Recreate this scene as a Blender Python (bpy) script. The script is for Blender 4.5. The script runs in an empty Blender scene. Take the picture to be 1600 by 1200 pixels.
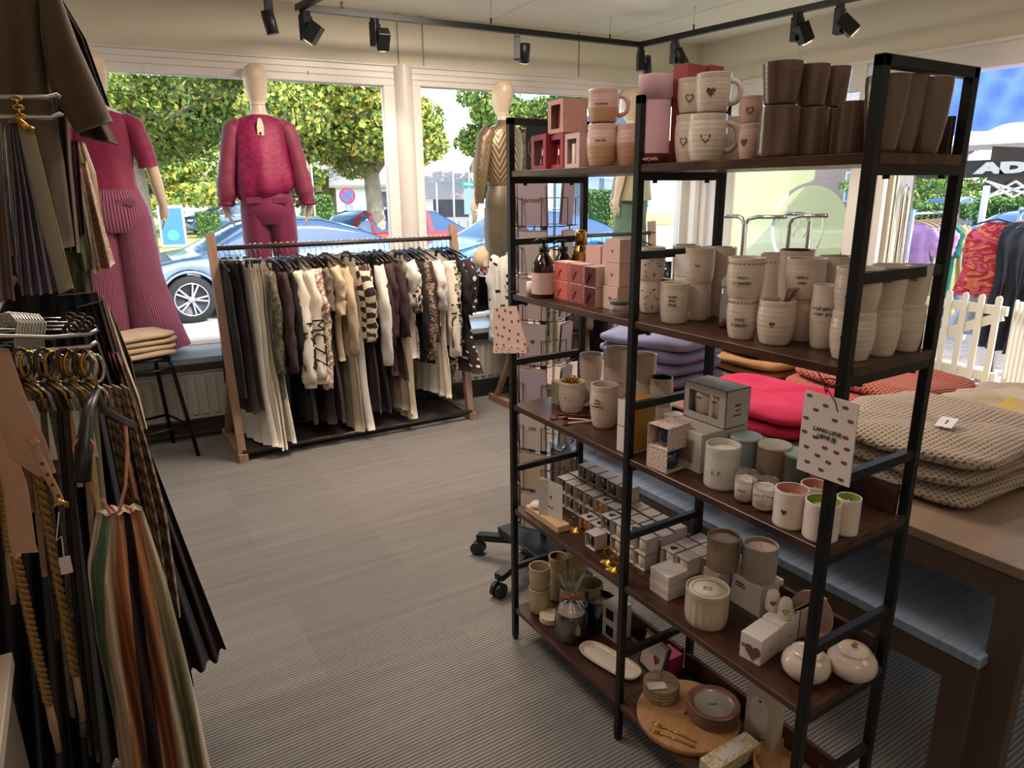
import bpy, bmesh, math, random
import numpy as np
from math import sin, cos, pi, radians as rad
from mathutils import Vector, Matrix
random.seed(7)
SC = bpy.context.scene
COL = SC.collection

# ------------------------------------------------------------------ camera
F, PITCH, ROLL, YAW, HC = 1087.3, rad(15.623), rad(-0.596), rad(31.587), 1.55
CAMP = Vector((0, 0, HC))
FWD = Vector((sin(YAW)*cos(PITCH), cos(YAW)*cos(PITCH), -sin(PITCH)))
RT0 = Vector((cos(YAW), -sin(YAW), 0)); UP0 = RT0.cross(FWD)
RT = RT0*cos(ROLL)+UP0*sin(ROLL); UPV = UP0*cos(ROLL)-RT0*sin(ROLL)
cd = bpy.data.cameras.new('camera'); cam = bpy.data.objects.new('camera', cd); COL.objects.link(cam)
cam.matrix_world = Matrix(((RT.x, UPV.x, -FWD.x, 0), (RT.y, UPV.y, -FWD.y, 0), (RT.z, UPV.z, -FWD.z, HC), (0, 0, 0, 1)))
cd.sensor_width = 36; cd.lens = F/1600*36; cd.clip_start = .05; cd.clip_end = 400
SC.camera = cam

# ------------------------------------------------------------------ world, sun, exposure
W = bpy.data.worlds.new('world'); SC.world = W; W.use_nodes = True
wn = W.node_tree.nodes; wl = W.node_tree.links
bg = wn['Background']
sky = wn.new('ShaderNodeTexSky'); sky.sky_type = 'NISHITA'; sky.sun_disc = False
sky.sun_elevation = rad(48); sky.sun_rotation = rad(160); sky.air_density = 1.3; sky.dust_density = 1.2; sky.ozone_density = 1.5
wl.new(sky.outputs[0], bg.inputs[0]); bg.inputs[1].default_value = 0.48
sd = bpy.data.lights.new('sun', 'SUN'); sd.energy = 5.0; sd.angle = rad(.6); sd.color = (1, .95, .86)
sun = bpy.data.objects.new('sun', sd); COL.objects.link(sun)
SUNDIR = Vector((.42, -.62, .80)).normalized()        # towards the sun: behind the shop, to its right
sun.rotation_euler = SUNDIR.to_track_quat('Z', 'Y').to_euler()
def area(name, loc, size, energy, color, rot=(0, 0, 0), sy=None):
    l = bpy.data.lights.new(name, 'AREA'); l.energy = energy; l.color = color; l.size = size
    if sy: l.shape = 'RECTANGLE'; l.size_y = sy
    o = bpy.data.objects.new(name, l); o.location = loc; o.rotation_euler = rot; COL.objects.link(o); return o
# unseen area lights added below the ceiling to brighten floor and walls
area('ceiling_fill_light', (1.0, .6, 2.70), 1.2, 5, (1, .86, .70), sy=1.2)
area('ceiling_fill_light', (2.6, -1.6, 2.70), 1.6, 8, (1, .88, .74), sy=1.6)
area('ceiling_fill_light', (.2, 2.4, 2.70), .8, 13, (1, .88, .76), sy=.8)
area('ceiling_fill_light', (-.4, -2.2, 2.70), 1.6, 8, (1, .88, .74), sy=1.6)
area('ceiling_fill_light', (1.9, 3.4, 2.70), .8, 60, (1, .84, .68), sy=.8)
SC.view_settings.view_transform = 'Standard'; SC.view_settings.look = 'None'
SC.view_settings.exposure = 0.45; SC.view_settings.gamma = 1; SC.view_settings.use_curve_mapping = False

def ray(px, py): return FWD + RT*((px-800)/F) - UPV*((py-600)/F)
def onz(px, py, z): d = ray(px, py); return CAMP+d*((z-HC)/d.z)
def ony(px, py, y): d = ray(px, py); return CAMP+d*(y/d.y)
def onx(px, py, x): d = ray(px, py); return CAMP+d*(x/d.x)
def zat(P, px, py):
    d = ray(px, py); return HC+d.z*math.hypot(P.x, P.y)/math.hypot(d.x, d.y)
def depth(P): return (Vector(P)-CAMP).dot(FWD)

# ------------------------------------------------------------------ materials
def lin(c): c /= 255.; return c/12.92 if c <= .04045 else ((c+.055)/1.055)**2.4
def rgb(h):
    if isinstance(h, str): return (lin(int(h[0:2], 16)), lin(int(h[2:4], 16)), lin(int(h[4:6], 16)), 1)
    return (*h, 1)
MATS = {}
def newmat(name):
    m = bpy.data.materials.new(name); m.use_nodes = True
    nt = m.node_tree; b = nt.nodes['Principled BSDF']; return m, nt, b
def N(nt, typ, **kw):
    n = nt.nodes.new(typ)
    for k, v in kw.items():
        if k in n.inputs.keys(): n.inputs[k].default_value = v
        else: setattr(n, k, v)
    return n
def ramp(nt, src, stops, interp='LINEAR'):
    r = nt.nodes.new('ShaderNodeValToRGB'); r.color_ramp.interpolation = interp
    e = r.color_ramp.elements
    while len(e) < len(stops): e.new(.5)
    for i, (p, c) in enumerate(stops): e[i].position = p; e[i].color = rgb(c)
    nt.links.new(src, r.inputs[0]); return r.outputs[0]
def mat(col, rough=.6, metal=0, bump=0, bscale=60, var=.0, vscale=8, sheen=0, coat=0, alpha=1, trans=0, emit=0, ior=None, stretch=None):
    key = (str(col), rough, metal, bump, bscale, var, vscale, sheen, coat, alpha, trans, emit, stretch)
    if key in MATS: return MATS[key]
    m, nt, b = newmat('mat_%s' % (col if isinstance(col, str) else 'c'))
    c = rgb(col)
    b.inputs['Base Color'].default_value = c; b.inputs['Roughness'].default_value = rough; b.inputs['Metallic'].default_value = metal
    if sheen: b.inputs['Sheen Weight'].default_value = sheen
    if coat: b.inputs['Coat Weight'].default_value = coat; b.inputs['Coat Roughness'].default_value = .08
    if trans: b.inputs['Transmission Weight'].default_value = trans
    if alpha < 1: b.inputs['Alpha'].default_value = alpha
    if emit: b.inputs['Emission Color'].default_value = c; b.inputs['Emission Strength'].default_value = emit
    if var or bump:
        tc = N(nt, 'ShaderNodeTexCoord'); src = tc.outputs['Object']
        if stretch:
            mp = N(nt, 'ShaderNodeMapping'); mp.inputs['Scale'].default_value = stretch
            nt.links.new(src, mp.inputs[0]); src = mp.outputs[0]
    if var:
        n = N(nt, 'ShaderNodeTexNoise', Scale=vscale, Detail=4.0); nt.links.new(src, n.inputs['Vector'])
        d = tuple(max(0, x*(1-var)) for x in c[:3]); l = tuple(min(1, x*(1+var)) for x in c[:3])
        nt.links.new(ramp(nt, n.outputs['Fac'], [(.3, d), (.7, l)]), b.inputs['Base Color'])
    if bump:
        n2 = N(nt, 'ShaderNodeTexNoise', Scale=bscale, Detail=3.0); nt.links.new(src, n2.inputs['Vector'])
        bp = N(nt, 'ShaderNodeBump', Strength=bump, Distance=.004); nt.links.new(n2.outputs['Fac'], bp.inputs['Height']); nt.links.new(bp.outputs[0], b.inputs['Normal'])
    MATS[key] = m; return m
def fabric(col, var=.12, rough=.85): return mat(col, rough, 0, .35, 260, var, 14, .0)
def uvmat(name, kind, cols, a=1, b_=1, rough=.85, bump=0, metal=0):
    """patterns drawn over an object's UV (u across, v down) or object space"""
    m, nt, b = newmat(name); b.inputs['Roughness'].default_value = rough; b.inputs['Metallic'].default_value = metal
    L = nt.links
    tc = N(nt, 'ShaderNodeTexCoord'); sep = N(nt, 'ShaderNodeSeparateXYZ')
    uv = tc.outputs['UV']; L.new(uv, sep.inputs[0])
    def ma(op, x, y=None, z=None):
        n = N(nt, 'ShaderNodeMath', operation=op)
        for i, v in enumerate((x, y, z)):
            if v is None: continue
            if isinstance(v, (int, float)): n.inputs[i].default_value = v
            else: L.new(v, n.inputs[i])
        return n.outputs[0]
    U, V = sep.outputs[0], sep.outputs[1]
    h = None
    if kind == 'stripes':      # cols = ramp stops over u
        nz = N(nt, 'ShaderNodeTexNoise', Scale=3.0); L.new(uv, nz.inputs['Vector'])
        x = ma('ADD', ma('ADD', U, ma('MULTIPLY', V, a)), ma('MULTIPLY', nz.outputs['Fac'], .04)); x = ma('FRACT', ma('MULTIPLY', x, b_))
        out = ramp(nt, x, cols, 'CONSTANT')
        h = N(nt, 'ShaderNodeTexNoise', Scale=40.0).outputs['Fac']
    elif kind == 'ribs':
        x = ma('SINE', ma('MULTIPLY', U, a*2*pi)); out = ramp(nt, ma('MULTIPLY_ADD', x, .5, .5), [(.25, cols[0]), (.75, cols[1])]); h = x
    elif kind == 'chevron':
        z = ma('ABSOLUTE', ma('SUBTRACT', ma('FRACT', ma('MULTIPLY', U, 4.0)), .5))
        x = ma('FRACT', ma('ADD', ma('MULTIPLY', V, a), ma('MULTIPLY', z, b_)))
        out = ramp(nt, x, [(0, cols[0]), (.5, cols[1])], 'CONSTANT')
    elif kind == 'checker':
        ck = N(nt, 'ShaderNodeTexChecker', Scale=1.0); mp = N(nt, 'ShaderNodeMapping'); mp.inputs['Scale'].default_value = (a, b_, 1)
        L.new(uv, mp.inputs[0]); L.new(mp.outputs[0], ck.inputs['Vector']); ck.inputs['Color1'].default_value = rgb(cols[0]); ck.inputs['Color2'].default_value = rgb(cols[1]); out = ck.outputs[0]
    elif kind == 'spots':      # scattered round dots
        mp = N(nt, 'ShaderNodeMapping'); mp.inputs['Scale'].default_value = (a, b_, 1); L.new(uv, mp.inputs[0])
        v = N(nt, 'ShaderNodeTexVoronoi', voronoi_dimensions='2D'); v.inputs['Scale'].default_value = 1.0; v.inputs['Randomness'].default_value = .6; L.new(mp.outputs[0], v.inputs['Vector'])
        out = ramp(nt, v.outputs['Distance'], [(0, cols[1]), (.17, cols[0])], 'CONSTANT')
    elif kind == 'animal':
        mp = N(nt, 'ShaderNodeMapping'); mp.inputs['Scale'].default_value = (a, b_, 1); L.new(uv, mp.inputs[0])
        v = N(nt, 'ShaderNodeTexNoise', Scale=1.0, Detail=1.5, Distortion=2.2); L.new(mp.outputs[0], v.inputs['Vector'])
        st = [(0, cols[0]), (.44, cols[1]), (.56, cols[2] if len(cols) > 2 else cols[0])]
        out = ramp(nt, v.outputs['Fac'], st, 'CONSTANT')
    elif kind == 'plaid':
        x = ma('SINE', ma('MULTIPLY', U, a*6.28)); y = ma('SINE', ma('MULTIPLY', V, b_*6.28)); s = ma('ADD', x, y)
        s2 = ma('ADD', ma('SINE', ma('MULTIPLY', U, a*14.)), ma('SINE', ma('MULTIPLY', V, b_*14.)))
        t = ma('MULTIPLY_ADD', ma('ADD', s, ma('MULTIPLY', s2, .5)), .17, .5); out = ramp(nt, t, [(.1, cols[0]), (.5, cols[1]), (.9, cols[2])])
    elif kind == 'knit':
        mp = N(nt, 'ShaderNodeMapping'); mp.inputs['Scale'].default_value = (a, b_, 1); L.new(uv, mp.inputs[0])
        s3 = N(nt, 'ShaderNodeSeparateXYZ'); L.new(mp.outputs[0], s3.inputs[0])
        row = ma('FLOOR', s3.outputs[1]); off = ma('MULTIPLY', row, .5)
        fx = ma('SUBTRACT', ma('FRACT', ma('ADD', s3.outputs[0], off)), .5); fy = ma('SUBTRACT', ma('FRACT', s3.outputs[1]), .5)
        r = ma('SQRT', ma('ADD', ma('MULTIPLY', fx, fx), ma('MULTIPLY', fy, fy)))
        out = ramp(nt, r, [(.12, cols[1]), (.36, cols[0])]); h = r
    L.new(out, b.inputs['Base Color'])
    if bump and h is not None:
        bp = N(nt, 'ShaderNodeBump', Strength=bump, Distance=.01); L.new(h, bp.inputs['Height']); L.new(bp.outputs[0], b.inputs['Normal'])
    return m
def glassmat(name='window_glass_mat', tint=(1, 1, 1), gloss=.012, rough=.0):
    m = bpy.data.materials.new(name); m.use_nodes = True; nt = m.node_tree; nt.nodes.clear()
    o = N(nt, 'ShaderNodeOutputMaterial'); t = N(nt, 'ShaderNodeBsdfTransparent'); g = N(nt, 'ShaderNodeBsdfGlossy', Roughness=rough)
    t.inputs[0].default_value = (*tint, 1); lw = N(nt, 'ShaderNodeLayerWeight', Blend=.25); mx = N(nt, 'ShaderNodeMixShader')
    mu = N(nt, 'ShaderNodeMath', operation='MULTIPLY_ADD'); mu.inputs[1].default_value = .35 if gloss > .05 else .06; mu.inputs[2].default_value = gloss
    nt.links.new(lw.outputs['Fresnel'], mu.inputs[0]); nt.links.new(mu.outputs[0], mx.inputs[0])
    nt.links.new(t.outputs[0], mx.inputs[1]); nt.links.new(g.outputs[0], mx.inputs[2]); nt.links.new(mx.outputs[0], o.inputs[0]); return m

# ------------------------------------------------------------------ mesh builder
class MB:
    def __init__(s): s.v = []; s.f = []; s.uv = []; s.sm = []; s.mi = []; s.cur = 0
    def face(s, idx, uv=None, smooth=False): s.f.append(tuple(idx)); s.uv.append(uv or [(0, 0)]*len(idx)); s.sm.append(smooth); s.mi.append(s.cur)
    def box(s, x0, x1, y0, y1, z0, z1, T=None):
        b = len(s.v); P = [Vector((x, y, z)) for z in (z0, z1) for y in (y0, y1) for x in (x0, x1)]
        s.v += [tuple(T @ p) if T else tuple(p) for p in P]
        for q in ((0, 2, 3, 1), (4, 5, 7, 6), (0, 1, 5, 4), (2, 6, 7, 3), (0, 4, 6, 2), (1, 3, 7, 5)): s.face([b+i for i in q], [(0, 0), (1, 0), (1, 1), (0, 1)])
        return s
    def rbox(s, x0, x1, y0, y1, z0, z1, r=.003, T=None):   # chamfered box
        b = len(s.v); cx, cy, cz = (x0+x1)/2, (y0+y1)/2, (z0+z1)/2; hx, hy, hz = (x1-x0)/2, (y1-y0)/2, (z1-z0)/2
        r = min(r, hx*.9, hy*.9, hz*.9); idx = {}
        for sx in (-1, 1):
            for sy in (-1, 1):
                for sz in (-1, 1):
                    for ax in range(3):
                        p = [sx*(hx-r), sy*(hy-r), sz*(hz-r)]; p[ax] += (sx, sy, sz)[ax]*r
                        q = Vector((cx+p[0], cy+p[1], cz+p[2])); idx[(sx, sy, sz, ax)] = len(s.v); s.v.append(tuple(T @ q if T else q))
        def quad(l):
            P = [Vector(s.v[i]) for i in l]; n = (P[1]-P[0]).cross(P[2]-P[0]); c = sum(P, Vector())/len(P)
            C = Vector((cx, cy, cz)); C = T @ C if T else C
            if n.dot(c-C) < 0: l = l[::-1]
            s.face(l, [(0, 0), (1, 0), (1, 1), (0, 1)][:len(l)])
        for a in range(3):
            for sg in (-1, 1):
                o = [i for i in range(3) if i != a]; l = []
                for (u, v) in ((-1, -1), (1, -1), (1, 1), (-1, 1)):
                    k = [0, 0, 0]; k[a] = sg; k[o[0]] = u; k[o[1]] = v; l.append(idx[(*k, a)])
                quad(l)
        for a in range(3):
            o = [i for i in range(3) if i != a]
            for u in (-1, 1):
                for v in (-1, 1):
                    k = [0, 0, 0]; k[o[0]] = u; k[o[1]] = v; k1 = list(k); k2 = list(k); k1[a] = -1; k2[a] = 1
                    quad([idx[(*k1, o[0])], idx[(*k1, o[1])], idx[(*k2, o[1])], idx[(*k2, o[0])]])
        for sx in (-1, 1):
            for sy in (-1, 1):
                for sz in (-1, 1): quad([idx[(sx, sy, sz, a)] for a in range(3)])
        return s
    def grid(s, pts, smooth=True, closeu=False, uvs=(1, 1)):
        """pts[i][j] rows of points"""
        b = len(s.v); n = len(pts); m = len(pts[0])
        for r in pts: s.v += [tuple(p) for p in r]
        mm = m if closeu else m-1
        for i in range(n-1):
            for j in range(mm):
                j2 = (j+1) % m
                s.face([b+i*m+j, b+i*m+j2, b+(i+1)*m+j2, b+(i+1)*m+j], [(j/mm*uvs[0], i/(n-1)*uvs[1]), ((j+1)/mm*uvs[0], i/(n-1)*uvs[1]), ((j+1)/mm*uvs[0], (i+1)/(n-1)*uvs[1]), (j/mm*uvs[0], (i+1)/(n-1)*uvs[1])], smooth)
        return b
    def gridm(s, *a, **k): s.grid(*a, **k); return s
    def cap(s, b, m, flip=False):
        l = list(range(b, b+m)); s.face(l[::-1] if flip else l, [(.5+.5*cos(2*pi*i/m), .5+.5*sin(2*pi*i/m)) for i in range(m)])
    def lathe(s, prof, n=28, c=(0, 0, 0), mod=None, T=None, capb=True, capt=False, sharp=()):
        rows = []
        for k, (r, z) in enumerate(prof):
            row = []
            for j in range(n):
                a = 2*pi*j/n; rr = r*(mod(a, z, k) if mod else 1); p = Vector((c[0]+rr*cos(a), c[1]+rr*sin(a), c[2]+z)); row.append(T @ p if T else p)
            rows.append(row)
        b = s.grid(rows, True, True)
        if capb and prof[0][0] > 1e-5: s.cap(b, n, True)
        if capt and prof[-1][0] > 1e-5: s.cap(b+(len(prof)-1)*n, n)
        return s
    def tube(s, pts, r, n=8, closed=False, flat=1.0, caps=True, ref=None):
        pts = [Vector(p) for p in pts]; m = len(pts); R_ = r if isinstance(r, (list, tuple)) else [r]*m
        rows = []; pn = None
        for i, p in enumerate(pts):
            t = (pts[(i+1) % m]-pts[i-1]) if closed else (pts[min(i+1, m-1)]-pts[max(i-1, 0)])
            t.normalize()
            if pn is None: pn = t.orthogonal().normalized() if ref is None else (Vector(ref)-t*t.dot(Vector(ref))).normalized()
            else:
                pn = pn-t*pn.dot(t)
                pn = pn.normalized() if pn.length > 1e-6 else t.orthogonal().normalized()
            bn = t.cross(pn)
            rows.append([p+pn*R_[i]*cos(2*pi*j/n)+bn*R_[i]*flat*sin(2*pi*j/n) for j in range(n)])
        if closed: rows.append(rows[0])
        b = s.grid(rows, True, True)
        if caps and not closed: s.cap(b, n, True); s.cap(b+(m-1)*n, n)
        return s
    def cyl(s, p0, p1, r, n=16, r2=None): return s.tube([p0, p1], [r, r if r2 is None else r2], n)
    def prism(s, poly, d, T=None):
        """polygon in xz plane (x,z) extruded in y from 0..d"""
        b = len(s.v); m = len(poly)
        for y in (0, d):
            for (x, z) in poly: p = Vector((x, y, z)); s.v.append(tuple(T @ p if T else p))
        xs = [p[0] for p in poly]; zs = [p[1] for p in poly]; wx = max(xs)-min(xs) or 1; wz = max(zs)-min(zs) or 1
        uv = [((x-min(xs))/wx, (z-min(zs))/wz) for x, z in poly]
        s.face([b+i for i in range(m)], uv); s.face([b+m+i for i in range(m)][::-1], uv[::-1])
        for i in range(m): j = (i+1) % m; s.face([b+j, b+i, b+m+i, b+m+j], [(0, 0), (1, 0), (1, 1), (0, 1)])
        return s
    def sweep_rect(s, p0, p1, a, b):   # square bar between two points, width a (horizontal) and b
        p0 = Vector(p0); p1 = Vector(p1); t = (p1-p0).normalized(); up = Vector((0, 0, 1)) if abs(t.z) < .9 else Vector((0, 1, 0))
        n = t.cross(up).normalized(); u = n.cross(t)
        T = Matrix((n.to_4d(), t.to_4d(), u.to_4d(), (0, 0, 0, 1))).transposed(); T[3][:] = (0, 0, 0, 1); T.translation = p0
        T[3][0] = T[3][1] = T[3][2] = 0; T[3][3] = 1
        return s.box(-a/2, a/2, 0, (p1-p0).length, -b/2, b/2, T)
    def mesh(s, name):
        me = bpy.data.meshes.new(name); me.from_pydata(s.v, [], s.f)
        uvl = me.uv_layers.new(name='UVMap'); flat = [c for f in s.uv for q in f for c in q]; uvl.data.foreach_set('uv', flat)
        me.polygons.foreach_set('use_smooth', s.sm)
        if any(s.mi): me.polygons.foreach_set('material_index', s.mi)
        me.update(); return me
    def build(s, name, m, parent=None, label=None, cat=None, group=None, loc=None, rz=0, kind=None, world=False):
        me = s.mesh(name)
        for mm in (m if isinstance(m, (list, tuple)) else [m]): me.materials.append(mm)
        if world and parent is not None: me.transform(parent.matrix_basis.inverted())
        o = bpy.data.objects.new(name, me); COL.objects.link(o)
        if parent is not None: o.parent = parent
        if loc is not None: o.location = loc
        o.rotation_euler[2] = rz
        tag(o, label, cat, group, kind); return o
def tag(o, label=None, cat=None, group=None, kind=None):
    if label: o['label'] = label
    if cat: o['category'] = cat
    if group: o['group'] = group
    if kind: o['kind'] = kind
    return o
def thing(name, label, cat, loc=(0, 0, 0), rz=0, group=None, rot=None):
    o = bpy.data.objects.new(name, None); COL.objects.link(o); o.location = loc; o.rotation_euler = rot or (0, 0, rz); o.empty_display_size = .05
    o.matrix_basis = Matrix.LocRotScale(Vector(loc), o.rotation_euler, None)
    return tag(o, label, cat, group)
def struct(name, mb, m, parent=None): return mb.build(name, m, parent, kind=None if parent else 'structure')
def rot(p, a): return Vector((p[0]*cos(a)-p[1]*sin(a), p[0]*sin(a)+p[1]*cos(a), p[2] if len(p) > 2 else 0))
FONT = None
def textmesh(txt, size, spacing=1.0, shear=0, ext=.0005, bold=0):
    c = bpy.data.curves.new('t', 'FONT'); c.body = txt; c.size = size; c.align_x = 'CENTER'; c.align_y = 'CENTER'; c.extrude = ext; c.space_character = spacing; c.shear = shear
    c.resolution_u = 3; c.space_line = 1.05; c.offset = bold
    o = bpy.data.objects.new('t', c); COL.objects.link(o)
    me = bpy.data.meshes.new_from_object(o); bpy.data.objects.remove(o); bpy.data.curves.remove(c); return me
def text(txt, size, m, parent, loc, rx=pi/2, rz=0, bend=0, name='lettering', shear=0, spacing=1.0, flat=True, mirror=False, ry=0, bold=0):
    """text standing in the local xz plane, read from -y; bend wraps it round a cylinder of that radius"""
    me = textmesh(txt, size, spacing, shear, bold=bold)
    if mirror: me.transform(Matrix.Diagonal((-1, 1, 1, 1)))
    if bend:
        for v in me.vertices: a = v.co.x/bend; rr = bend+v.co.z; v.co = Vector((rr*sin(a), v.co.y, rr*cos(a)-bend))
    me.materials.append(m); o = bpy.data.objects.new(name, me); COL.objects.link(o)
    if parent is not None: o.parent = parent
    o.matrix_basis = Matrix.Translation(Vector(loc)) @ Matrix.Rotation(rz, 4, 'Z') @ Matrix.Rotation(ry, 4, 'Y') @ Matrix.Rotation(rx, 4, 'X'); return o
def hearts(s=1, n=20):
    P = []
    for i in range(n):
        t = 2*pi*i/n; P.append((s*.0335*16*sin(t)**3*.9, s*.0335*(13*cos(t)-5*cos(2*t)-2*cos(3*t)-cos(4*t)))) 
    return P
def dup(root):
    r = root.copy(); COL.objects.link(r)
    for ch in list(root.children):
        c = ch.copy(); COL.objects.link(c); c.parent = r
        for g in ch.children: d = g.copy(); COL.objects.link(d); d.parent = c
    return r

BLACK = mat('17181a', .42, .3, var=.2, vscale=30)
WHITEP = mat('dcd6d0', .35)
CHROME = mat('c9c7c2', .16, 1); GOLD = mat('c69a45', .22, 1); STEEL = mat('8b8a88', .3, 1)
BLKPL = mat('121314', .35)
INK = mat('2c2522', .7); HEARTC = mat('6b3a30', .6)
def sweep(self, p0, p1, a, b):
    p0 = Vector(p0); p1 = Vector(p1); t = (p1-p0).normalized(); up = Vector((0, 0, 1)) if abs(t.z) < .9 else Vector((0, 1, 0))
    n = t.cross(up).normalized(); u = n.cross(t)
    T = Matrix.Translation(p0) @ Matrix((n, t, u)).transposed().to_4x4()
    return self.box(-a/2, a/2, 0, (p1-p0).length, -b/2, b/2, T)
MB.bar = sweep
# ================================================================== ROOM
CEIL = 2.735; XR = 4.84
TW = Matrix.Translation((.5, 4.84, 0)) @ Matrix.Rotation(rad(-5.2), 4, 'Z')     # front wall frame: x along, y outwards
def carpet():
    m, nt, b = newmat('carpet'); L = nt.links; b.inputs['Roughness'].default_value = .95
    tc = N(nt, 'ShaderNodeTexCoord'); sp = N(nt, 'ShaderNodeSeparateXYZ'); L.new(tc.outputs['Object'], sp.inputs[0])
    def ma(op, x, y=None, z=None):
        n = N(nt, 'ShaderNodeMath', operation=op)
        for i, v in enumerate((x, y, z)):
            if v is None: continue
            if isinstance(v, (int, float)): n.inputs[i].default_value = v
            else: L.new(v, n.inputs[i])
        return n.outputs[0]
    nz = N(nt, 'ShaderNodeTexNoise', Scale=25.0); L.new(tc.outputs['Object'], nz.inputs['Vector'])
    y = ma('ADD', sp.outputs[1], ma('MULTIPLY', nz.outputs['Fac'], .004)); rib = ma('SINE', ma('MULTIPLY', y, 2*pi/.0125))
    st = N(nt, 'ShaderNodeTexNoise', Scale=1.0, Detail=3.0); mp = N(nt, 'ShaderNodeMapping'); mp.inputs['Scale'].default_value = (1.2, 26, 1)
    L.new(tc.outputs['Object'], mp.inputs[0]); L.new(mp.outputs[0], st.inputs['Vector'])
    tl = N(nt, 'ShaderNodeTexWhiteNoise', noise_dimensions='2D'); cb = N(nt, 'ShaderNodeCombineXYZ')
    L.new(ma('FLOOR', ma('MULTIPLY', sp.outputs[0], 2.0)), cb.inputs[0]); L.new(ma('FLOOR', ma('MULTIPLY', sp.outputs[1], 2.0)), cb.inputs[1]); L.new(cb.outputs[0], tl.inputs['Vector'])
    fine = N(nt, 'ShaderNodeTexNoise', Scale=420.0); L.new(tc.outputs['Object'], fine.inputs['Vector'])
    f = ma('ADD', ma('MULTIPLY', rib, .16), ma('ADD', ma('MULTIPLY', st.outputs['Fac'], .22), ma('ADD', ma('MULTIPLY', tl.outputs['Value'], .07), ma('MULTIPLY', fine.outputs['Fac'], .45))))
    L.new(ramp(nt, f, [(.0, '3a3736'), (.34, '7b7571'), (.72, 'aba5a0')]), b.inputs['Base Color'])
    h = ma('ADD', rib, ma('MULTIPLY', fine.outputs['Fac'], 1.2)); bp = N(nt, 'ShaderNodeBump', Strength=.6, Distance=.004); L.new(h, bp.inputs['Height']); L.new(bp.outputs[0], b.inputs['Normal'])
    return m
WALLM = mat('e2dbc8', .8, bump=.25, bscale=45, var=.03, vscale=1.5); CEILM = mat('efecde', .85, bump=.15, bscale=30); PVC = mat('e9e3de', .35)
WALLL = mat('b9b0a2', .8, bump=.2, bscale=45)
struct('floor', MB().box(-1.2, XR+.1, -3.6, 5.2, -.1, 0), carpet())
struct('ceiling', MB().box(-1.2, XR+.3, -3.6, 5.4, CEIL, CEIL+.12), CEILM)
struct('wall_left', MB().box(-1.2, -1.05, -3.6, 5.4, 0, CEIL), WALLM)
struct('wall_back', MB().box(-1.2, XR+.2, -3.75, -3.6, 0, CEIL), WALLM)
wf = MB().box(-1.75, 4.36, .26, .42, 2.39, CEIL, TW)
struct('wall_front', wf, WALLM)
struct('wall_front_base', MB().box(-1.75, 4.36, 0, .42, 0, .50, TW), mat('b4aca0', .7))
# joints between the panels of the front wall header
j = MB()
for x in (1.615, 1.80, 3.1): j.box(x, x+.006, .252, .262, 2.39, CEIL, TW)
struct('trim_1', j, mat('a89f88', .8))
struct('wall_right', MB().box(XR, XR+.2, 2.99, 4.95, 2.375, CEIL).box(XR, XR+.2, -3.6, 2.99, 2.375, CEIL).box(XR, XR+.2, -3.6, .9, 0, 2.375).box(XR, XR+.2, 2.95, 4.95, 0, .35), WALLM)
SILLM = mat('8f9aa6', .22, var=.1, vscale=5)
struct('windowsill', MB().rbox(-1.75, 4.36, -.17, .30, .512, .552, .004, TW), SILLM)
st_ = MB()
for x in (-.35, .55, 1.4, 2.3, 3.2): st_.box(x, x+.004, -.165, .25, .5515, .5526, TW)
struct('trim_2', st_, mat('5c646c', .4))
struct('baseboard_front', MB().box(-1.75, 4.36, -.012, 0, 0, .07, TW), mat('8d857c', .6))
GL = glassmat()
def window(name, lx0, lx1, z0, z1, sections):
    fr = MB()
    ly0, ly1 = .245, .33
    for (a, b, c, d) in sections: fr.rbox(a, b, ly0, ly1, c, d, .004, TW)
    root = fr.build(name, PVC, kind='structure')
    MB().box(lx0+.01, lx1-.01, .288, .294, z0, z1, TW).build('pane', GL, root)
    # glazing bead
    bd = MB()
    for (a, b, c, d) in ((lx0, lx1, z1-.012, z1), (lx0, lx1, z0, z0+.012), (lx0, lx0+.012, z0, z1), (lx1-.012, lx1, z0, z1)): bd.box(a, b, .275, .30, c, d, TW)
    bd.build('glazing_bead', mat('e9e6e2', .3), root)
    return root
window('window_1', -1.70, 1.50, .575, 2.268, [(-1.75, 1.575, 2.262, 2.395), (1.495, 1.575, .552, 2.262), (-1.75, 1.495, .552, .585)])
window('window_2', 1.765, 4.20, .575, 2.276, [(1.705, 4.36, 2.27, 2.395), (1.705, 1.77, .552, 2.27), (4.19, 4.36, .552, 2.27), (1.77, 4.19, .552, .585)])
tr = MB()
for z in (2.31, 2.35): tr.box(-1.75, 4.33, .236, .246, z, z+.004, TW)
tr.rbox(-1.75, 4.33, .232, .262, 2.388, 2.402, .003, TW)
struct('trim_3', tr, mat('e2dbd4', .4))
# screw hooks left in the top frame
for lx, z in ((.0, 2.30), (.98, 2.32)):
    MB().tube([TW @ Vector((lx, .245, z)), TW @ Vector((lx, .222, z)), TW @ Vector((lx, .214, z-.01)), TW @ Vector((lx, .222, z-.02)), TW @ Vector((lx, .23, z-.012))], .0022, 6).build('screw_hook', mat('d8d4cd', .3, .6), None, 'small white screw hook in the top window frame, %s' % ('near the jacket sleeve' if lx < .5 else 'right of the burgundy blouse mannequin'), 'hook')
# round column cover between the windows
col = MB(); pr = []
rows = []
for z in (.552, 2.395):
    rows.append([TW @ Vector((1.64+.072*cos(a), .285-.105*sin(a), z)) for a in np.linspace(pi, 0, 15)])
col.grid(rows)
root = struct('trim_4', col, mat('d8cfc8', .35))
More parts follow.
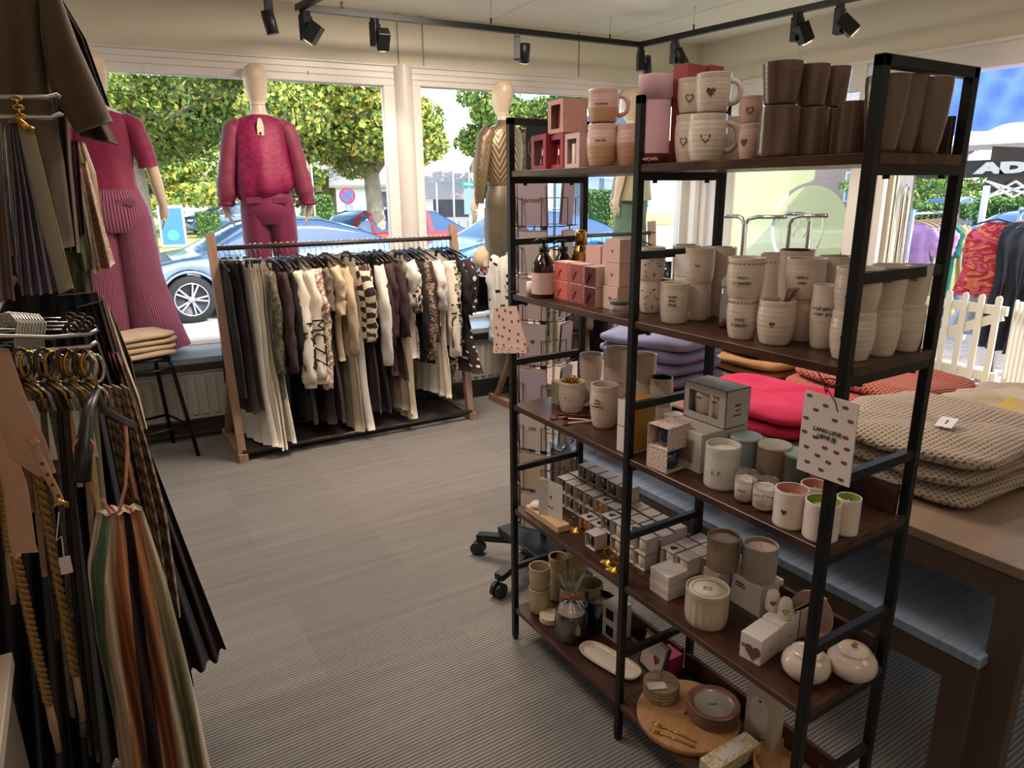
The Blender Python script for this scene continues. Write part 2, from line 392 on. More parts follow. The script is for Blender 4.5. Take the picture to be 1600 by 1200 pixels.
# corner post, right wall window_3 with frosted film, door
cp = MB().rbox(XR-.05, XR+.06, 4.50, 4.72, .35, 2.39, .01).rbox(XR-.02, XR+.06, 4.33, 4.47, .35, 2.39, .008).rbox(XR-.10, XR-.04, 4.56, 4.66, .35, 2.39, .02)
struct('trim_5', cp, PVC)
w3 = MB()
for (a, b, c, d) in ((3.12, 4.36, 2.19, 2.37), (4.22, 4.36, .35, 2.2), (3.04, 3.16, .35, 2.2), (3.12, 4.3, .35, .43)): w3.rbox(XR-.03, XR+.05, a, b, c, d, .005)
w3r = w3.build('window_3', PVC, kind='structure')
MB().box(XR, XR+.006, 3.15, 4.23, .42, 2.2).build('pane', GL, w3r)
def film():
    m, nt, b = newmat('frosted_film'); nt.nodes.remove(b); o = [n for n in nt.nodes if n.type == 'OUTPUT_MATERIAL'][0]
    t = N(nt, 'ShaderNodeBsdfTranslucent'); t.inputs[0].default_value = rgb('dbe8b4'); d = N(nt, 'ShaderNodeBsdfDiffuse'); d.inputs[0].default_value = rgb('d5dfae')
    tr_ = N(nt, 'ShaderNodeBsdfTransparent'); mx = N(nt, 'ShaderNodeMixShader'); mx.inputs[0].default_value = .45; m2 = N(nt, 'ShaderNodeMixShader'); m2.inputs[0].default_value = .10
    nt.links.new(t.outputs[0], mx.inputs[1]); nt.links.new(d.outputs[0], mx.inputs[2]); nt.links.new(mx.outputs[0], m2.inputs[1]); nt.links.new(tr_.outputs[0], m2.inputs[2]); nt.links.new(m2.outputs[0], o.inputs[0]); return m
FILM = film()
# film outline: a sheet whose right edge is cut as a half circle, with a clear ring and a clear hand drawn W
fm = MB(); cy, cz, rr = 3.464, 1.232, .325
ring0, ring1 = .325, .352
b0 = len(fm.v)
def quadyz(y0, y1, z0, z1): fm.box(XR-.004, XR-.001, y0, y1, z0, z1)
nn = 48
for i in range(nn):
    a0, a1 = 2*pi*i/nn, 2*pi*(i+1)/nn
    b = len(fm.v)
    for a in (a0, a1):
        fm.v += [(XR-.003, cy+.0*cos(a), cz), (XR-.003, cy+ring0*cos(a), cz+ring0*sin(a))]
    fm.face([b, b+1, b+3, b+2])
NS = 40
for i in range(NS):     # sheet left of the ring (towards larger y)
    z0 = .43+(1.98-.43)*i/NS; z1 = .43+(1.98-.43)*(i+1)/NS
    def edge(z):
        dz = abs(z-cz); return cy+math.sqrt(max(ring1**2-dz*dz, 0)) if dz < ring1 else cy
    b = len(fm.v); fm.v += [(XR-.003, edge(z0) if abs(z0-cz) < ring1 else cy-.0, z0), (XR-.003, 4.22, z0), (XR-.003, 4.22, z1), (XR-.003, edge(z1) if abs(z1-cz) < ring1 else cy-.0, z1)]
    fm.face([b, b+1, b+2, b+3])
fo = fm.build('frosted_film', FILM, w3r)
fo['label'] = 'frosted film with a round logo on the right window'
lt = MB(); CL = mat('f4f7ea', .3)
def stroke(pts, r=.007): lt.tube([(XR-.008, cy-p[0], cz+p[1]) for p in pts], r, 6)
stroke([(-.22, .20), (-.20, .02), (-.14, -.06), (-.10, .02), (-.10, .12), (-.09, .0), (-.04, -.06), (0, .02), (.0, .14), (.02, -.08), (.08, -.14), (.12, -.02), (.11, .12)])
stroke([(-.27, .02), (-.25, -.12), (-.18, -.20), (-.12, -.33)], .006)
stroke([(-.30, .05), (-.26, .09), (-.19, .12)], .005)
lt.build('lettering', CL, w3r)
# doorway: jambs, head, open leaf with a long arched pull
dj = MB()
dj.rbox(XR-.03, XR+.14, 2.955, 3.05, 0, 2.37, .005).rbox(XR-.02, XR+.10, 2.90, 2.965, 0, 2.24, .005)
dj.rbox(XR-.03, XR+.14, .9, 2.96, 2.225, 2.375, .006).rbox(XR-.045, XR-.02, .9, 4.36, 2.355, 2.38, .004)
struct('door_1_frame', dj, PVC)['kind'] = 'structure'
TDL = Matrix.Translation((XR+.03, 2.885, 0)) @ Matrix.Rotation(math.atan2(.36, .89), 4, 'Z'); dl = MB().rbox(0, .95, -.022, .022, .02, 2.2, .006, TDL)
dlr = dl.build('door_1', mat('b5a994', .4, var=.08), kind='structure')
# long arched pull standing off the leaf
pts = [(XR+.35, 2.775, .45)]+[(XR+.35, 2.775, .45+.05*i) for i in range(1, 20)]
arch = [TDL @ Vector((.32+.11*cos(a), -.06, 1.43+.12*sin(a))) for a in np.linspace(pi, 0, 12)]
MB().tube([TDL @ Vector((.21, -.06, .25))]+arch+[TDL @ Vector((.43, -.06, .25))], .014, 10).build('pull_handle', CHROME, dlr)
MB().box(.90, .96, -.03, -.021, .02, 2.2, TDL).box(.06, .09, -.03, -.021, .02, 2.2, TDL).build('edge_strip', STEEL, dlr)
MB().box(XR-.05, XR+.25, .9, 2.96, -.03, .004).build('door_threshold', mat('b9b3a8', .5), kind='structure')

# radiators under the sill
RADM = mat('b5aea4', .4)
def radiator(x0, x1, label):
    t = thing('radiator', label, 'radiator', TW @ Vector(((x0+x1)/2, -.08, 0)), rad(-5.2), 'white panel radiators under the window sill')
    w = (x1-x0)/2
    m = MB().rbox(-w, w, -.02, .03, .13, .44, .008)
    m.build('panel', RADM, t)
    n = int((x1-x0)/.062)
    rme = MB().rbox(-.020, .020, -.032, -.018, .16, .41, .008).mesh('rib'); rme.materials.append(RADM)
    for i in range(n): o = bpy.data.objects.new('rib', rme); COL.objects.link(o); o.parent = t; o.location.x = -w+.04+(2*w-.08)*i/(n-1)
    MB().rbox(-w, w, -.03, .04, .44, .45, .003).build('top_grille', RADM, t)
    MB().box(-w-.04, w+.04, -.045, -.015, .055, .115).build('cable_duct', mat('1d1e20', .5), t)
    for x in (-w+.12, w-.12): MB().cyl((x, -.01, 0), (x, -.01, .13), .011).cyl((x, -.01, .03), (x, -.01, .06), .018).build('pipe', mat('c9c2b8', .4), t)
radiator(-1.2, 1.05, 'white panel radiator under the left window, behind the bar stool and the window rack')
radiator(1.15, 2.9, 'white panel radiator under the right window, behind the fur jacket')

# ================================================================== TRACK LIGHTING
TZ = 2.57
A_ = onz(500, 15, TZ); B_ = onz(1000, 70, TZ); C_ = onz(1310, 2, TZ)
A0 = A_+(A_-B_).normalized()*.12; C0 = C_+(C_-B_)*.7
trk = thing('light_track', 'black ceiling track with spotlights, L shaped and hung on thin wires', 'light track', (B_.x, B_.y, TZ))
for p, q_ in ((A0, B_), (B_, C0), (A0+Vector((0, .03, 0)), A0+(C0-B_)*.9)):
    MB().bar(p, q_, .036, .034).build('rail', BLACK, trk, world=True)
for px, py in ((534, 8), (767, 33), (953, 58), (1084, 43)):
    P = onz(px, py, TZ+.03); w = MB().cyl((P.x, P.y, P.z), (P.x, P.y, CEIL-.02), .0012, 6); w.tube([(P.x, P.y, CEIL-.002), (P.x+.006, P.y, CEIL-.012), (P.x, P.y, CEIL-.022)], .002, 6)
    w.build('wire', STEEL, trk, world=True); MB().rbox(P.x-.007, P.x+.007, P.y-.003, P.y+.003, TZ+.014, TZ+.05, .002).build('clip', BLACK, trk, world=True)
def wirec(p, q_): MB().cyl(p, q_, .0009, 5).build('wire', STEEL, trk, world=True)
wirec(onz(953, 58, TZ+.03), onz(1160, 0, CEIL-.004)); wirec(onz(767, 33, TZ+.04), onz(835, 0, CEIL-.004))
SPOTS = [(487, 8, .55, -2.2, 'square', 'leftmost of the black track spotlights'), (576, 36, .75, -1.4, 'square', 'black track spotlight above the burgundy blouse mannequin'),
         (798, 58, 1.0, -1.2, 'round', 'black track spotlight above the head of the gold chevron mannequin'), (986, 79, 1.1, -1.5, 'round', 'round black track spotlight beside the track corner'),
         (1062, 64, .4, -1.0, 'round', 'black track spotlight just right of the track corner'), (1242, 20, 0, -1.3, 'square', 'black track spotlight above the brown cups'),
         (1303, 4, .3, -2.0, 'square', 'last black track spotlight at the top edge of the photo')]
TG = [(.6, 4.9, 1.3), (1.9, 5.2, 1.5), (2.9, 4.8, 1.3), (4.3, 4.6, 1.2), (4.5, 3.6, 1.2), (4.6, 2.8, 1.2), (4.6, 2.0, 1.5)]
EN = [13, 13, 18, 18, 20, 16, 22]
for (px, py, a, tl, kd, lb), tg, en in zip(SPOTS, TG, EN):
    P = onz(px, py, TZ-.02); la, lb_ = (A_, B_) if px < 1000 else (B_, C0); dl_ = (lb_-la).normalized(); P = la+dl_*(P-la).dot(dl_)
    s = thing('spotlight', lb, 'spotlight', (P.x, P.y, TZ-.02), a)
    MB().rbox(-.03, .03, -.017, .017, -.02, .002, .003).build('adapter', BLACK, s)
    MB().rbox(-.036, .036, -.022, .022, -.155, -.02, .002).build('driver_box', BLACK, s)
    d = rot((Vector(tg)-P), -a); d = Vector((d[0], d[1], tg[2]-TZ+.1)).normalized(); o = Vector((0, -.05, -.115))
    h = MB(); T = Matrix.Translation(o) @ d.to_track_quat('-Z', 'Y').to_matrix().to_4x4()
    if kd == 'square':
        h.rbox(-.036, .036, -.036, .036, -.055, .055, .003, T)
    else: h.lathe([(.03, .06), (.034, .058), (.034, -.058), (.03, -.06)][::-1], 24, T=T, capt=True)
    h.build('lamp_head', BLACK, s)
    MB().lathe([(.0005, -.0595), (.026, -.0605), (.03, -.062)][::-1], 20, T=T, capb=False).build('lens', mat('fff0d8', .3, emit=1.2), s)
    MB().cyl((0, 0, -.115), (0, -.05, -.115), .008).build('pivot', BLACK, s)
    l = bpy.data.lights.new('spotlight_lamp', 'SPOT'); l.energy = en; l.color = (1, .80, .62); l.spot_size = rad(62); l.spot_blend = .6; l.shadow_soft_size = .025
    lo = bpy.data.objects.new('spotlight_lamp', l); COL.objects.link(lo); lo.parent = s; lo.matrix_basis = T @ Matrix.Translation((0, 0, -.07))

# the rest of the track loop, left of and behind the camera, carries the same heads
for (x, y, tx, ty, tz, en) in ((.35, 2.6, 1.25, 1.7, .9, 20), (.0, 1.4, 1.2, 1.3, .8, 15), (1.1, 4.3, 1.4, 4.3, .9, 18), (-.1, 3.2, .9, 3.0, 0, 26), (2.2, 1.6, 2.3, 1.3, .7, 16)):
    s = thing('spotlight', 'black track spotlight further along the track, outside the photo', 'spotlight', (x, y, TZ), 0, 'track spotlights outside the photo')
    d = (Vector((tx, ty, tz))-Vector((x, y, TZ-.12))).normalized(); T = Matrix.Translation((0, 0, -.12)) @ d.to_track_quat('-Z', 'Y').to_matrix().to_4x4()
    MB().lathe([(.03, .06), (.034, .058), (.034, -.058), (.03, -.06)][::-1], 24, T=T, capt=True).build('lamp_head', BLACK, s); MB().rbox(-.02, .02, -.02, .02, -.1, .17, .002).build('stem', BLACK, s)
    l = bpy.data.lights.new('spotlight_lamp', 'SPOT'); l.energy = en; l.color = (1, .82, .66); l.spot_size = rad(58); l.spot_blend = .5; l.shadow_soft_size = .02
    lo = bpy.data.objects.new('spotlight_lamp', l); COL.objects.link(lo); lo.parent = s; lo.matrix_basis = T @ Matrix.Translation((0, 0, -.07))
# ================================================================== SHELF UNIT
X0, D = 1.1244, .2936; X1 = X0+D; YA, YB, YC = 1.8285, 1.2648, .7015; S = .0194; HT = 1.751
Z = [1.6026, 1.2384, .8802, .511, .1295]
def wood():
    m, nt, b = newmat('shelf_wood'); L = nt.links; b.inputs['Roughness'].default_value = .34
    tc = N(nt, 'ShaderNodeTexCoord'); mp = N(nt, 'ShaderNodeMapping'); mp.inputs['Scale'].default_value = (16, 2.2, 6); L.new(tc.outputs['Object'], mp.inputs[0])
    n = N(nt, 'ShaderNodeTexNoise', Scale=2.2, Detail=6.0, Distortion=1.2); L.new(mp.outputs[0], n.inputs['Vector'])
    L.new(ramp(nt, n.outputs['Fac'], [(.25, '1e100b'), (.5, '43271b'), (.78, '633c29')]), b.inputs['Base Color']); return m
WOODD = wood()
unit = thing('shelf_unit', 'black metal shelving unit with dark brown boards, full of gifts', 'shelf unit', (X0+D/2, (YA+YC)/2, 0))
def up(m, nm='frame', mt=BLACK): return m.build(nm, mt, unit, world=True)
for y in (YA, YB, YC):
    for x in (X0, X1-S):
        up(MB().rbox(x, x+S, y, y+S, 0.012, HT, .0015), 'post'); up(MB().box(x+.002, x+S-.002, y+.002, y+S-.002, 0, .013), 'foot', BLKPL)
    up(MB().rbox(X0, X1, y, y+S, HT-S, HT, .0015), 'top_rail')
    for z in (1.405, 1.027, .662, .295): up(MB().box(X0+S, X1-S, y+.002, y+S-.002, z-S, z), 'side_rail')
    for z in Z: 
        up(MB().box(X0+S, X1-S, y+.001, y+S-.001, z-.036, z-.018), 'side_rail')
        for x in (X0+.06, X1-.06): up(MB().cyl((x, y+S/2, z-.042), (x, y+S/2, z-.034), .006, 8), 'bolt')
for bi, (ya, yb) in enumerate(((YB, YA), (YC, YB))):
    for z in Z:
        up(MB().rbox(X0+.004, X1-S, ya+S*.5, yb+S*.5, z-.018, z, .0015), 'board', WOODD)
        up(MB().rbox(X1-S-.014, X1-S, ya+S, yb, z, z+.068, .0015), 'back_lip', WOODD)
for z in Z: up(MB().box(X0+.02, X1-S, YC+.0, YC+S*.5, z-.018, z), 'end_edge', WOODD)
# ================================================================== ITEMS ON THE SHELF UNIT
def place(px, pyb, w, pyt, z, off=None, basef=.8):
    Q = onx(px, pyb, X0+off) if off is not None else onz(px, pyb, z)
    r = w/2*depth(Q)/F; dh = Vector((Q.x, Q.y, 0)).normalized()
    if off is not None and z != Z[0]: z = zat(Q, px, pyb)
    P = Vector((Q.x, Q.y, z)) if off is not None else Vector((Q.x, Q.y, z))+dh*r*basef
    if off is None and P.x+r > X1-.036 and r < .06:
        k = (X1-.036)/(P.x+r); P = Vector((P.x*k, P.y*k, z)); r *= k; Q = Q*k
    h = zat(Q if off is None else Vector((P.x-dh.x*r, P.y-dh.y*r, z)), px, pyt)-z
    if off is not None: h = zat(P+Vector((-dh.x*r, -dh.y*r, 0)), px, pyt)-z
    return P, r, max(h, .01), math.atan2(dh.y, dh.x)-pi/2
CREAM = mat('dccabd', .28, coat=.4, bump=.08, bscale=25); CREAM2 = mat('e2d3c6', .3, coat=.3); TWO = mat('c39a7c', .35, coat=.2)
BROWN = mat('6a5347', .22, coat=.6, var=.16, vscale=30, bump=.1, stretch=(1, 1, .12)); SANDC = mat('b9a585', .5, bump=.05)
ROSE = mat('dcbab0', .3, coat=.4); WAX = mat('efe3d6', .45); WAXP = mat('d9b8aa', .5); CARD = mat('ded3cf', .7); CARDP = mat('e3bfb8', .7); CARDW = mat('e6dfdc', .6)
CUPSH = {'ribbed': ([(.76, 0), (.84, .03), (.93, .22), (.99, .45), (1.0, .65), (.98, .85), (1.0, 1)], .010, 9), 'barrel': ([(.72, 0), (.80, .03), (.93, .25), (1.0, .5), (1.0, .7), (.95, .88), (.96, 1)], .013, 9),
         'taper': ([(.74, 0), (.80, .02), (.86, .25), (.92, .55), (.97, .8), (1.0, 1)], .006, 8), 'straight': ([(.9, 0), (.98, .03), (1, .1), (1, 1)], .004, 3), 'tall': ([(.6, 0), (.66, .02), (.80, .25), (.93, .55), (1.0, .85), (1.0, 1)], .002, 14),
         'plain': ([(.93, 0), (.99, .025), (1, .06), (1, 1)], 0, 1)}
def cupprof(kind, r, h, th=.0035):
    pts, amp, k = CUPSH[kind]; n = 26; zs = np.linspace(0, 1, n); rs = np.interp(zs, [p[1] for p in pts], [p[0] for p in pts])
    out = [(r*(rr+(amp*sin(z*k*2*pi) if .04 < z < .93 else 0)), z*h) for z, rr in zip(zs, rs)]
    inn = [(max(rr*r-th, .004), z*h) for z, rr in zip(zs, rs)][::-1]
    return out, inn
def heartpart(parent, R, z, size, phi, m, outline=True, name='heart_motif'):
    P = hearts(size); mb = MB(); n = len(P)
    W_ = lambda x, zz, e: ((R+e)*sin(x/R+phi), -(R+e)*cos(x/R+phi), z+zz)
    k = .66 if outline else 0
    ring = [[W_(x, y, .0006) for x, y in P]+[W_(*P[0], .0006)], [W_(x*k, y*k, .0006) for x, y in P]+[W_(P[0][0]*k, P[0][1]*k, .0006)]]
    mb.grid(ring, False); mb.build(name, m, parent)
def cup(label, px, pyb, w, pyt, z, off=None, kind='ribbed', m=None, inner=None, handle=None, heart=None, txt=None, base=None, name='cup', cat='cup', group=None, two=None, dots=False, h=None, phi=-.15):
    P, r, hh, rz = place(px, pyb, w, pyt, z, off); h = h or hh; m = m or CREAM
    t = thing(name, label, cat, P, rz, group)
    out, inn = cupprof(kind, r, h)
    if two:
        k = int(len(out)*two); MB().lathe(out[:k+1], 32).build('glazed_base', TWO, t); MB().lathe(out[k:], 32, capb=False).build('body', m, t)
    else: MB().lathe(out, 32).build('body', m, t)
    MB().lathe([(out[-1][0], h), (out[-1][0]-.0012, h+.0012), (inn[0][0], h)]+inn, 32, capb=False, capt=True).build('inside', inner or m, t)
    if handle is not None:
        a0 = handle; rr = r*.98; c = Vector((cos(a0), sin(a0), 0)); hp = []
        for q in np.linspace(0, 1, 15):
            a = pi*.5-q*pi; hp.append(c*(rr-.004+r*.62*cos(a)**.8 if abs(cos(a)) > 1e-4 else rr-.004)+Vector((0, 0, h*(.52+.30*sin(a)))))
        MB().tube(hp, [.0065]*15, 8, flat=.8).build('handle', m, t)
    if heart: heartpart(t, r*.985, h*heart[0], heart[1], heart[2], HEARTC, heart[3])
    if txt: text(txt[0], txt[1], INK, t, (.0, -r*1.012*cos(phi), h*txt[2]), bend=r*1.01) if phi == 0 else text(txt[0], txt[1], INK, t, (r*1.01*sin(phi), -r*1.01*cos(phi), h*txt[2]), rz=phi)
    if dots:
        d = MB()
        for i in range(26): a = 2*pi*i/26; rr = r*.995; d.box(-.0016, .0016, -.0005, .0004, -.0016, .0016, Matrix.Translation((rr*cos(a), rr*sin(a), h*.9)) @ Matrix.Rotation(a+pi/2, 4, 'Z') @ Matrix.Rotation(pi/4, 4, 'Y'))
        d.build('dotted_band', mat('8a7a72', .6), t)
    return t, P, r, h, rz
def boxpos(px, py, lpx, rpx, pyt, z, a=0, off=None):
    A = onx(px, py, X0+off) if off is not None else onz(px, py, z)
    if off is not None and z != Z[0]: z = zat(A, px, py)
    A = Vector((A.x, A.y, z)); a = rad(a)
    ex, ey = Vector((cos(a), sin(a))), Vector((-sin(a), cos(a)))
    def along(e, p):
        d = ray(p, py); return (A.y*d.x-A.x*d.y)/(e.x*d.y-e.y*d.x)
    wy = abs(along(ey, lpx)) if lpx is not None else None; dx = abs(along(ex, rpx)) if rpx is not None else None
    wy = wy or dx; dx = dx or wy
    h = zat(A, px, pyt)-z; c = A+Vector((*(ex*dx/2+ey*wy/2), 0))
    return c, dx, wy, h, a
def sbox(name, label, cat, px, py, lpx, rpx, pyt, z, m, a=0, off=None, group=None, lidline=False, base=None, dims=None):
    c, dx, wy, h, a = boxpos(px, py, lpx, rpx, pyt, z, a, off)
    if dims: dx, wy, h = dims
    t = thing(name, label, cat, c, a, group)
    if lidline:
        MB().rbox(-dx/2, dx/2, -wy/2, wy/2, 0, h*.55, .001).build('box_base', m, t); MB().rbox(-dx/2-.0008, dx/2+.0008, -wy/2-.0008, wy/2+.0008, h*.56, h, .001).build('lid', m, t)
    else: MB().rbox(-dx/2, dx/2, -wy/2, wy/2, 0, h, .001).build('carton', m, t)
    return t, dx, wy, h
def glassy(col, rough=.1): return mat(col, rough, coat=1)
def sleeve(name, label, cat, c, a, dx, wy, h, m, glass, group=None, motif=None, openy=False, wick=True):
    """open fronted cardboard sleeve with a glass votive in it (opening on the -x side)"""
    t = thing(name, label, cat, c, a, group); k = .0012; sl = MB()
    sl.box(-dx/2, dx/2, -wy/2, wy/2, 0, k).box(-dx/2, dx/2, -wy/2, wy/2, h-k, h)
    if openy: sl.box(-dx/2, -dx/2+k, -wy/2, wy/2, 0, h).box(dx/2-k, dx/2, -wy/2, wy/2, 0, h).box(-dx/2, dx/2, wy/2-k, wy/2, 0, h)
    else: sl.box(-dx/2, dx/2, -wy/2, -wy/2+k, 0, h).box(-dx/2, dx/2, wy/2-k, wy/2, 0, h).box(dx/2-k, dx/2, -wy/2, wy/2, 0, h)
    sl.build('sleeve', m, t); r = min(dx, wy)*.42
    MB().lathe([(r*.8, k), (r*.93, h*.06), (r, h*.3), (r, h*.88), (r-.002, h*.88), (r-.003, h*.6)], 20, capt=True).build('votive_glass', glass, t)
    if motif == 'heart':
        P = hearts(dx*.5); MB().prism([(x, y) for x, y in P], .0004, Matrix.Translation((0, 0, h)) @ Matrix.Rotation(pi/2, 4, 'X')).build('heart_motif', INK, t)
    return t

# ---- top shelf -----------------------------------------------------
z1 = Z[0]
CRIM = mat('a83a4c', .5); PINKC = mat('d9a59a', .6, var=.18, vscale=160); PLIL = mat('d9b9bd', .6)
def windowbox(label, px, py, lpx, rpx, pyt, z, m, inner, a, off, content, motif=None):
    c, dx, wy, h, ar = boxpos(px, py, lpx, rpx, pyt, z, a, off); t = thing('window_gift_box', label, 'gift box', c, ar, 'window gift boxes on the top shelf')
    k = .0015; w = MB()
    w.box(-dx/2, dx/2, -wy/2, wy/2, 0, k).box(-dx/2, dx/2, -wy/2, wy/2, h-k, h).box(-dx/2, dx/2, -wy/2, -wy/2+k, 0, h).box(-dx/2, dx/2, wy/2-k, wy/2, 0, h).box(dx/2-k, dx/2, -wy/2, wy/2, 0, h)
    w.box(-dx/2, -dx/2+k, -wy/2, -wy*.3, 0, h).box(-dx/2, -dx/2+k, wy*.3, wy/2, 0, h).box(-dx/2, -dx/2+k, -wy*.3, wy*.3, 0, h*.14).box(-dx/2, -dx/2+k, -wy*.3, wy*.3, h*.84, h)
    w.build('carton', m, t); MB().box(-dx/2+.004, dx/2-.004, wy/2-.006, wy/2-.003, .003, h-.003).box(dx/2-.006, dx/2-.003, -wy/2+.004, wy/2-.004, .003, h-.003).build('lining', inner, t)
    r = min(dx, wy)*.34
    MB().lathe([(r*.9, k), (r, .006), (r, h*.7), (r-.002, h*.7), (r-.002, h*.55)], 20, capt=True).build('candle_glass', content, t)
    if motif: heartpart_flat(t, (-dx/2+.001, 0, h*.5), motif)
    return t
def heartpart_flat(t, loc, size, m=None, rz=-pi/2, name='heart_motif', outline=False):
    P = hearts(size); T = Matrix.Translation(loc) @ Matrix.Rotation(rz, 4, 'Z'); mb = MB()
    if outline: mb.grid([[T @ Vector((x, -.0005, y)) for x, y in P+P[:1]], [T @ Vector((x*.7, -.0005, y*.7)) for x, y in P+P[:1]]], False)
    else: mb.prism(P, -.0006, T)
    mb.build(name, m or HEARTC, t)
c_, dx_, wy_, h_, a_ = boxpos(853, 264, 830, 872, 208, z1, 12, .05)
windowbox('crimson gift box with a window, left one of two on the top shelf', 853, 264, 830, 875, 208, z1, CRIM, PLIL, -12, .055, glassy('7c1424'))
windowbox('crimson gift box with a window, right one of two under the speckled pink box', 880, 263, 855, 900, 207, z1, CRIM, PLIL, -12, .05, glassy('7c1424'))
windowbox('white gift box with a window and a vase in it, beside the crimson boxes', 905, 261, 881, 916, 206, z1, PLIL, mat('c9b0b6', .7), -6, .045, WAX)
ub = windowbox('speckled pink gift box with a window, on top of the crimson boxes', 880, 207, 856, 917, 152, z1+.108, PINKC, mat('c99f97', .7), -6, .055, glassy('9c2f1c'))
cup('two tone pink and tan mug, lower of the pair left of the middle post', 941, 258, 50, 193, z1, .06, 'barrel', ROSE, two=.5, txt=('love this', .009, .62), group='two tone mugs on the top shelf', name='mug', cat='mug')
cup('two tone pink and tan mug with handle, upper of the pair beside the middle post', 943, 192, 50, 138, z1+.125, .06, 'ribbed', ROSE, two=.45, handle=-.15, txt=('be loved', .009, .55), group='two tone mugs on the top shelf', name='mug', cat='mug')
cup('two tone pink and tan mug half hidden behind the middle post of the unit', 986, 256, 48, 193, z1, .10, 'barrel', ROSE, two=.55, group='two tone mugs on the top shelf', name='mug', cat='mug')
# pink tube and red cartons
P, r, h, rz = place(1019, 252, 50, 114, z1, .05)
t = thing('gift_tube', 'tall pale pink round gift tube with a dark red band at its foot', 'gift tube', P, rz)
MB().lathe([(r, .0), (r, .024)], 32, capt=False).build('band', mat('6e1a2a', .5), t); MB().lathe([(r*.995, .024), (r*.995, h*.72), ], 32, capb=False).build('tube', mat('dfb0c0', .55), t)
MB().lathe([(r*1.01, h*.72), (r*1.01, h-.001), (r, h)], 32, capt=True).build('lid', mat('e0b4c4', .55), t)
text('everything', .0125, mat('f0dde0', .6), t, (-.004, -r-.001, .012), bend=r, shear=.3)
t, dx, wy, h = sbox('tall_carton', 'tall brick red square carton beside the pink tube', 'carton', 1068, 250, 1045, 1096, 98, z1, mat('a8504c', .55), 8, .10, 'tall red cartons'); sbox('tall_carton', 'tall brick red carton behind the heart mugs, its lid just showing', 'carton', 1101, 249, 1088, 1122, 101, z1, mat('a04845', .55), 8, .17, 'tall red cartons')
HG = 'heart mugs on the top shelf'
cup('blush mug with a heart, lower left of the heart mug pile', 1079, 250, 52, 178, z1, .10, 'barrel', CREAM2, heart=(.45, .020, -.5, True), group=HG, name='mug', cat='mug')
cup('blush mug with a heart and round handle, lower front of the heart mug pile', 1103, 249, 60, 177, z1, .055, 'barrel', CREAM2, heart=(.5, .022, -.1, True), handle=-.1, group=HG, name='mug', cat='mug')
cup('blush mug with an outlined heart, upper left of the heart mug pile', 1082, 178, 48, 121, z1+.098, .10, 'ribbed', CREAM2, heart=(.42, .020, -.25, True), group=HG, name='mug', cat='mug')
cup('blush mug with a filled dark heart and handle, top front of the heart mug pile', 1113, 176, 54, 112, z1+.100, .055, 'ribbed', CREAM2, heart=(.5, .020, -.15, False), handle=-.05, group=HG, name='mug', cat='mug')
cup('plain side of a blush mug at the back right of the heart mug pile', 1133, 247, 50, 182, z1, .15, 'barrel', CREAM2, handle=.3, group=HG, name='mug', cat='mug')
cup('small pink heart cup, lower of the pair between heart mugs and brown cups', 1171, 245, 38, 193, z1, .08, 'barrel', ROSE, heart=(.5, .016, -.55, False), group='small pink heart cups'); cup('small pink heart cup, upper of the pair between heart mugs and brown cups', 1172, 193, 36, 149, z1+.073, .08, 'ribbed', ROSE, heart=(.45, .016, -.1, True), group='small pink heart cups')
BG = 'brown glazed cups on the top shelf'
for px, pb, w, pt, zz, of, hr, lb in [(1213, 244, 60, 165, z1, .05, (.55, .02, -.35, True), 'brown glazed cup with a heart, lower cup of the first brown stack'), (1219, 165, 61, 94, z1+.098, .05, None, 'brown glazed cup, upper cup of the first brown stack'),
        (1262, 242, 52, 168, z1, .11, None, 'brown glazed cup, lower cup of the second brown stack'), (1266, 168, 50, 99, z1+.098, .11, None, 'brown glazed cup, upper cup of the second brown stack'),
        (1297, 240, 46, 170, z1, .17, None, 'brown glazed cup, lower cup of the third brown stack'), (1301, 170, 44, 103, z1+.098, .17, None, 'brown glazed cup, upper cup of the third brown stack'),
        (1326, 240, 44, 158, z1, .10, None, 'single glossy brown cup between the stacks and the tall cups')]:
    cup(lb, px, pb, w, pt, zz, of, 'straight' if zz == z1 else 'taper', BROWN, heart=hr, group=BG)
for px, w, pt, of, lb in [(1375, 64, 116, .075, 'tall brown cup behind the front post of the unit'), (1405, 56, 117, .13, 'tall brown cup, second from the right end of the top shelf'), (1442, 60, 121, .17, 'tall brown cup, last on the right of the top shelf')]:
    cup(lb, px, 236, w, pt, z1, of, 'tall', BROWN, group='tall brown cups')

# ---- second shelf ----------------------------------------------------
z2 = Z[1]
def pump(label, px, pyb, w, pyt):
    P, r, h, rz = place(px, pyb, w, pyt, z2); t = thing('soap_pump_bottle', label, 'soap bottle', P, rz, 'dark soap pump bottles')
    b = h*.55; AM = mat('2a0d0b', .08, coat=1)
    MB().lathe([(r*.9, 0), (r, .004), (r, b*.95), (r*.93, b*1.05), (r*.55, b*1.27), (r*.32, b*1.36), (r*.32, b*1.42)], 32).build('bottle', AM, t)
    MB().lathe([(r*1.005, b*.12), (r*1.005, b*.78)], 32, capb=False).build('paper_label', CARDP, t)
    MB().lathe([(r*.36, b*1.40), (r*.36, b*1.55), (r*.16, b*1.57), (r*.14, b*1.75)], 20, capt=True).lathe([(r*.3, b*1.75), (r*.3, b*1.80)], 16, capt=True).build('pump_collar', BLKPL, t)
    MB().tube([(0, 0, b*1.78), (-r*.5, -r*.3, b*1.78), (-r*.9, -r*.5, b*1.70)], .0035, 8).build('spout', BLKPL, t)
pump('dark brown soap pump bottle with a pink label, front one of two', 849, 466, 37, 373); pump('dark brown soap pump bottle half hidden behind the labelled one', 879, 455, 34, 375)
P, r, h, rz = place(906, 452, 27, 360, z2)
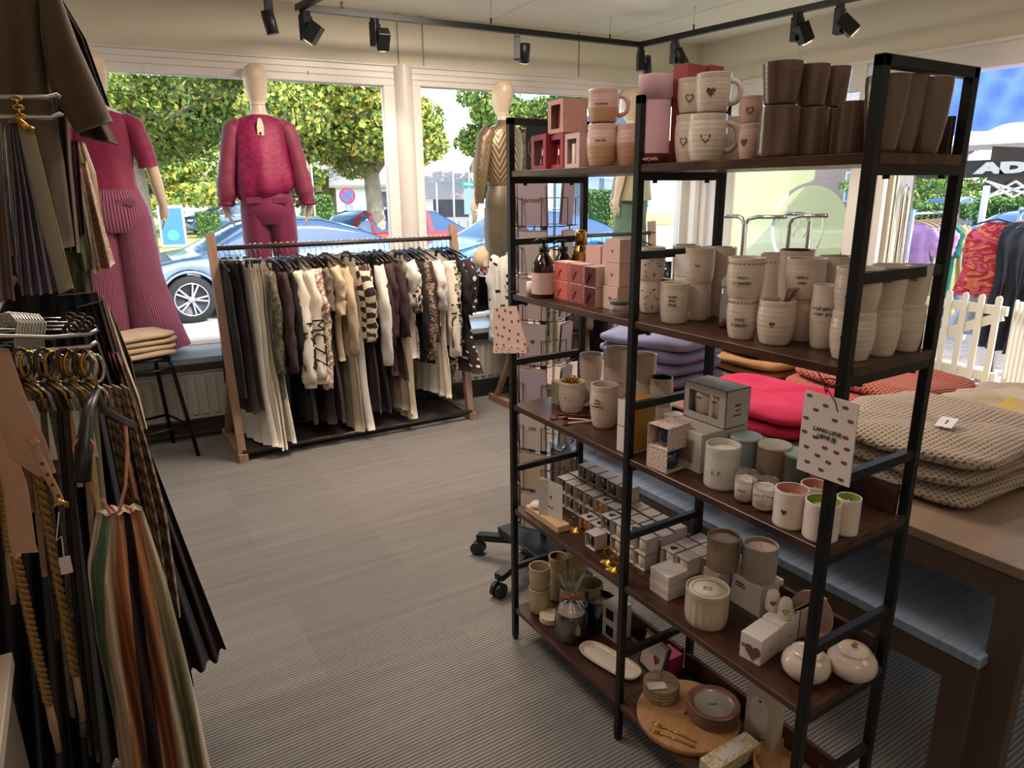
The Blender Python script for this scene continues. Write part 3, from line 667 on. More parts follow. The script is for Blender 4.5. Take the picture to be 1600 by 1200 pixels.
t = thing('gold_cap_bottle', 'white bottle with a golden shoulder and cap', 'bottle', P, rz)
MB().lathe([(r, 0), (r, h*.5)], 28).build('body', CARDW, t); MB().lathe([(r, h*.5), (r, h*.60), (r*.9, h*.68), (r*.62, h*.74), (r*.6, h*.76)], 28, capb=False).build('shoulder', mat('b58a52', .25, 1), t); MB().lathe([(r*.68, h*.76), (r*.68, h*.96), (r*.55, h)], 24, capt=True).build('cap', mat('c79b58', .3, 1), t)
P, r, h, rz = place(829, 462, 13, 441, z2); t = thing('candle_pot', 'tiny white pot behind the first soap bottle', 'pot', P, rz); MB().lathe([(r, 0), (r, h)], 20, capt=True).build('pot', CARDW, t)
CG = 'small open candle cartons in coral, rose and dark red'
CC = [('coral', 'e0746a'), ('rose', 'a85652'), ('dark red', '5e1a22')]
for i, (px, py, l, r_, pt) in enumerate([(887, 470, 866, 894, 443), (909, 475, 890, 914, 449), (930, 481, 912, 946, 453)]):
    c, dx, wy, h, a = boxpos(px, py, l, r_, pt, z2, 0)
    for k in range(2):
        m2 = mat(CC[i][1], .6)
        t = thing('candle_carton', 'white candle carton with a %s front, %s of its stack' % (CC[i][0], 'lower' if k == 0 else 'upper'), 'carton', (c.x+.03, c.y, z2+k*.055), 0, CG)
        MB().box(-dx/2-.03, dx/2+.0, -wy/2, wy/2, 0, .054).build('carton', CARDP, t); MB().box(-dx/2-.0315, -dx/2-.03, -wy/2+.001, wy/2-.003, .002, .052).build('front_panel', m2, t)
        MB().prism([(-.012, .0), (.0, .013), (.010, .007), (.0, -.004), (-.004, -.016), (-.014, -.012)], .003, Matrix.Translation((-dx/2-.0345, wy*.1, .026)) @ Matrix.Rotation(-pi/2, 4, 'Z')).build('flap', mat(CC[i][1], .7, var=.3), t)
for n_, (px, py, l, r_, pt, zz) in enumerate([(964, 484, 941, 984, 450, z2), (964, 450, 944, 985, 415, z2+.065), (966, 440, 945, 992, 390, z2+.065), (938, 440, 918, 946, 381, z2+.062), (1000, 470, 995, 1029, 384, z2)]):
    pass
def lblbox(label, px, py, l, r_, pt, z, name='white_carton', cat='carton', group=None, a=0, m=CARDP, dims=None, dot=True):
    t, dx, wy, h = sbox(name, label, cat, px, py, l, r_, pt, z, m, a, None, group, dims=dims)
    if dot: heartpart_flat(t, (-dx/2-.0006, 0, h*.5), wy*.16, mat('6d5a58', .7)); 
    return t, dx, wy, h
WG = 'plain pink white cartons on the second shelf'
t, dx, wy, h = lblbox('pale pink carton, lowest of the stack behind the candle tin', 964, 486, 941, 985, 450, z2, group=WG)
c0 = Vector(t.location)
for k, lb in enumerate(['pale pink carton, middle of the stack behind the candle tin', 'pale pink carton, top of the stack behind the candle tin']):
    t2 = thing('white_carton', lb, 'carton', c0+Vector((.004, .0, (h+.001)*(k+1))), 0, WG); MB().rbox(-dx/2, dx/2, -wy/2, wy/2, 0, h, .001).build('carton', CARDP, t2); heartpart_flat(t2, (-dx/2-.0006, 0, h*.5), wy*.14, mat('6d5a58', .7))
for k, (yy, n) in enumerate([(c0.y+.075, 1), (c0.y+.15, 1)]):
    for q in range(2):
        t2 = thing('white_carton', ['pale pink carton behind the coral cartons, ', 'pale pink carton beside the gold capped bottle, '][k]+['standing on the board', 'set on top of another'][q], 'carton', (c0.x+.085, yy, z2+q*.078), 0, WG); MB().rbox(-.05, .03, -.034, .034, 0, .077, .001).build('carton', CARDP, t2)
P, r, h, rz = place(967, 494, 28, 470, z2); t = thing('candle_tin', 'round white candle tin with a grey lid, left of the middle post', 'candle tin', P, rz)
MB().lathe([(r, 0), (r, h*.9)], 28).build('tin', CARDW, t); MB().lathe([(r*1.03, h*.72), (r*1.03, h), (r*.98, h+.001)], 28, capt=True).build('lid', mat('8e8e86', .3, .7), t); text('hello you', .0075, INK, t, (-.005, -r-.0006, h*.38), bend=r); MB().lathe([(.002, 0), (.0021, .0005)], 8, c=(0, 0, 0)).build('dot', INK, t)
for k in range(3):
    t2 = thing('white_carton', 'white carton beside the middle post, %s of three' % ['lowest', 'middle', 'top'][k], 'carton', (X0+.165, YB-.035, z2+k*.052), 0, WG); MB().rbox(-.05, .05, -.028, .022, 0, .051, .001).build('carton', CARDW, t2)
G2 = 'ribbed white cups on the second shelf'
cs = [(1014, 490, 34, 437, 0, 'barrel', None, None, 'dark speckled white cup behind the middle post, lower one', 'spk'), (1020, 437, 42, 388, .085, 'ribbed', None, None, 'dark speckled white cup behind the middle post, upper one', 'spk'),
      (1068, 470, 42, 384, 0, 'taper', None, None, 'tall white cup whose rim shows above the second side rail', ''), (1121, 497, 44, 388, 0, 'tall', None, None, 'tall white cup left of the rear middle post', ''),
      (1088, 502, 40, 444, 0, 'barrel', None, None, 'white ribbed cup, lower of the pair behind the small single cup', ''), (1091, 444, 45, 389, .088, 'ribbed', None, ('lief', .009, .55), 'white ribbed cup, upper of the pair behind the small single cup', ''),
      (1052, 507, 46, 444, 0, 'ribbed', None, ('lovely\nlittle\nthings', .009, .6), 'small single ribbed cup at the front, first right of the middle post', ''),
      (1236, 497, 52, 392, 0, 'tall', mat('5e4a4c', .4), None, 'white cup with a dark inside, tallest rim at the back of the second shelf', ''), (1205, 505, 48, 398, 0, 'taper', None, None, 'white cup with a dotted rim, back row left of the dark one', 'dots'), (1295, 505, 52, 402, 0, 'taper', None, None, 'white cup in the back row, right of the dark one', ''),
      (1157, 532, 48, 466, 0, 'barrel', None, ('voor\nvriendin', .011, .45), 'dotted rim ribbed cup with small print, lower of its stack', 'dots'), (1167, 464, 55, 405, .092, 'ribbed', None, ('voor\nvriendin', .011, .5), 'dotted rim ribbed cup with small print, upper of its stack', 'dots'),
      (1248, 535, 44, 466, 0, 'barrel', None, None, 'ribbed cup, lower of the stack right of the heart cup', ''), (1254, 466, 58, 406, .092, 'ribbed', None, ('liefste\noma', .010, .52), 'ribbed cup with small print, upper of the stack right of the heart cup', ''),
      (1209, 541, 58, 472, 0, 'barrel', None, None, 'ribbed cup with a small heart holding wooden sticks', 'heart'),
      (1283, 547, 44, 447, 0, 'barrel', None, ('veel geluk\nvoor jou', .010, .62), 'tall narrow ribbed cup with small print, left of the front post', ''),
      (1412, 550, 46, 477, 0, 'barrel', None, None, 'white cup, lower of the rightmost stack on the second shelf', ''), (1414, 476, 48, 416, .108, 'taper', None, ('oma', .011, .7), 'white cup with small print, upper of the rightmost stack on the second shelf', ''),
      (1374, 558, 48, 486, 0, 'barrel', None, None, 'white cup, lower of the stack just right of the front post', ''), (1376, 484, 52, 416, .105, 'taper', None, ('opa', .011, .7), 'white cup with small print, upper of the stack just right of the front post', ''),
      (1326, 566, 66, 490, 0, 'barrel', None, ('lieverd', .010, .5), 'white ribbed cup half hidden by the front post, lower one', ''), (1334, 490, 66, 421, .098, 'ribbed', None, ('lieverd', .010, .4), 'white ribbed cup half hidden by the front post, upper one', '')]
for px, pb, w, pt, bz, kd, inn, tx, lb, sp in cs:
    if bz == 0: tt, P, r, h, rz = cup(lb, px, pb, w, pt, z2, None, kd, None, inn, None, (.5, .012, -.2, False) if sp == 'heart' else None, tx, group=G2, dots=sp == 'dots'); last = (P, r, h)
    else: 
        lowP = last[0] if not lb.startswith('x') else last[0]
        P, r, h, rz = lowP, w/2*depth(lowP)/F, None, 0
        Q = Vector((lowP.x, lowP.y, z2+last[2]-.004)); rz = math.atan2(Q.y, Q.x)-pi/2; hh = zat(Vector((Q.x-.02, Q.y-.03, 0)), px, pt)-Q.z
        t = thing('cup', lb, 'cup', Q, rz, G2); out, inn_ = cupprof(kd, r, max(hh, .05)); hh = max(hh, .05)
        MB().lathe(out, 32).build('body', CREAM, t); MB().lathe([(out[-1][0], hh), (out[-1][0]-.0012, hh+.0012), (inn_[0][0], hh)]+inn_, 32, capb=False, capt=True).build('inside', CREAM, t)
        if tx: text(tx[0], tx[1], INK, t, (-.15*r, -r*.99, hh*tx[2]))
        if sp == 'dots':
            d = MB()
            for i in range(26): a = 2*pi*i/26; d.box(-.0016, .0016, -.0005, .0004, -.0016, .0016, Matrix.Translation((r*.985*cos(a), r*.985*sin(a), hh*.88)) @ Matrix.Rotation(a+pi/2, 4, 'Z') @ Matrix.Rotation(pi/4, 4, 'Y'))
            d.build('dotted_band', mat('8a7a72', .6), t)
        tt = t
    if sp == 'spk':
        d = MB(); rnd = random.Random(3)
        for i in range(16):
            a = rnd.uniform(-2.4, -.7); zz = rnd.uniform(.15, .85)*.08; rr = r*.985; d.box(-.0014, .0014, -.002, .0006, -.0014, .0014, Matrix.Translation((rr*cos(a), rr*sin(a), zz)) @ Matrix.Rotation(a+pi/2, 4, 'Z'))
        d.build('speckles', mat('5a4238', .6), tt)
    if sp == 'heart':
        s = thing('wooden_stick_bundle', 'thin wooden sticks standing in the ribbed heart cup', 'sticks', tt.location+Vector((.008, 0, h-.03)), rz)
        for i in range(8):
            q = MB(); q.cyl((.003*(i % 3), .003*(i//3), 0), (.012+.003*i, .004*(i % 3), .052+.003*(i % 2)), .0012, 6); q.build('stick', mat('7b5546', .6), s)
P, r, h, rz = place(1132, 514, 24, 447, z2)
t = thing('glass_tumbler', 'clear glass tumbler holding a folded napkin, left of the dotted cups', 'glass', P, rz); CLEAR = glassmat('clear_glass', (.93, .95, .95), .10)
MB().lathe([(r*.7, 0), (r*.95, .01), (r, h*.5), (r*.95, h), (r*.93, h), (r*.97, h*.5), (r*.9, .013)], 28).build('glass', CLEAR, t); MB().lathe([(r*.85, .004), (r*.9, .022)], 20, capt=True).build('amber_base', glassy('7a4a20'), t)
MB().prism([(-.012, .02), (.012, .02), (.018, h+.018), (.004, h+.006), (-.004, h+.024), (-.014, h+.008)], .004).build('napkin', mat('e8e4e4', .9), t)

# ---- third shelf ---------------------------------------------------------
z3 = Z[2]
t, dx, wy, h = sbox('kraft_box', 'small olive kraft box behind the spoon mug', 'box', 872, 634, 861, 890, 599, z3, mat('b0a67e', .7))
G3 = 'white ribbed mugs on the third shelf'
cup('white mug with a handle holding golden spoons', 893, 647, 42, 600, z3, None, 'barrel', handle=-.2, heart=(.55, .008, -.5, False), group=G3, name='mug', cat='mug')
_, Pm, rm, hm, rzm = cup('white mug with small print standing at the front of the third shelf', 943, 671, 45, 605, z3, None, 'barrel', txt=('lieve\nmooie\nzonnestraal', .009, .62), phi=-.5, group=G3, name='mug', cat='mug')
def stack2(lb, px, pb, w, pt1, pt2, z, kd1, kd2, group, m=None, w2=None, inner=None, handle=None, name='cup', cat='cup'):
    _, P, r, h, rz = cup(lb+', lower one', px, pb, w, pt1, z, None, kd1, m, group=group, name=name, cat=cat); Q = P+Vector((0, 0, h-.003)); hh = zat(Vector((Q.x-.02, Q.y-.03, 0)), px, pt2)-Q.z
    t = thing(name, lb+', upper one', cat, Q, rz, group); r2 = r*(w2/w if w2 else 1); out, inn = cupprof(kd2, r2, hh); mm = m or CREAM
    MB().lathe(out, 32).build('body', mm, t); MB().lathe([(out[-1][0], hh), (out[-1][0]-.0012, hh+.0012), (inn[0][0], hh)]+inn, 32, capb=False, capt=True).build('inside', inner or mm, t)
    return t, r2, hh
stack2('white ribbed mug stacked behind the golden spoons', 922, 636, 35, 596, 557, z3, 'barrel', 'ribbed', G3, w2=36); stack2('tall white mug stacked left of the middle post on the third shelf', 961, 642, 38, 598, 548, z3, 'barrel', 'straight', G3, w2=40)
stack2('cream mug stacked just right of the middle post on the third shelf', 1004, 655, 34, 600, 558, z3, 'barrel', 'ribbed', G3, w2=36)
stack2('cream cup stacked left of the white gift boxes', 1030, 675, 36, 637, 594, z3, 'straight', 'barrel', 'cream cups with black inside', w2=36, inner=mat('1a1212', .3))
g = thing('golden_spoon_set', 'golden spoons standing in the white mug', 'spoons', Vector((onz(893, 647, z3).x+.02, onz(893, 647, z3).y+.03, z3+.045)), -.5)
for i in range(5):
    s = MB(); x = -.016+.008*i; s.tube([(x, 0, 0), (x*1.2, .004*(i % 2), .045)], .0014, 6); s.lathe([(.001, -.012), (.006, -.006), (.007, .002), (.002, .011)], 10, c=(x*1.2, .004*(i % 2), .052+.003*(i % 2)), T=None); s.build('spoon', GOLD, g)
def spoon(label, p0, p1, z, m, m2):
    A = onz(*p0, z+.004); B = onz(*p1, z+.004); t = thing('tea_spoon', label, 'spoon', (A.x, A.y, z), 0, 'small spoons lying on the third shelf'); L_ = (B-A); a = math.atan2(L_.y, L_.x); L_ = L_.length; t.rotation_euler[2] = a
    MB().tube([(L_*.18, 0, .004), (L_*.6, 0, .005), (L_, 0, .004)], [.0018, .002, .0028], 8).build('handle', m2, t)
    T = Matrix.Translation((L_*.1, 0, .004)) @ Matrix.Diagonal((1.5, 1, .3, 1)); b = MB(); b.lathe([(.0005, -.009), (.006, -.006), (.009, 0), (.0095, .001), (.0055, -.004), (.0005, -.0055)], 16, T=T, capb=False); b.build('bowl', m, t)
COP = mat('8c5a44', .25, 1)
spoon('copper spoon with white handle lying nearest the shelf edge', (880, 662), (924, 658), z3, COP, CARDW); spoon('copper spoon with white handle lying in the middle of the three', (880, 653), (924, 657), z3, COP, CARDW); spoon('dark copper spoon lying furthest left on the third shelf', (860, 653), (905, 652), z3, COP, COP); spoon('copper spoon lying behind the others, near the spoon mug', (870, 646), (922, 651), z3, COP, COP)
AMB = mat('c48a1e', .12, coat=1, emit=0); c, dx, wy, h, a = boxpos(980, 711, 963, 1022, 681, z3, 0)
for k in range(2):
    t = thing('amber_candle_box', 'open white carton with an amber glass candle, %s of two behind the middle post' % ('lower', 'upper')[k], 'candle box', c+Vector((0, 0, k*(.072))), 0, 'amber candle boxes'); hh = .071
    MB().box(-dx/2, -dx/2+.0015, -wy/2, wy/2, 0, hh).box(-dx/2, dx/2, -wy/2, wy/2, 0, .0015).box(-dx/2, -dx/2+.012, -wy/2, -wy/2+.001, 0, hh).build('carton', CARDW, t)
    MB().rbox(-dx/2+.002, dx/2, -wy/2+.0005, wy/2-.002, .002, hh-.001, .002).build('amber_window', AMB, t)
P, r, h, rz = place(1052, 655, 34, 640, z3); P.z = z3
t = thing('lidded_tin', 'round tin with a clear top behind the blue candle boxes', 'tin', (P.x, P.y, z3), rz); hh = zat(P, 1052, 648)-z3; MB().lathe([(r, 0), (r, hh*.8), (r*1.04, hh*.82), (r*1.04, hh), (r*.95, hh+.002)], 28, capt=True).build('tin', mat('b9b9b4', .25, .6), t); MB().lathe([(r*.9, hh+.0025), (r*.9, hh+.003)], 28, capt=True).build('lid_label', CARDW, t)
BLUE = mat('1d3550', .12, coat=1); DOT = uvmat('dotted_card', 'spots', ['e4c9bf', '5e4038'], 7, 7, .7)
c, dx, wy, h, a = boxpos(1041, 741, 1009, 1075, 712, z3, 4)
for k in range(2):
    t = sleeve('blue_candle_box', 'dotted carton with a dark blue glass candle, %s of two on the third shelf' % ('lower one, candle facing right,', 'upper one, candle facing left,')[k], 'candle box', c+Vector((0, 0, k*.0505)), a, dx, wy, .05, DOT, BLUE, 'blue candle boxes', openy=(k == 0)) if False else None
    t = thing('blue_candle_box', 'dotted carton with a dark blue glass candle, %s' % ('lower of two, its glass on the right', 'upper of two, its glass on the left')[k], 'candle box', c+Vector((0, 0, k*.0575)), a, 'blue candle boxes')
    hh = .057; kk = .0012; m = MB().box(-dx/2, dx/2, -wy/2, wy/2, 0, kk).box(-dx/2, dx/2, -wy/2, wy/2, hh-kk, hh).box(dx/2-kk, dx/2, -wy/2, wy/2, 0, hh).box(-dx/2, dx/2, wy/2-kk, wy/2, 0, hh)
    if k: m.box(-dx/2, dx/2, -wy/2, -wy/2+kk, 0, hh)
    else: m.box(-dx/2, -dx/2+kk, -wy/2, wy/2, 0, hh)
    m.build('sleeve', DOT, t); r = min(dx, wy)*.40; MB().lathe([(r*.85, .002), (r, .008), (r, hh*.9), (r-.002, hh*.9), (r-.003, hh*.6)], 24, capt=True).build('candle_glass', BLUE, t)
GIFT = uvmat('ribbed_gift_card', 'ribs', ['d6cfcb', 'c3bab5'], 16, 1, .6)
t, dxg, wyg, hg = sbox('gift_box', 'large white ribbed gift box lying under the cup gift box', 'gift box', 1093, 741, 1030, 1130, 680, z3, GIFT, 0, None, 'white gift boxes')
MB().box(-dxg/2-.001, -dxg/2, -wyg*.32, wyg*.05, hg*.2, hg*.78).build('window', mat('8f7f74', .2), t)
c = Vector(t.location)
t, dx_, wy_, h_ = sbox('gift_box', 'white ribbed gift box at the back, left of the grey canister', 'gift box', 1130, 730, 1112, 1163, 672, z3, GIFT, 0, None, 'white gift boxes')
cw, dx, wy, h, a = boxpos(1132, 672, 1066, 1168, 613, z3+hg, 0); wy = min(wy, .16)
t = thing('cup_gift_box', 'white gift box with a window showing two cups, on top of the large box', 'gift box', (cw.x, cw.y, z3+hg+.001), a, 'white gift boxes')
k = .0015; m = MB().box(-dx/2, dx/2, -wy/2, wy/2, 0, k).box(-dx/2, dx/2, -wy/2, wy/2, h-k, h).box(-dx/2, dx/2, -wy/2, -wy/2+k, 0, h).box(-dx/2, dx/2, wy/2-k, wy/2, 0, h).box(dx/2-k, dx/2, -wy/2, wy/2, 0, h)
m.box(-dx/2, -dx/2+k, -wy/2, -wy*.34, 0, h).box(-dx/2, -dx/2+k, wy*.38, wy/2, 0, h).box(-dx/2, -dx/2+k, -wy*.34, wy*.38, 0, h*.2).box(-dx/2, -dx/2+k, -wy*.34, wy*.38, h*.8, h); m.build('carton', GIFT, t)
for yy in (-.16, .19): 
    o = MB().lathe([(.026, .004), (.031, .02), (.033, .05), (.034, h*.86)], 24, c=(0, yy*wy, 0), capt=True).build('cup', CREAM, t); text('mama', .007, INK, o, (-.034, yy*wy, h*.6), rz=-pi/2)
MB().box(-dx/2-.0003, -dx/2, -.004, .004, h*.2, h*.8, Matrix.Translation((0, -.02, 0))).build('divider', GIFT, t)
text('little\nand\nloved', .012, mat('8b7f79', .6), t, (.0, -wy/2-.0008, h*.45)); 
# candles
def candle(name, label, px, pyb, w, pyt, z, shell, wax, wick=True, fill=.86, kind='plain', cat='candle', group=None, heart=None, txt=None, inner=None, clear=False, wicks=1, base=None):
    P, r, h, rz = place(px, pyb, w, pyt, z, basef=.95); t = thing(name, label, cat, P, rz, group); out, inn = cupprof(kind, r, h, .003 if not clear else .0025)
    MB().lathe(out+[(out[-1][0]-.0012, h+.001), (inn[0][0], h)]+[q for q in inn if q[1] > h*fill-.01], 32).build('jar', shell, t)
    if inner: MB().lathe([(inn[0][0]-.0003, h-.0005)]+[(q[0]-.0003, q[1]) for q in inn if q[1] > h*fill-.002], 32, capb=False).build('inside', inner, t)
    MB().lathe([(inn[-1][0]*.97, .004), (r-.0045, .010), (r-.0038, h*fill)], 32, capt=True).build('wax', wax, t)
    for i in range(wicks):
        if wick: MB().tube([(.006*i, 0, h*fill), (.002+.006*i, 0, h*fill+.006), (-.002+.006*i, .001, h*fill+.011)], .0011, 6).build('wick', mat('e9e0d2', .8), t)
    if heart: heartpart(t, r, h*heart[0], heart[1], heart[2], HEARTC, heart[3])
    if txt: text(txt[0], txt[1], INK, t, (r*1.015*sin(txt[3]), -r*1.015*cos(txt[3]), h*txt[2]), rz=txt[3], shear=.2)
    return t, P, r, h
FROST = mat('ddd8d2', .35, alpha=.75)
candle('frosted_candle', 'large frosted white glass candle with an engraved mark', 1125, 768, 54, 702, z3, FROST, WAX, txt=('L  F', .014, .42, -.35))
for px, pb, w, pt, cl, lb in [(1161, 741, 49, 692, '9ba7ab', 'blue grey canister with a flat lid, left of the three canisters'), (1205, 757, 51, 706, '9c8670', 'beige canister with a pale flat lid, in the middle of the three canisters'), (1245, 768, 50, 719, '5d665a', 'dark green canister with a pale green lid, behind the hanging tag'), (1282, 782, 40, 735, 'a5706a', 'dusty pink canister half hidden behind the front post')]:
    P, r, h, rz = place(px, pb, w, pt, z3, basef=.95); t = thing('canister', lb, 'canister', P, rz, 'canisters on the third shelf')
    MB().lathe([(r*.95, 0), (r, .005), (r, h)], 32).build('body', mat(cl, .55), t); c2 = {'9ba7ab': 'aab8bb', '9c8670': 'cbb9a2', '5d665a': '9fb3a6', 'a5706a': 'bb8a84'}[cl]; MB().lathe([(r*1.02, h), (r*1.02, h+.005), (r*.98, h+.008)], 32, capt=True).build('lid', mat(c2, .5), t)
JAR = glassmat('jar_glass', (.96, .96, .97), .12)
candle('glass_candle', 'small clear glass candle, left of two beside the heart candle', 1162, 790, 38, 744, z3, JAR, WAX, kind='taper', fill=.78, wicks=1, clear=True, group='small clear glass candles', txt=('happy', .008, .5, -.3)); candle('glass_candle', 'small clear glass candle, right of two beside the heart candle', 1192, 804, 42, 757, z3, JAR, WAX, kind='taper', fill=.78, wicks=2, clear=True, group='small clear glass candles', txt=('lots of love', .009, .62, -.1))
PK = mat('c98a7c', .5); GN = mat('8ca13c', .5); SHW = mat('ead9d0', .3, coat=.3)
candle('heart_candle', 'white candle pot with a pink inside and a small heart', 1231, 829, 51, 772, z3, SHW, WAXP, fill=.74, inner=PK, heart=(.48, .013, -.35, False), group='white candle pots on the third shelf')
candle('heart_candle', 'white candle pot with a pink inside, behind the heart pot', 1268, 812, 44, 763, z3, SHW, WAXP, fill=.74, inner=PK, group='white candle pots on the third shelf')
candle('green_candle', 'white candle pot with a green inside, behind the front post', 1279, 850, 54, 791, z3, SHW, WAX, fill=.78, inner=GN, wicks=2, group='white candle pots on the third shelf')
candle('green_candle', 'white candle pot with a green inside, right of the front post', 1319, 839, 37, 782, z3, SHW, WAX, fill=.78, inner=GN, group='white candle pots on the third shelf')
# hanging tag LANG LEVE LIEVE JIJ
A = onx(1293, 612, X0-.012); t = thing('hanging_card', 'white card with lip prints and hand lettering, tied to the front post', 'card', (X0-.012, A.y, A.z), 0)
def lp(px, py): P = onx(px, py, X0-.012); return (P.y-A.y, P.z-A.z)
q = [lp(1258, 609), lp(1342, 632), lp(1326, 762), lp(1244, 732)]
TC = Matrix(((0, 1, 0, 0), (1, 0, 0, 0), (0, 0, 1, 0), (0, 0, 0, 1)))
MB().prism(q, .003, TC).build('card', mat('dcd0cc', .7), t)
LIP = mat('7c3b40', .6); rnd = random.Random(5); c0, cx_, cz_ = q[0], (Vector(q[1])-Vector(q[0])), (Vector(q[3])-Vector(q[0]))
for (u, v) in [(.1, .05), (.42, .12), (.78, .08), (.25, .2), (.62, .26), (.9, .22), (.08, .33), (.85, .42), (.08, .5), (.3, .53), (.9, .55), (.15, .68), (.5, .62), (.72, .63), (.88, .72), (.38, .74), (.6, .78), (.2, .86), (.48, .9), (.86, .93)]:
    c = Vector(c0)+cx_*u+cz_*v; s = .0065; l = MB()
    l.prism([(c.x+s*x, c.y+s*y) for x, y in ((-1, 0), (-.5, .5), (0, .35), (.5, .5), (1, 0), (.5, -.5), (-.5, -.5))], -.0006, TC); l.build('lip_print', LIP, t)
m3 = text('LANG LEVE\nLIEVE JIJ', .0112, INK, t, (-.0012, (q[0][0]+q[1][0]+q[2][0]+q[3][0])/4, (q[0][1]+q[2][1])/2+.006), rz=-pi/2, shear=.15, ry=0)
MB().tube([(-.004, 0, -.002), (-.006, .004, .012), (0, .016, .018), (.026, .018, .017), (.03, -.016, .018), (-.004, -.018, .016), (-.006, -.004, .012), (-.004, 0, -.002)], .0012, 6).tube([(-.006, 0, .01), (-.01, .02, .04)], .0011, 6).tube([(-.006, 0, .01), (-.008, -.022, -.012), (-.008, -.03, -.03)], .0011, 6).build('twine', mat('4a2a20', .8), t)
# paper bag tag on the left front post
t = thing('paper_gift_bag', 'pink dotted paper bag card tied to the left front post', 'bag', (X0-.015, YA+.0, 1.235), 0)
PD = uvmat('pink_dotted_paper', 'spots', ['e3bdb2', '6b4238'], 5, 6, .7)
A2 = Vector((X0-.015, YA, 1.235)); lp2 = lambda px, py: ((lambda P: (P.y-A2.y, P.z-A2.z))(onx(px, py, X0-.015)))
MB().prism([lp2(771, 480), lp2(806, 478), lp2(824, 541), lp2(824, 552), lp2(771, 552)], .004, TC).build('paper', PD, t); MB().prism([lp2(771, 540), lp2(824, 541), lp2(824, 552), lp2(771, 552)], -.002, TC).build('fold', PD, t)
MB().tube([(-.003, .01, .03), (.02, .03, .01), (.045, .0, .012), (.02, -.012, .012), (-.004, .0, .012)], .0013, 6).build('twine', mat('8a4a3a', .8), t)
# ---- fourth shelf ---------------------------------------------------------
z4 = Z[3]
PINE = mat('d8b48a', .5, var=.12, vscale=6, stretch=(8, 1, 8))
t, dx, wy, h = sbox('card_holder', 'pale wooden block holding a card and a white stone heart', 'card holder', 872, 834, 821, 890, 824, z4, PINE)
cb = Vector(t.location)
t2 = thing('greeting_card', 'white folded card with a tiny heart standing in the wooden block', 'card', cb+Vector((0, -.03, h)), 0)
MB().prism([(-.055, 0), (.045, 0), (.045, .125), (-.055, .125)], .0008, Matrix.Rotation(rad(-80), 4, 'Z')).prism([(-.055, 0), (-.02, 0), (-.02, .125), (-.055, .125)], .0008, Matrix.Translation((.012, .0, 0)) @ Matrix.Rotation(rad(-50), 4, 'Z')).build('card', mat('cfc6bd', .8), t2)
heartpart_flat(t2, (-.002, .006, .07), .011, HEARTC, rad(-80)); text('little note', .006, INK, t2, (-.002, .006, .035), rz=rad(-80))
t2 = thing('stone_heart', 'smooth white stone heart resting on the wooden block', 'stone', cb+Vector((0, wy*.33, h)), 0)
MB().lathe([(.001, 0), (.018, .001), (.024, .006), (.023, .014), (.014, .02), (.001, .0215)], 24, mod=lambda a, z, k: 1-.18*max(0, cos(a-2.2))**8+.06*cos(a-2.2-pi)).build('stone', mat('eee4da', .5), t2)
VC = mat('cdc1bb', .7); VG = {'a': glassy('9a4a12'), 'r': glassy('3c120e'), 'g': glassy('4b2418'), 'c': mat('cfc0b2', .5), 'k': glassy('1c1412')}
VG['a'] = glassy('b8631a'); n_ = 0
CS = .0475
def vot(px, py, k, g, lab, motif=None, sz=CS, m=VC, jx=0):
    P = onz(px, py, z4); return sleeve('votive_box', lab, 'votive candle', (P.x+sz/2+jx, P.y+sz/2, z4+k*(sz+.0006)), rnd.uniform(-.03, .03), sz, sz*.98, sz, m, VG[g], 'small votive candles in open cartons', motif)
vot(929, 862, 0, 'r', 'lone votive candle carton standing in front, dark red glass')
# grid of cubes in world space
colr = {'r': 'dark red', 'a': 'amber', 'g': 'brown', 'c': 'cream', 'k': 'black'}
rowsV = [  # x offset from the front edge, y of first cube, count, tiers, colours
    (.21, 1.800, 3, 3, 'rrr', 'back row at the far end'), (.155, 1.795, 4, 2, 'kkgg', 'second row at the far end'), (.21, 1.645, 3, 3, 'rgr', 'back row near the middle post'),
    (.10, 1.595, 2, 1, 'aa', 'front row, nearest the card holder'), (.155, 1.585, 2, 2, 'ag', 'second row near the middle post'), (.10, 1.49, 4, 2, 'kccc', 'front row beside the middle post'), (.155, 1.48, 4, 2, 'cccc', 'second row beside the middle post'), (.21, 1.49, 4, 2, 'gccc', 'back row beside the middle post'),
    (.115, 1.245, 3, 2, 'ccc', 'front row right of the middle post'), (.165, 1.245, 3, 2, 'ccc', 'second row right of the middle post'), (.215, 1.245, 3, 2, 'ccc', 'back row right of the middle post')]
POSN = ['first', 'second', 'third', 'fourth']; TIER = ['bottom', 'middle', 'top']
for xo, y0, cnt, tiers, cols, lb in rowsV:
    for i in range(cnt):
        tt_ = tiers if not (lb.startswith('back row at') and i == 0) else 2
        for k in range(tt_):
            if lb.startswith('front row right') and k == 1 and i == 2: continue
            g = cols[i]; sleeve('votive_box', '%s candle carton, %s from the window, %s, %s tier' % (colr[g], POSN[i], lb, TIER[k] if tiers == 3 else ('lower', 'upper')[min(k, 1)]), 'votive candle', (X0+xo+CS/2+rnd.uniform(-.002, .002), y0-i*.0505-CS/2, z4+k*(CS+.0006)), rnd.uniform(-.02, .02), CS, CS*.98, CS, VC, VG[g], 'small votive candles in open cartons', 'heart' if g == 'a' or (k == tt_-1 and i % 2 == 0 and 'front' in lb) else None)
def ringheart(label, px, py, s=.016):
    P = onz(px, py, z4); t = thing('brass_heart', label, 'ornament', (P.x, P.y, z4), rad(-35), 'small brass heart stands')
    MB().lathe([(.016*s/.016, 0), (.016*s/.016, .0015), (.003, .003), (.0025, .006)], 20, capt=True).build('foot', GOLD, t)
    MB().tube([(x, 0, z+.006+s*.62) for x, z in hearts(s*1.3)], .0018, 6, closed=True).build('heart_ring', GOLD, t)
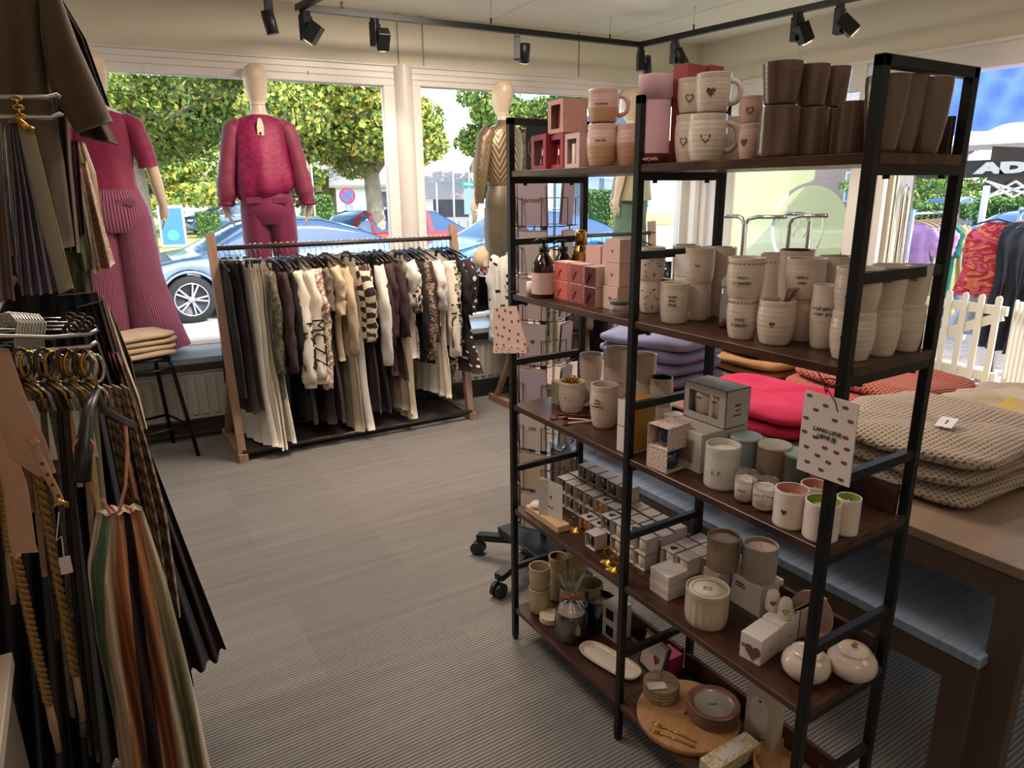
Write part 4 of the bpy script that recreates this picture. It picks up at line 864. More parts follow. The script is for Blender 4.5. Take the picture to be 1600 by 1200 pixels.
ringheart('brass heart stand nearest the shelf edge', 962, 888, .030); ringheart('brass heart stand just behind the front one', 953, 876, .030); ringheart('brass heart stand in the shade behind the wooden block', 902, 826, .032)
WBX = mat('dcd2cd', .55)
c, dx, wy, h, a = boxpos(1043, 940, 1014, 1075, 903, z4, 0)
for k in range(2):
    t = thing('white_box', 'square white lidded box, %s of two on the fourth shelf' % ('lower', 'upper')[k], 'box', c+Vector((0, 0, k*(h/2+.0005))), a, 'square white boxes'); MB().rbox(-dx/2, dx/2, -wy/2, wy/2, 0, h*.26, .0008).build('box_base', WBX, t); MB().rbox(-dx/2-.001, dx/2+.001, -wy/2-.001, wy/2+.001, h*.265, h*.5, .001).build('lid', WBX, t)
def coasters(label, px, pyb, w, pyt, z, n, m, tag_=None, base=None):
    P, r, h, rz = place(px, pyb, w, pyt, z, basef=1); t = thing('coaster_stack', label, 'coasters', P, rz); e = h/n
    for i in range(n): MB().lathe([(r*.985, .001+i*e), (r, .002+i*e), (r, e*(i+1)-.001), (r*.985, e*(i+1))], 28, c=(rnd.uniform(-.001, .001), rnd.uniform(-.001, .001), 0), capt=True).build('coaster', m, t)
    MB().tube([(-r-.001, 0, 0), (-r-.001, 0, h), (0, 0, h+.001), (r+.001, 0, h), (r+.001, 0, 0)], .0008, 5).tube([(0, -r-.001, 0), (0, -r-.001, h), (0, 0, h+.001), (0, r+.001, h), (0, r+.001, 0)], .0008, 5).tube([(0, 0, h), (.01, -.008, h+.006), (.018, .0, h+.002)], .0008, 5).build('string', mat('6b5a48', .8), t)
    if tag_: MB().box(-r*.9, r*.15, -r*.7, -r*.1, h+.003, h+.0035, Matrix.Rotation(.3, 4, 'Z')).build('paper_tag', CARDW, t)
    return P, r, h
coasters('stack of round patterned coasters tied with string, behind the square white boxes', 1086, 900, 48, 872, z4, 6, mat('a88a7a', .6, var=.2, vscale=40), True)
t, dx, wy, h = sbox('white_carton', 'plain white carton under the taupe glass candle', 'carton', 1120, 942, 1095, 1152, 898, z4, GIFT, 0, None, 'cartons under candles'); text('candle', .008, INK, t, (-dx/2-.0008, 0, h*.75), rz=-pi/2)
cc = t.location.copy(); TAUPE = mat('a08974', .25, coat=.5)
def candleon(name, label, c, r, h, shell, wax, fill, kind='plain'):
    t = thing(name, label, 'candle', c); out, inn = cupprof(kind, r, h, .003)
    MB().lathe(out+[(out[-1][0]-.0012, h+.001), (inn[0][0], h)]+[q for q in inn if q[1] > h*fill-.01], 32).build('jar', shell, t); MB().lathe([(r*.9, .01), (r-.0038, h*fill)], 32, capt=True).build('wax', wax, t); MB().tube([(0, 0, h*fill), (.002, 0, h*fill+.008), (-.002, .001, h*fill+.013)], .0011, 6).build('wick', mat('e9e0d2', .8), t); return t
r = 25*depth(cc)/F; candleon('taupe_candle', 'taupe glass candle standing on a white carton on the fourth shelf', cc+Vector((0, 0, h)), r, .088, TAUPE, WAXP, .9)
t, dx, wy, h = sbox('white_carton', 'white ribbed carton under the pale grey glass candle', 'carton', 1186, 966, 1138, 1219, 920, z4, GIFT, 0, None, 'cartons under candles'); text('GRAND\nCANDLE', .008, INK, t, (-dx/2-.0008, wy*.2, h*.75), rz=-pi/2)
cc = t.location.copy(); r = 26*depth(cc)/F; candleon('grey_candle', 'pale grey glass candle standing on the ribbed white carton', cc+Vector((0, .0, h)), r, .090, mat('b7aca4', .2, coat=.6), WAXP, .9)
# fluted candle
P, r, h, rz = place(1101, 988, 68, 934, z4, basef=.95); t = thing('fluted_candle', 'large cream fluted ceramic candle with a printed lid', 'candle', P, rz)
fl = lambda a, z, k: 1-(.035*abs(sin(a*9)) if 0 < k < 6 else 0); MB().lathe([(r*.88, 0), (r*.95, .004), (r, .02), (r, h*.35), (r, h*.65), (r, h*.78), (r*.99, h*.84), (r, h*.86), (r, h)], 108, mod=fl, capt=False).build('jar', mat('cdb9a2', .35, coat=.3), t)
MB().lathe([(r*.93, h*.93), (r*.93, h*.96), (r*.0005, h*.965)], 40).build('lid', mat('d9cfc0', .7), t); MB().lathe([(r, h), (r*.93, h+.0006), (r*.93, h*.93)], 40, capb=False).build('rim', mat('cdb9a2', .35), t)
MB().tube([(r*.7*cos(a), r*.7*sin(a), h*.967) for a in np.linspace(0, 2*pi*.94, 30)], .0005, 5).build('printed_ring', INK, t); text('grand\ncandle', .009, INK, t, (0, 0, h*.967), rx=0)
# heart boxes, salt and pepper
HB = mat('e2d8d5', .55); HM = mat('6f5444', .6)
c, dx, wy, h, a = boxpos(1187, 1042, 1153, 1214, 1002, z4, 8)
t = thing('heart_box', 'white box with a big brown heart, front one of two', 'gift box', c, a, 'white heart boxes'); MB().rbox(-dx/2, dx/2, -wy/2, wy/2, 0, h, .001).build('carton', HB, t); heartpart_flat(t, (-dx/2-.0006, -wy*.12, h*.42), h*.62, HM); text('salt and\npepper', .005, INK, t, (-dx/2-.0006, wy*.3, h*.55), rz=-pi/2); text('2x', .005, INK, t, (0, -wy/2-.0006, h*.4))
c2, dx2, wy2, h2, a2 = boxpos(1218, 1020, 1185, 1243, 977, z4, 8)
t = thing('heart_box', 'white box with a big brown heart, rear one with the shakers on it', 'gift box', c2, a2, 'white heart boxes'); MB().rbox(-dx2/2, dx2/2, -wy2/2, wy2/2, 0, h2, .001).build('carton', HB, t); heartpart_flat(t, (-dx2/2-.0006, wy2*.1, h2*.5), h2*.6, HM); text('2x', .005, INK, t, (0, -wy2/2-.0006, h2*.4))
for (oy, lb, ol) in ((.026, 'white shaker with a filled heart, left of the pair', False), (-.012, 'white shaker with an outlined heart, right of the pair', True)):
    t = thing('shaker', lb, 'shaker', c2+Vector((-.004 if ol else .0, oy, h2)), rad(-50), 'salt and pepper shakers'); r = .0165
    MB().lathe([(r*.95, 0), (r, .004), (r*.98, .025), (r*.85, .043), (r*.6, .050), (r*.2, .0525), (.0005, .053)], 24).build('body', CREAM2, t); heartpart(t, r*.99, .024, .015, 0, HM, ol)
for i in range(3):
    P = onz(1243+i*7, 1006-i*2, z4); t = thing('thin_box', 'thin box with a dark red spine, %s of three beside the shakers' % ['nearest', 'middle', 'furthest'][i], 'box', (P.x+.045, P.y+.02, z4), rad(0), 'thin boxes with dark red spines')
    MB().rbox(-.05, .05, -.006, .005, 0, .075, .001).build('cover', mat('c8b8b4', .6), t); MB().box(-.0515, -.05, -.006, .005, 0, .075).build('spine', mat('6e1f2a', .6), t)
def bowl_jar(label, px, pyb, w, pyt):
    P, r, h, rz = place(px, pyb, w, pyt, z4, basef=.75); t = thing('sugar_bowl', label, 'sugar bowl', P, rz, 'round white lidded bowls'); b = r*1.25; SH = mat('dcc8bc', .12, coat=1)
    MB().lathe([(r*.55, 0), (r*.8, b*.10), (r*.97, b*.30), (r, b*.48), (r*.93, b*.68), (r*.78, b*.84), (r*.62, b*.93), (r*.6, b*.97)], 40).build('bowl', SH, t)
    MB().lathe([(r*.66, b*.95), (r*.66, b*.975), (r*.5, b*1.03), (r*.2, b*1.06), (.0005, b*1.065)], 36, capb=False).build('lid', SH, t)
    MB().lathe([(.006, b*1.06), (.004, b*1.08), (.004, b*1.11), (.0065, b*1.13), (.0065, b*1.17), (.003, b*1.185)], 16, capt=True).build('knob', GOLD, t)
bowl_jar('glossy white round lidded bowl behind the front post', 1255, 1072, 75, 1005); bowl_jar('glossy white round lidded bowl with a golden knob, at the right end of the shelf', 1326, 1069, 76, 1000)
P = onz(1300, 985, z4); t = thing('pink_plate', 'pale pink dish leaning at the back of the fourth shelf', 'plate', (X1-.05, P.y+.02, z4), 0); MB().lathe([(.03, 0), (.05, .002), (.058, .008), (.056, .009), (.048, .004), (.0005, .003)], 32, T=Matrix.Translation((0, 0, .052)) @ Matrix.Rotation(rad(-75), 4, 'Y')).build('plate', mat('cfa8a2', .35), t)
MB().cyl((X1-.11, YC+.10, z4), (X1-.11, YC+.10, z4+.02), .02).build('egg_cup', CREAM, None, 'small low dish behind the front post on the fourth shelf', 'dish') if False else None

# ---- bottom shelf ------------------------------------------------------------
z5 = Z[4]; OAT = mat('b5a282', .55, bump=.05); G5 = 'oatmeal ribbed cups on the bottom shelf'
stack2('oatmeal ribbed cup at the far left end of the bottom shelf', 843, 962, 33, 924, 893, z5, 'ribbed', 'ribbed', G5, m=OAT, w2=33); stack2('oatmeal ribbed cup behind and right of the end stack', 872, 940, 30, 908, 877, z5, 'straight', 'straight', G5, m=OAT, w2=31)
cup('tall oatmeal cup in the back row under the votive candles', 900, 925, 30, 868, z5, None, 'straight', OAT, group=G5); cup('small oatmeal cup behind the wrapped candle', 887, 947, 26, 924, z5, None, 'straight', OAT, group=G5)
cup('wide oatmeal bowl behind the black candle', 921, 948, 44, 920, z5, None, 'barrel', OAT, name='bowl', cat='bowl')
P, r, h, rz = place(860, 979, 35, 966, z5, basef=1)
for i in range(4): t = thing('saucer', 'small cream saucer, %s of four in the pile beside the wrapped candle' % ['lowest', 'second', 'third', 'top'][i], 'saucer', P+Vector((0, 0, i*.0055)), 0, 'small cream saucers'); MB().lathe([(r*.85, 0), (r, .003), (r, .0048), (r*.96, .0052), (.0005, .0042)], 28).build('dish', mat('c9b9a0', .35), t)
P, r, h, rz = place(892, 1008, 48, 966, z5, basef=.95); t = thing('wrapped_candle', 'dark candle wrapped in clear foil with a red bow', 'candle', P, rz); out, inn = cupprof('plain', r*.93, h)
MB().lathe(out, 32).build('jar', mat('2b2628', .3), t); MB().lathe([(r*.9, h-.004), (.0005, h-.004)], 32, capb=False).build('wax', mat('b8aaa0', .5), t)
CELL = glassmat('cellophane', (.97, .97, .97), .22, .12); rn = random.Random(2)
MB().lathe([(r*1.02, 0), (r*1.06, h*.5), (r*1.03, h), (r*.75, h*1.22), (r*.22, h*1.5), (r*.2, h*1.55), (r*.55, h*1.9), (r*.8, h*2.25)], 48, mod=lambda a, z, k: 1+.10*sin(a*11+k)*(1 if k > 2 else .3)+.06*sin(a*23+k*2)).build('foil', CELL, t)
MB().lathe([(r*.27, h*1.49), (r*.30, h*1.52), (r*.27, h*1.56)], 16, capb=False).tube([(0, -r*.25, h*1.52), (r*.5, -r*.3, h*1.62), (r*.7, -r*.3, h*1.5), (0, -r*.28, h*1.5), (-r*.7, -r*.3, h*1.6), (-r*.6, -r*.3, h*1.45), (0, -r*.25, h*1.52)], .0035, 6, flat=.4).build('ribbon', mat('a8402c', .4), t)
candle('black_candle', 'large black jar candle behind the wrapped one', 935, 990, 47, 945, z5, mat('141415', .18, coat=1), mat('7c746a', .5), fill=.78)
for k in range(2):
    c, dx, wy, h, a = boxpos(962, 1006, 939, 985, 955, z5, 4); t = thing('window_carton', 'striped carton with round windows, %s of two beside the black candle' % ('lower', 'upper')[k], 'carton', c+Vector((0, 0, k*(h/2+.0005))), a, 'small cartons beside the black candle')
    MB().rbox(-dx/2, dx/2, -wy/2, wy/2, 0, h/2, .001).build('carton', GIFT, t); MB().box(-dx/2-.0008, -dx/2, -wy*.3, wy*.2, h*.10, h*.40).build('window', glassy('2a2220'), t)
# oblong dish
A = onz(912, 1022, z5); B = onz(985, 1066, z5); ctr = (A+B)/2; L_ = (B-A).length/2+.02; an = math.atan2((B-A).y, (B-A).x); t = thing('oblong_dish', 'long white dish with a golden flower border', 'dish', (ctr.x+.022, ctr.y+.012, z5), an)
def stadium(a, b, n=40):
    P = []
    for i in range(n): q = 2*pi*i/n; P.append((a*np.sign(cos(q))*abs(cos(q))**.55, b*np.sign(sin(q))*abs(sin(q))**.8))
    return P
W2 = .044; rows = [[Vector((x*k, y*k2, z)) for x, y in stadium(L_, W2)] for k, k2, z in ((.86, .72, 0), (.96, .92, .006), (1, 1, .016), (.985, .965, .0165), (.95, .88, .012), (.86, .68, .0075))]; m = MB(); b = m.grid(rows, True, True); m.cap(b, 40, True); m.cap(b+5*40, 40)
m.build('dish', mat('ddd0c4', .25, coat=.6), t)
rows = [[Vector((x*k, y*k2, z)) for x, y in stadium(L_, W2)] for k, k2, z in ((.978, .948, .0166), (.94, .86, .0125), (.87, .70, .0083))]; m = MB(); m.grid(rows, True, True, (12, 2)); m.build('flower_border', uvmat('gold_flowers', 'animal', ['e8ddd0', 'c3974e', 'e8ddd0'], 3, 2, .4), t)
c, dx, wy, h, a = boxpos(1030, 1056, 1012, 1045, 1022, z5, 0); t = thing('white_carton', 'white carton beside the magenta box on the bottom shelf', 'carton', c+Vector((.0, .02, 0)), a); MB().rbox(-dx/2, dx/2, -wy/2, wy/2, 0, h*.95, .001).build('carton', mat('b9aaa6', .6), t)
P = onz(1044, 1058, z5); t = thing('magenta_box', 'small magenta box at the back of the bottom shelf', 'box', (P.x+.03, P.y+.03, z5), 0); MB().rbox(-.03, .03, -.03, .03, 0, .058, .001).build('carton', mat('a32a5c', .5), t); MB().box(-.031, -.03, -.024, .024, .006, .052).build('front', mat('b89aa0', .5), t); heartpart_flat(t, (-.0315, 0, .028), .016, HEARTC)
P = onz(985, 1020, z5); t = thing('picture_frame', 'dark framed card with a red heart leaning behind the middle post', 'picture frame', (X0+.17, YB+.055, z5), rad(-8), rot=(rad(0), rad(14), rad(-8))); MB().rbox(-.006, .004, -.06, .06, 0, .115, .002).build('frame', mat('2a2422', .4), t); MB().box(-.0075, -.006, -.05, .05, .008, .107).build('card', mat('d7c6c2', .6), t); heartpart_flat(t, (-.0085, -.02, .055), .03, mat('8a2430', .6)); MB().box(-.0085, -.006, -.06, .06, .112, .116).build('gold_edge', GOLD, t)
# round wooden board with plates, forks
P, r, h, rz = place(1070, 1182, 171, 1168, z5, basef=.98); r *= .98
OAK = mat('b5855a', .45, var=.2, vscale=5, stretch=(1, 9, 1)); t = thing('round_board', 'round oak serving board sticking out over the bottom shelf', 'serving board', (P.x, P.y, z5), rad(25)); th_ = .019
MB().lathe([(r*.98, 0), (r, .003), (r, th_-.003), (r*.985, th_)], 64, capt=True).build('board', OAK, t); hb = mat('4a3020', .7)
heartpart_flat(t, (-.01, .02, th_+.0004), .02, hb, 0) if False else MB().prism(hearts(.022), -.0005, Matrix.Translation((-.0, .0, th_)) @ Matrix.Rotation(-pi/2, 4, 'X')).build('burned_heart', hb, t)
zb = z5+th_
coasters('pale wooden coasters tied with string and a white tag, on the oak board', 1031, 1104, 56, 1083, zb, 4, mat('9c8468', .6, var=.15), True)
P, r2, h2, rz = place(1111, 1146, 84, 1122, zb, basef=1); PLM = mat('8c5f4e', .25, coat=.5); GRY = mat('a49a90', .3, coat=.3)
for i in range(6):
    t = thing('plate', 'small rust rimmed plate, %s of the six piled on the oak board' % ['lowest', 'second', 'third', 'fourth', 'fifth', 'top'][i], 'plate', P+Vector((rnd.uniform(-.001, .001), rnd.uniform(-.001, .001), i*.0062)), 0, 'rust rimmed plates on the oak board')
    MB().lathe([(r2*.62, 0), (r2*.68, .002), (r2*.98, .0085), (r2, .0095), (r2*.985, .0105), (r2*.72, .005)], 40, capt=False).build('rim', PLM, t); MB().lathe([(r2*.73, .0048), (r2*.66, .0038), (.0005, .0038)], 40, capb=False).build('well', GRY, t)
text('happy', .011, INK, t, (0, 0, .0042), rx=0, rz=rad(-25))
def fork(label, p0, p1):
    A = onz(*p0, zb+.002); B = onz(*p1, zb+.002); d = B-A; L_ = d.length; t = thing('fork', label, 'fork', (A.x, A.y, zb), math.atan2(d.y, d.x), 'small golden forks on the oak board'); m = MB()
    m.tube([(L_*.32, 0, .003), (L_*.6, 0, .005), (L_, 0, .003)], [.0016, .0018, .0024], 8, flat=.7).build('handle', GOLD, t); m = MB(); m.tube([(L_*.32, 0, .003), (L_*.25, 0, .003)], [.0016, .005], 8, flat=.3)
    for k in (-1, -.33, .33, 1): m.tube([(L_*.26, k*.0045, .003), (L_*.12, k*.0052, .0045), (0, k*.0048, .0035)], [.0011, .001, .0006], 6)
    m.build('tines', GOLD, t)
fork('golden fork, left one of two on the oak board', (1014, 1140), (1086, 1168)); fork('golden fork, right one of two on the oak board', (1018, 1129), (1088, 1160))
t, dx, wy, h = sbox('white_carton', 'tall flat white carton with a printed label, right of the plates', 'carton', 1203, 1178, 1158, 1219, 1090, z5, mat('ccc0b2', .6)); k = MB(); k.prism([(x*wy*.33, z*h*.28+h*.55) for x, z in stadium(1, 1)], -.0006, Matrix.Translation((-dx/2-.0002, 0, 0)) @ Matrix.Rotation(-pi/2, 4, 'Z')); k.build('label_panel', mat('ded6cc', .6), t); text('JUST\nA GIFT', .010, mat('8a7868', .6), t, (-dx/2-.0008, 0, h*.14), rz=-pi/2); heartpart_flat(t, (-dx/2-.0012, 0, h*.78), .009, INK)
t, dx, wy, h = sbox('floral_box', 'white napkin pack with a golden leaf pattern at the bottom edge', 'napkin pack', 1115, 1225, 1090, 1182, 1205, z5, uvmat('gold_leaf_paper', 'animal', ['ddd6c6', 'a98f42', 'ddd6c6'], 6, 6, .6)); MB().box(-dx*.25, dx*.25, -wy*.28, wy*.28, h, h+.0006).build('label', mat('cfc6c4', .6), t)
P, r, h, rz = place(1225, 1235, 104, 1215, z5); t = thing('wooden_bowl', 'round pale wooden tray at the bottom edge, partly cut off', 'tray', P, rz); MB().lathe([(r*.96, 0), (r, .004), (r, .03), (r*.95, .03), (r*.94, .006), (.0005, .005)], 40).build('tray', OAK, t)

# ================================================================== CARD SPINNER
SP = thing('card_spinner', 'black wire card spinner on castors behind the shelving unit', 'card spinner', (1.50, 2.20, 0))
def sp(m, n, mt=BLACK): return m.build(n, mt, SP, world=True)
sx, sy = 1.50, 2.20
sp(MB().cyl((sx, sy, .12), (sx, sy, 1.66), .014), 'pole')
for a in range(5):
    an = rad(72*a+200); e = Vector((sx+.30*cos(an), sy+.30*sin(an), .085)); sp(MB().bar((sx, sy, .115), e, .04, .028), 'base_arm')
    cst = MB().cyl((e.x, e.y, .05), (e.x, e.y, .09), .006, 8).cyl((e.x-.022*sin(an), e.y+.022*cos(an), .03), (e.x-.004*sin(an), e.y+.004*cos(an), .03), .03, 20).cyl((e.x+.022*sin(an), e.y-.022*cos(an), .03), (e.x+.004*sin(an), e.y-.004*cos(an), .03), .03, 20); sp(cst, 'castor', BLKPL)
CARDCOL = ['d8c3c0', 'd9c9c4', 'c3b0be', 'cbb9bb', 'c9b49b', 'd4c8c6', 'bfb0bd', 'd7c2b7']
tsp = 0
for a in range(4):
    an = rad(212+90*a); ux = Vector((cos(an), sin(an), 0)); vx = Vector((-sin(an), cos(an), 0))
    for lv in range(8):
        zb_ = 1.42-lv*.172; c = Vector((sx, sy, zb_))+ux*.075; w = .062
        wr = MB()
        for q in (-1, 1):
            wr.tube([c+vx*q*w*1.15+Vector((0, 0, .10)), c+ux*.035+vx*q*w*1.15+Vector((0, 0, .10)), c+ux*.035+vx*q*w*.62+Vector((0, 0, .10)), c+ux*.035+vx*q*w*.62, c+vx*q*w*.62], .0018, 5)
            wr.tube([c+vx*q*w*1.15+Vector((0, 0, .172)), c+vx*q*w*1.15], .0018, 5)
        wr.tube([c+vx*w*1.15, c+ux*.03+vx*w*1.15, c+ux*.03-vx*w*1.15, c-vx*w*1.15], .0018, 5)
        sp(wr, 'wire_pocket')
        if a in (0, 1, 3):
            for k in range(3 if a == 0 else 2):
                tsp += 1; rr = random.Random(tsp); cc_ = c+ux*(.008+.008*k)+vx*rr.uniform(-.004, .004)+Vector((0, 0, .003+(.006 if k == 0 else 0)))
                T = Matrix.Translation(cc_) @ Matrix.Rotation(an+pi/2, 4, 'Z') @ Matrix.Rotation(rad(4), 4, 'X'); wn_ = ['camera', 'window', '', 'door'][a]
                o = MB().box(-.054, .054, -.0005, .0005, 0, .150).build('greeting_card', mat(CARDCOL[(lv*3+k+a) % 8], .6), None, 'pale card in spinner pocket row %s from the top, %s side, %s' % (['one', 'two', 'three', 'four', 'five', 'six', 'seven', 'eight'][lv], wn_, ['rear card', 'middle card', 'front card'][k if a == 0 else k*2]), 'greeting card', 'greeting cards on the spinner'); o.matrix_basis = T
                if k == 2 and a == 0:
                    ttl = ['proud', '', 'love', 'heart', '', 'yes', '', 'hoi'][lv]
                    if ttl == 'heart': heartpart_flat(o, (0, -.001, .09), .018, HEARTC, 0)
                    elif ttl: text(ttl, .026, mat('a3563c', .5), o, (0, -.0012, .09), shear=.3)
sp(MB().rbox(sx-.13, sx+.09, sy-.16, sy+.16, .115, .15, .004), 'bottom_tray', BLKPL)
text('* ZUSSS *', .022, mat('cfc6be', .6), SP, (-.131, .0, .133), rz=-pi/2)
hd = thing('spinner_header', 'black header board with a round white monogram on top of the card spinner', 'sign', (sx-.02, sy, 1.60), rad(-57))
MB().rbox(-.055, .055, -.006, .006, 0, .185, .006).build('board', mat('22282a', .7), hd); text('ZS', .055, mat('c9c5bd', .6), hd, (0, -.0075, .095)); MB().tube([(.04*cos(a), -.008, .095+.045*sin(a)) for a in np.linspace(pi*.65, pi*1.35, 10)], .001, 5).tube([(.04*cos(a), -.008, .095+.045*sin(a)) for a in np.linspace(-pi*.35, pi*.35, 10)], .001, 5).build('ring', mat('c9c5bd', .6), hd)

# ================================================================== TABLES
TBL = mat('8c7665', .5, var=.10, vscale=3, stretch=(1, 6, 1)); TFR = mat('5b4a40', .45); TLO = mat('93a3ba', .14, var=.16, vscale=4, stretch=(.6, 22, 1))  # lower tabletop: blue sheen of reflected door light put into its base colour
def table(label, x0, x1, y0, y1, z, top, name='display_table'):
    t = thing(name, label, 'table', ((x0+x1)/2, (y0+y1)/2, 0)); g = lambda m, n, mt: m.build(n, mt, t, world=True)
    g(MB().rbox(x0, x1, y0, y1, z-.028, z, .002), 'tabletop', top); L = .075
    for x in (x0+.004, x1-L-.004):
        for y in (y0+.004, y1-L-.004): g(MB().rbox(x, x+.045, y, y+L, 0, z-.03, .002), 'leg', TFR)
    for y in (y0+.01, y1-.05): g(MB().rbox(x0+.05, x1-.05, y, y+.04, z-.10, z-.03, .002), 'apron', TFR)
    for x in (x0+.006, x1-.046): g(MB().rbox(x, x+.04, y0+.05, y1-.05, z-.10, z-.03, .002), 'apron', TFR)
    return t
ZT = .70
table('large greige display table with folded knitwear on it', 1.735, 3.05, .56, 2.78, ZT, TBL)
table('lower nesting table with a smooth grey top, pushed under the display table', 1.70, 2.75, .63, 2.45, .45, TLO, 'nesting_table')
def slab(mb, c, a, b, h, rz=0, seed=0, wob=.012, n=48, m=12, ex=.35, ez=.7, tilt=0):
    rn = random.Random(seed); ph = [rn.uniform(0, 6.28) for _ in range(8)]
    rows = []
    for i in range(m+1):
        v = -pi/2+pi*i/m; row = []
        for j in range(n):
            u = 2*pi*j/n; cu, su = cos(u), sin(u); k = max(cos(v), 0)**.45
            x = a*np.sign(cu)*abs(cu)**ex*k; y = b*np.sign(su)*abs(su)**ex*k; z = h/2*(1+np.sign(sin(v))*abs(sin(v))**ez)
            w = wob*(sin(x*18+ph[0])*cos(y*13+ph[1])+.6*sin(x*37+y*21+ph[2])); top = .5+.5*sin(v)
            z += w*top*.8; x += .6*w*cos(u*3+ph[3]); y += .6*w*sin(u*2+ph[4])
            row.append(rot((x, y, z+tilt*x), rz)+Vector(c))
        rows.append(row)
    b_ = mb.grid(rows, True, True, (4, 1)); return mb
def folded(name, label, c, a, b, h, layers_, m, rz=0, seed=0, group=None, cat='sweater', wob=.012, extra=None):
    t = thing(name, label, cat, c, rz, group)
    layers = 1; e = h/layers
    for i in range(layers):
        mm = MB(); slab(mm, (rnd.uniform(-.02, .02), rnd.uniform(-.02, .02), e*i*.94), a*rnd.uniform(.95, 1.02), b*rnd.uniform(.95, 1.02), e*1.12, 0, seed+i*7, wob)
        # planar UVs for knit patterns
        for fi, f in enumerate(mm.f): mm.uv[fi] = [(mm.v[k][0]*1.0+mm.v[k][2]*.7, mm.v[k][1]*1.0+mm.v[k][2]*.7) for k in f]
        mm.build('fold', m, t)
    return t
LAV = fabric('7a7a9c', .12); TAN = fabric('b4875c', .15); PINK = fabric('c81f50', .12)
KCOR = uvmat('coral_knit', 'knit', ['c2705f', '6e2a20'], 62, 62, .9, .7); KBEI = uvmat('beige_knit', 'knit', ['b7a596', '6b5647'], 62, 62, .9, .7); KBRN = uvmat('rib_knit', 'ribs', ['b39e8c', '8a7566'], 60, 1, .9, .8)
PLAINB = fabric('bda792', .10)
def at(px, py, z): P = onz(px, py, z); return P
p = at(1005, 590, ZT+.1)
for k in range(4): folded('sweater', 'lavender blue sweater, %s of the folded pile behind the mugs' % ['lowest', 'second', 'third', 'top'][k], (2.22, 2.30, ZT+k*.055), .20, .24, .055, 2, LAV, .1*k, 11+k, 'lavender sweaters')
for k in range(3): folded('sweater', 'caramel jersey top, %s of the folded pile at the far side of the table' % ['lowest', 'middle', 'top'][k], (2.78, 2.22, ZT+k*.045), .25, .33, .045, 2, TAN, -.1+.08*k, 31+k, 'caramel tops', wob=.02)
for k in range(2): folded('sweater', 'hot pink sweater, %s of two folded in the middle of the table' % ['lower', 'upper'][k], (2.16, 1.68, ZT+k*.05), .25, .26, .05, 2, PINK, .2, 51+k, 'hot pink sweaters', wob=.011)
for k in range(2): folded('sweater', 'coral loose knit sweater, %s of two folded behind the hanging tag' % ['lower', 'upper'][k], (2.72, 1.58, ZT+k*.06), .24, .30, .06, 2, KCOR, -.15, 61+k, 'coral knits', wob=.014)
for k in range(3): folded('sweater', 'beige chunky knit sweater, %s of the folded pile nearest the camera' % ['lowest', 'middle', 'top'][k], (2.20, 1.05, ZT+k*.052), .30, .26, .052, 2, KBEI, .06*k-.1, 71+k, 'beige chunky knits', wob=.014)
topk = (2.20, 1.05, ZT+.156)
KN2 = folded('sweater', 'beige sweater with a golden print on the far right of the table', (2.80, .98, ZT), .24, .34, .10, 2, PLAINB, -.2, 91, None, wob=.02)
m = MB(); slab(m, (-.02, .02, .085), .16, .20, .03, 0, 93, .02); m.build('golden_print', uvmat('gold_print', 'animal', ['bda792', 'c9ab4e', 'bda792'], 9, 9, .5), KN2)
for k, (lc, rz_, lb) in enumerate([((2.10, .98, ZT+.178), .3, 'white paper swing ticket lying on the beige chunky knits'), ((2.30, 1.93, ZT+.004), -.3, 'white size card with black print between the caramel tops and the pink sweaters')]):
    t = thing('swing_ticket', lb, 'ticket', lc, rz_); MB().box(-.055, .055, -.022, .022, 0, .0012).build('paper', CARDW, t); text('QUEEN HEARTS' if k else 'knit studio', .009, INK, t, (0, 0, .0015), rx=0); MB().tube([(-.05, 0, .001), (-.075, .01, .004), (-.09, -.005, .001)], .001, 5).build('string', INK, t)
# ================================================================== CLOTHES RACKS
ROSEW = mat('9c7a66', .5, var=.22, vscale=5, stretch=(6, 6, .7)); PIPE = mat('4a4039', .35, .6)
def rack(label, x0, x1, yb, yt, yf, yr, z, dy=0, name='clothes_rack'):
    """leaning square posts on long feet, a pipe rail between them"""
    t = thing(name, label, 'clothes rack', ((x0+x1)/2, yb, 0)); g = lambda m, n, mt: m.build(n, mt, t, world=True)
    for i, x in enumerate((x0, x1)):
        d = dy*i; g(MB().bar((x, yb+d+.02, .02), (x, yt+d, z), .045, .045), 'post', ROSEW); g(MB().bar((x, yf+d, .025), (x, yr+d, .025), .05, .05), 'foot', ROSEW)
        g(MB().bar((x, yr+d-.08, .04), (x, yb+d+.09, .55), .035, .035), 'brace', ROSEW)
    zr = z-.085; yr_ = yt-.02
    g(MB().cyl((x0-.01, yr_, zr), (x1+.01, yr_+dy, zr), .0135), 'rail', PIPE); g(MB().cyl((x0, yf+.03, .055), (x1, yf+dy+.03, .055), .0135), 'bottom_rail', PIPE); g(MB().cyl((x0, yr-.03, .055), (x1, yr+dy-.03, .055), .0135), 'bottom_rail', PIPE)
    return t, yr_, zr
R1, RY, RZ = rack('wooden clothes rack with leaning pinkish posts before the left window', .665, 2.19, 4.15, 4.36, 4.12, 4.70, 1.325, -.045)
MB().box(.69, 2.16, 4.17, 4.62, .03, .045).build('shade_panel', mat('3b3633', .7), R1, world=True)  # dark sheet standing in for the floor shade between the bottom rails

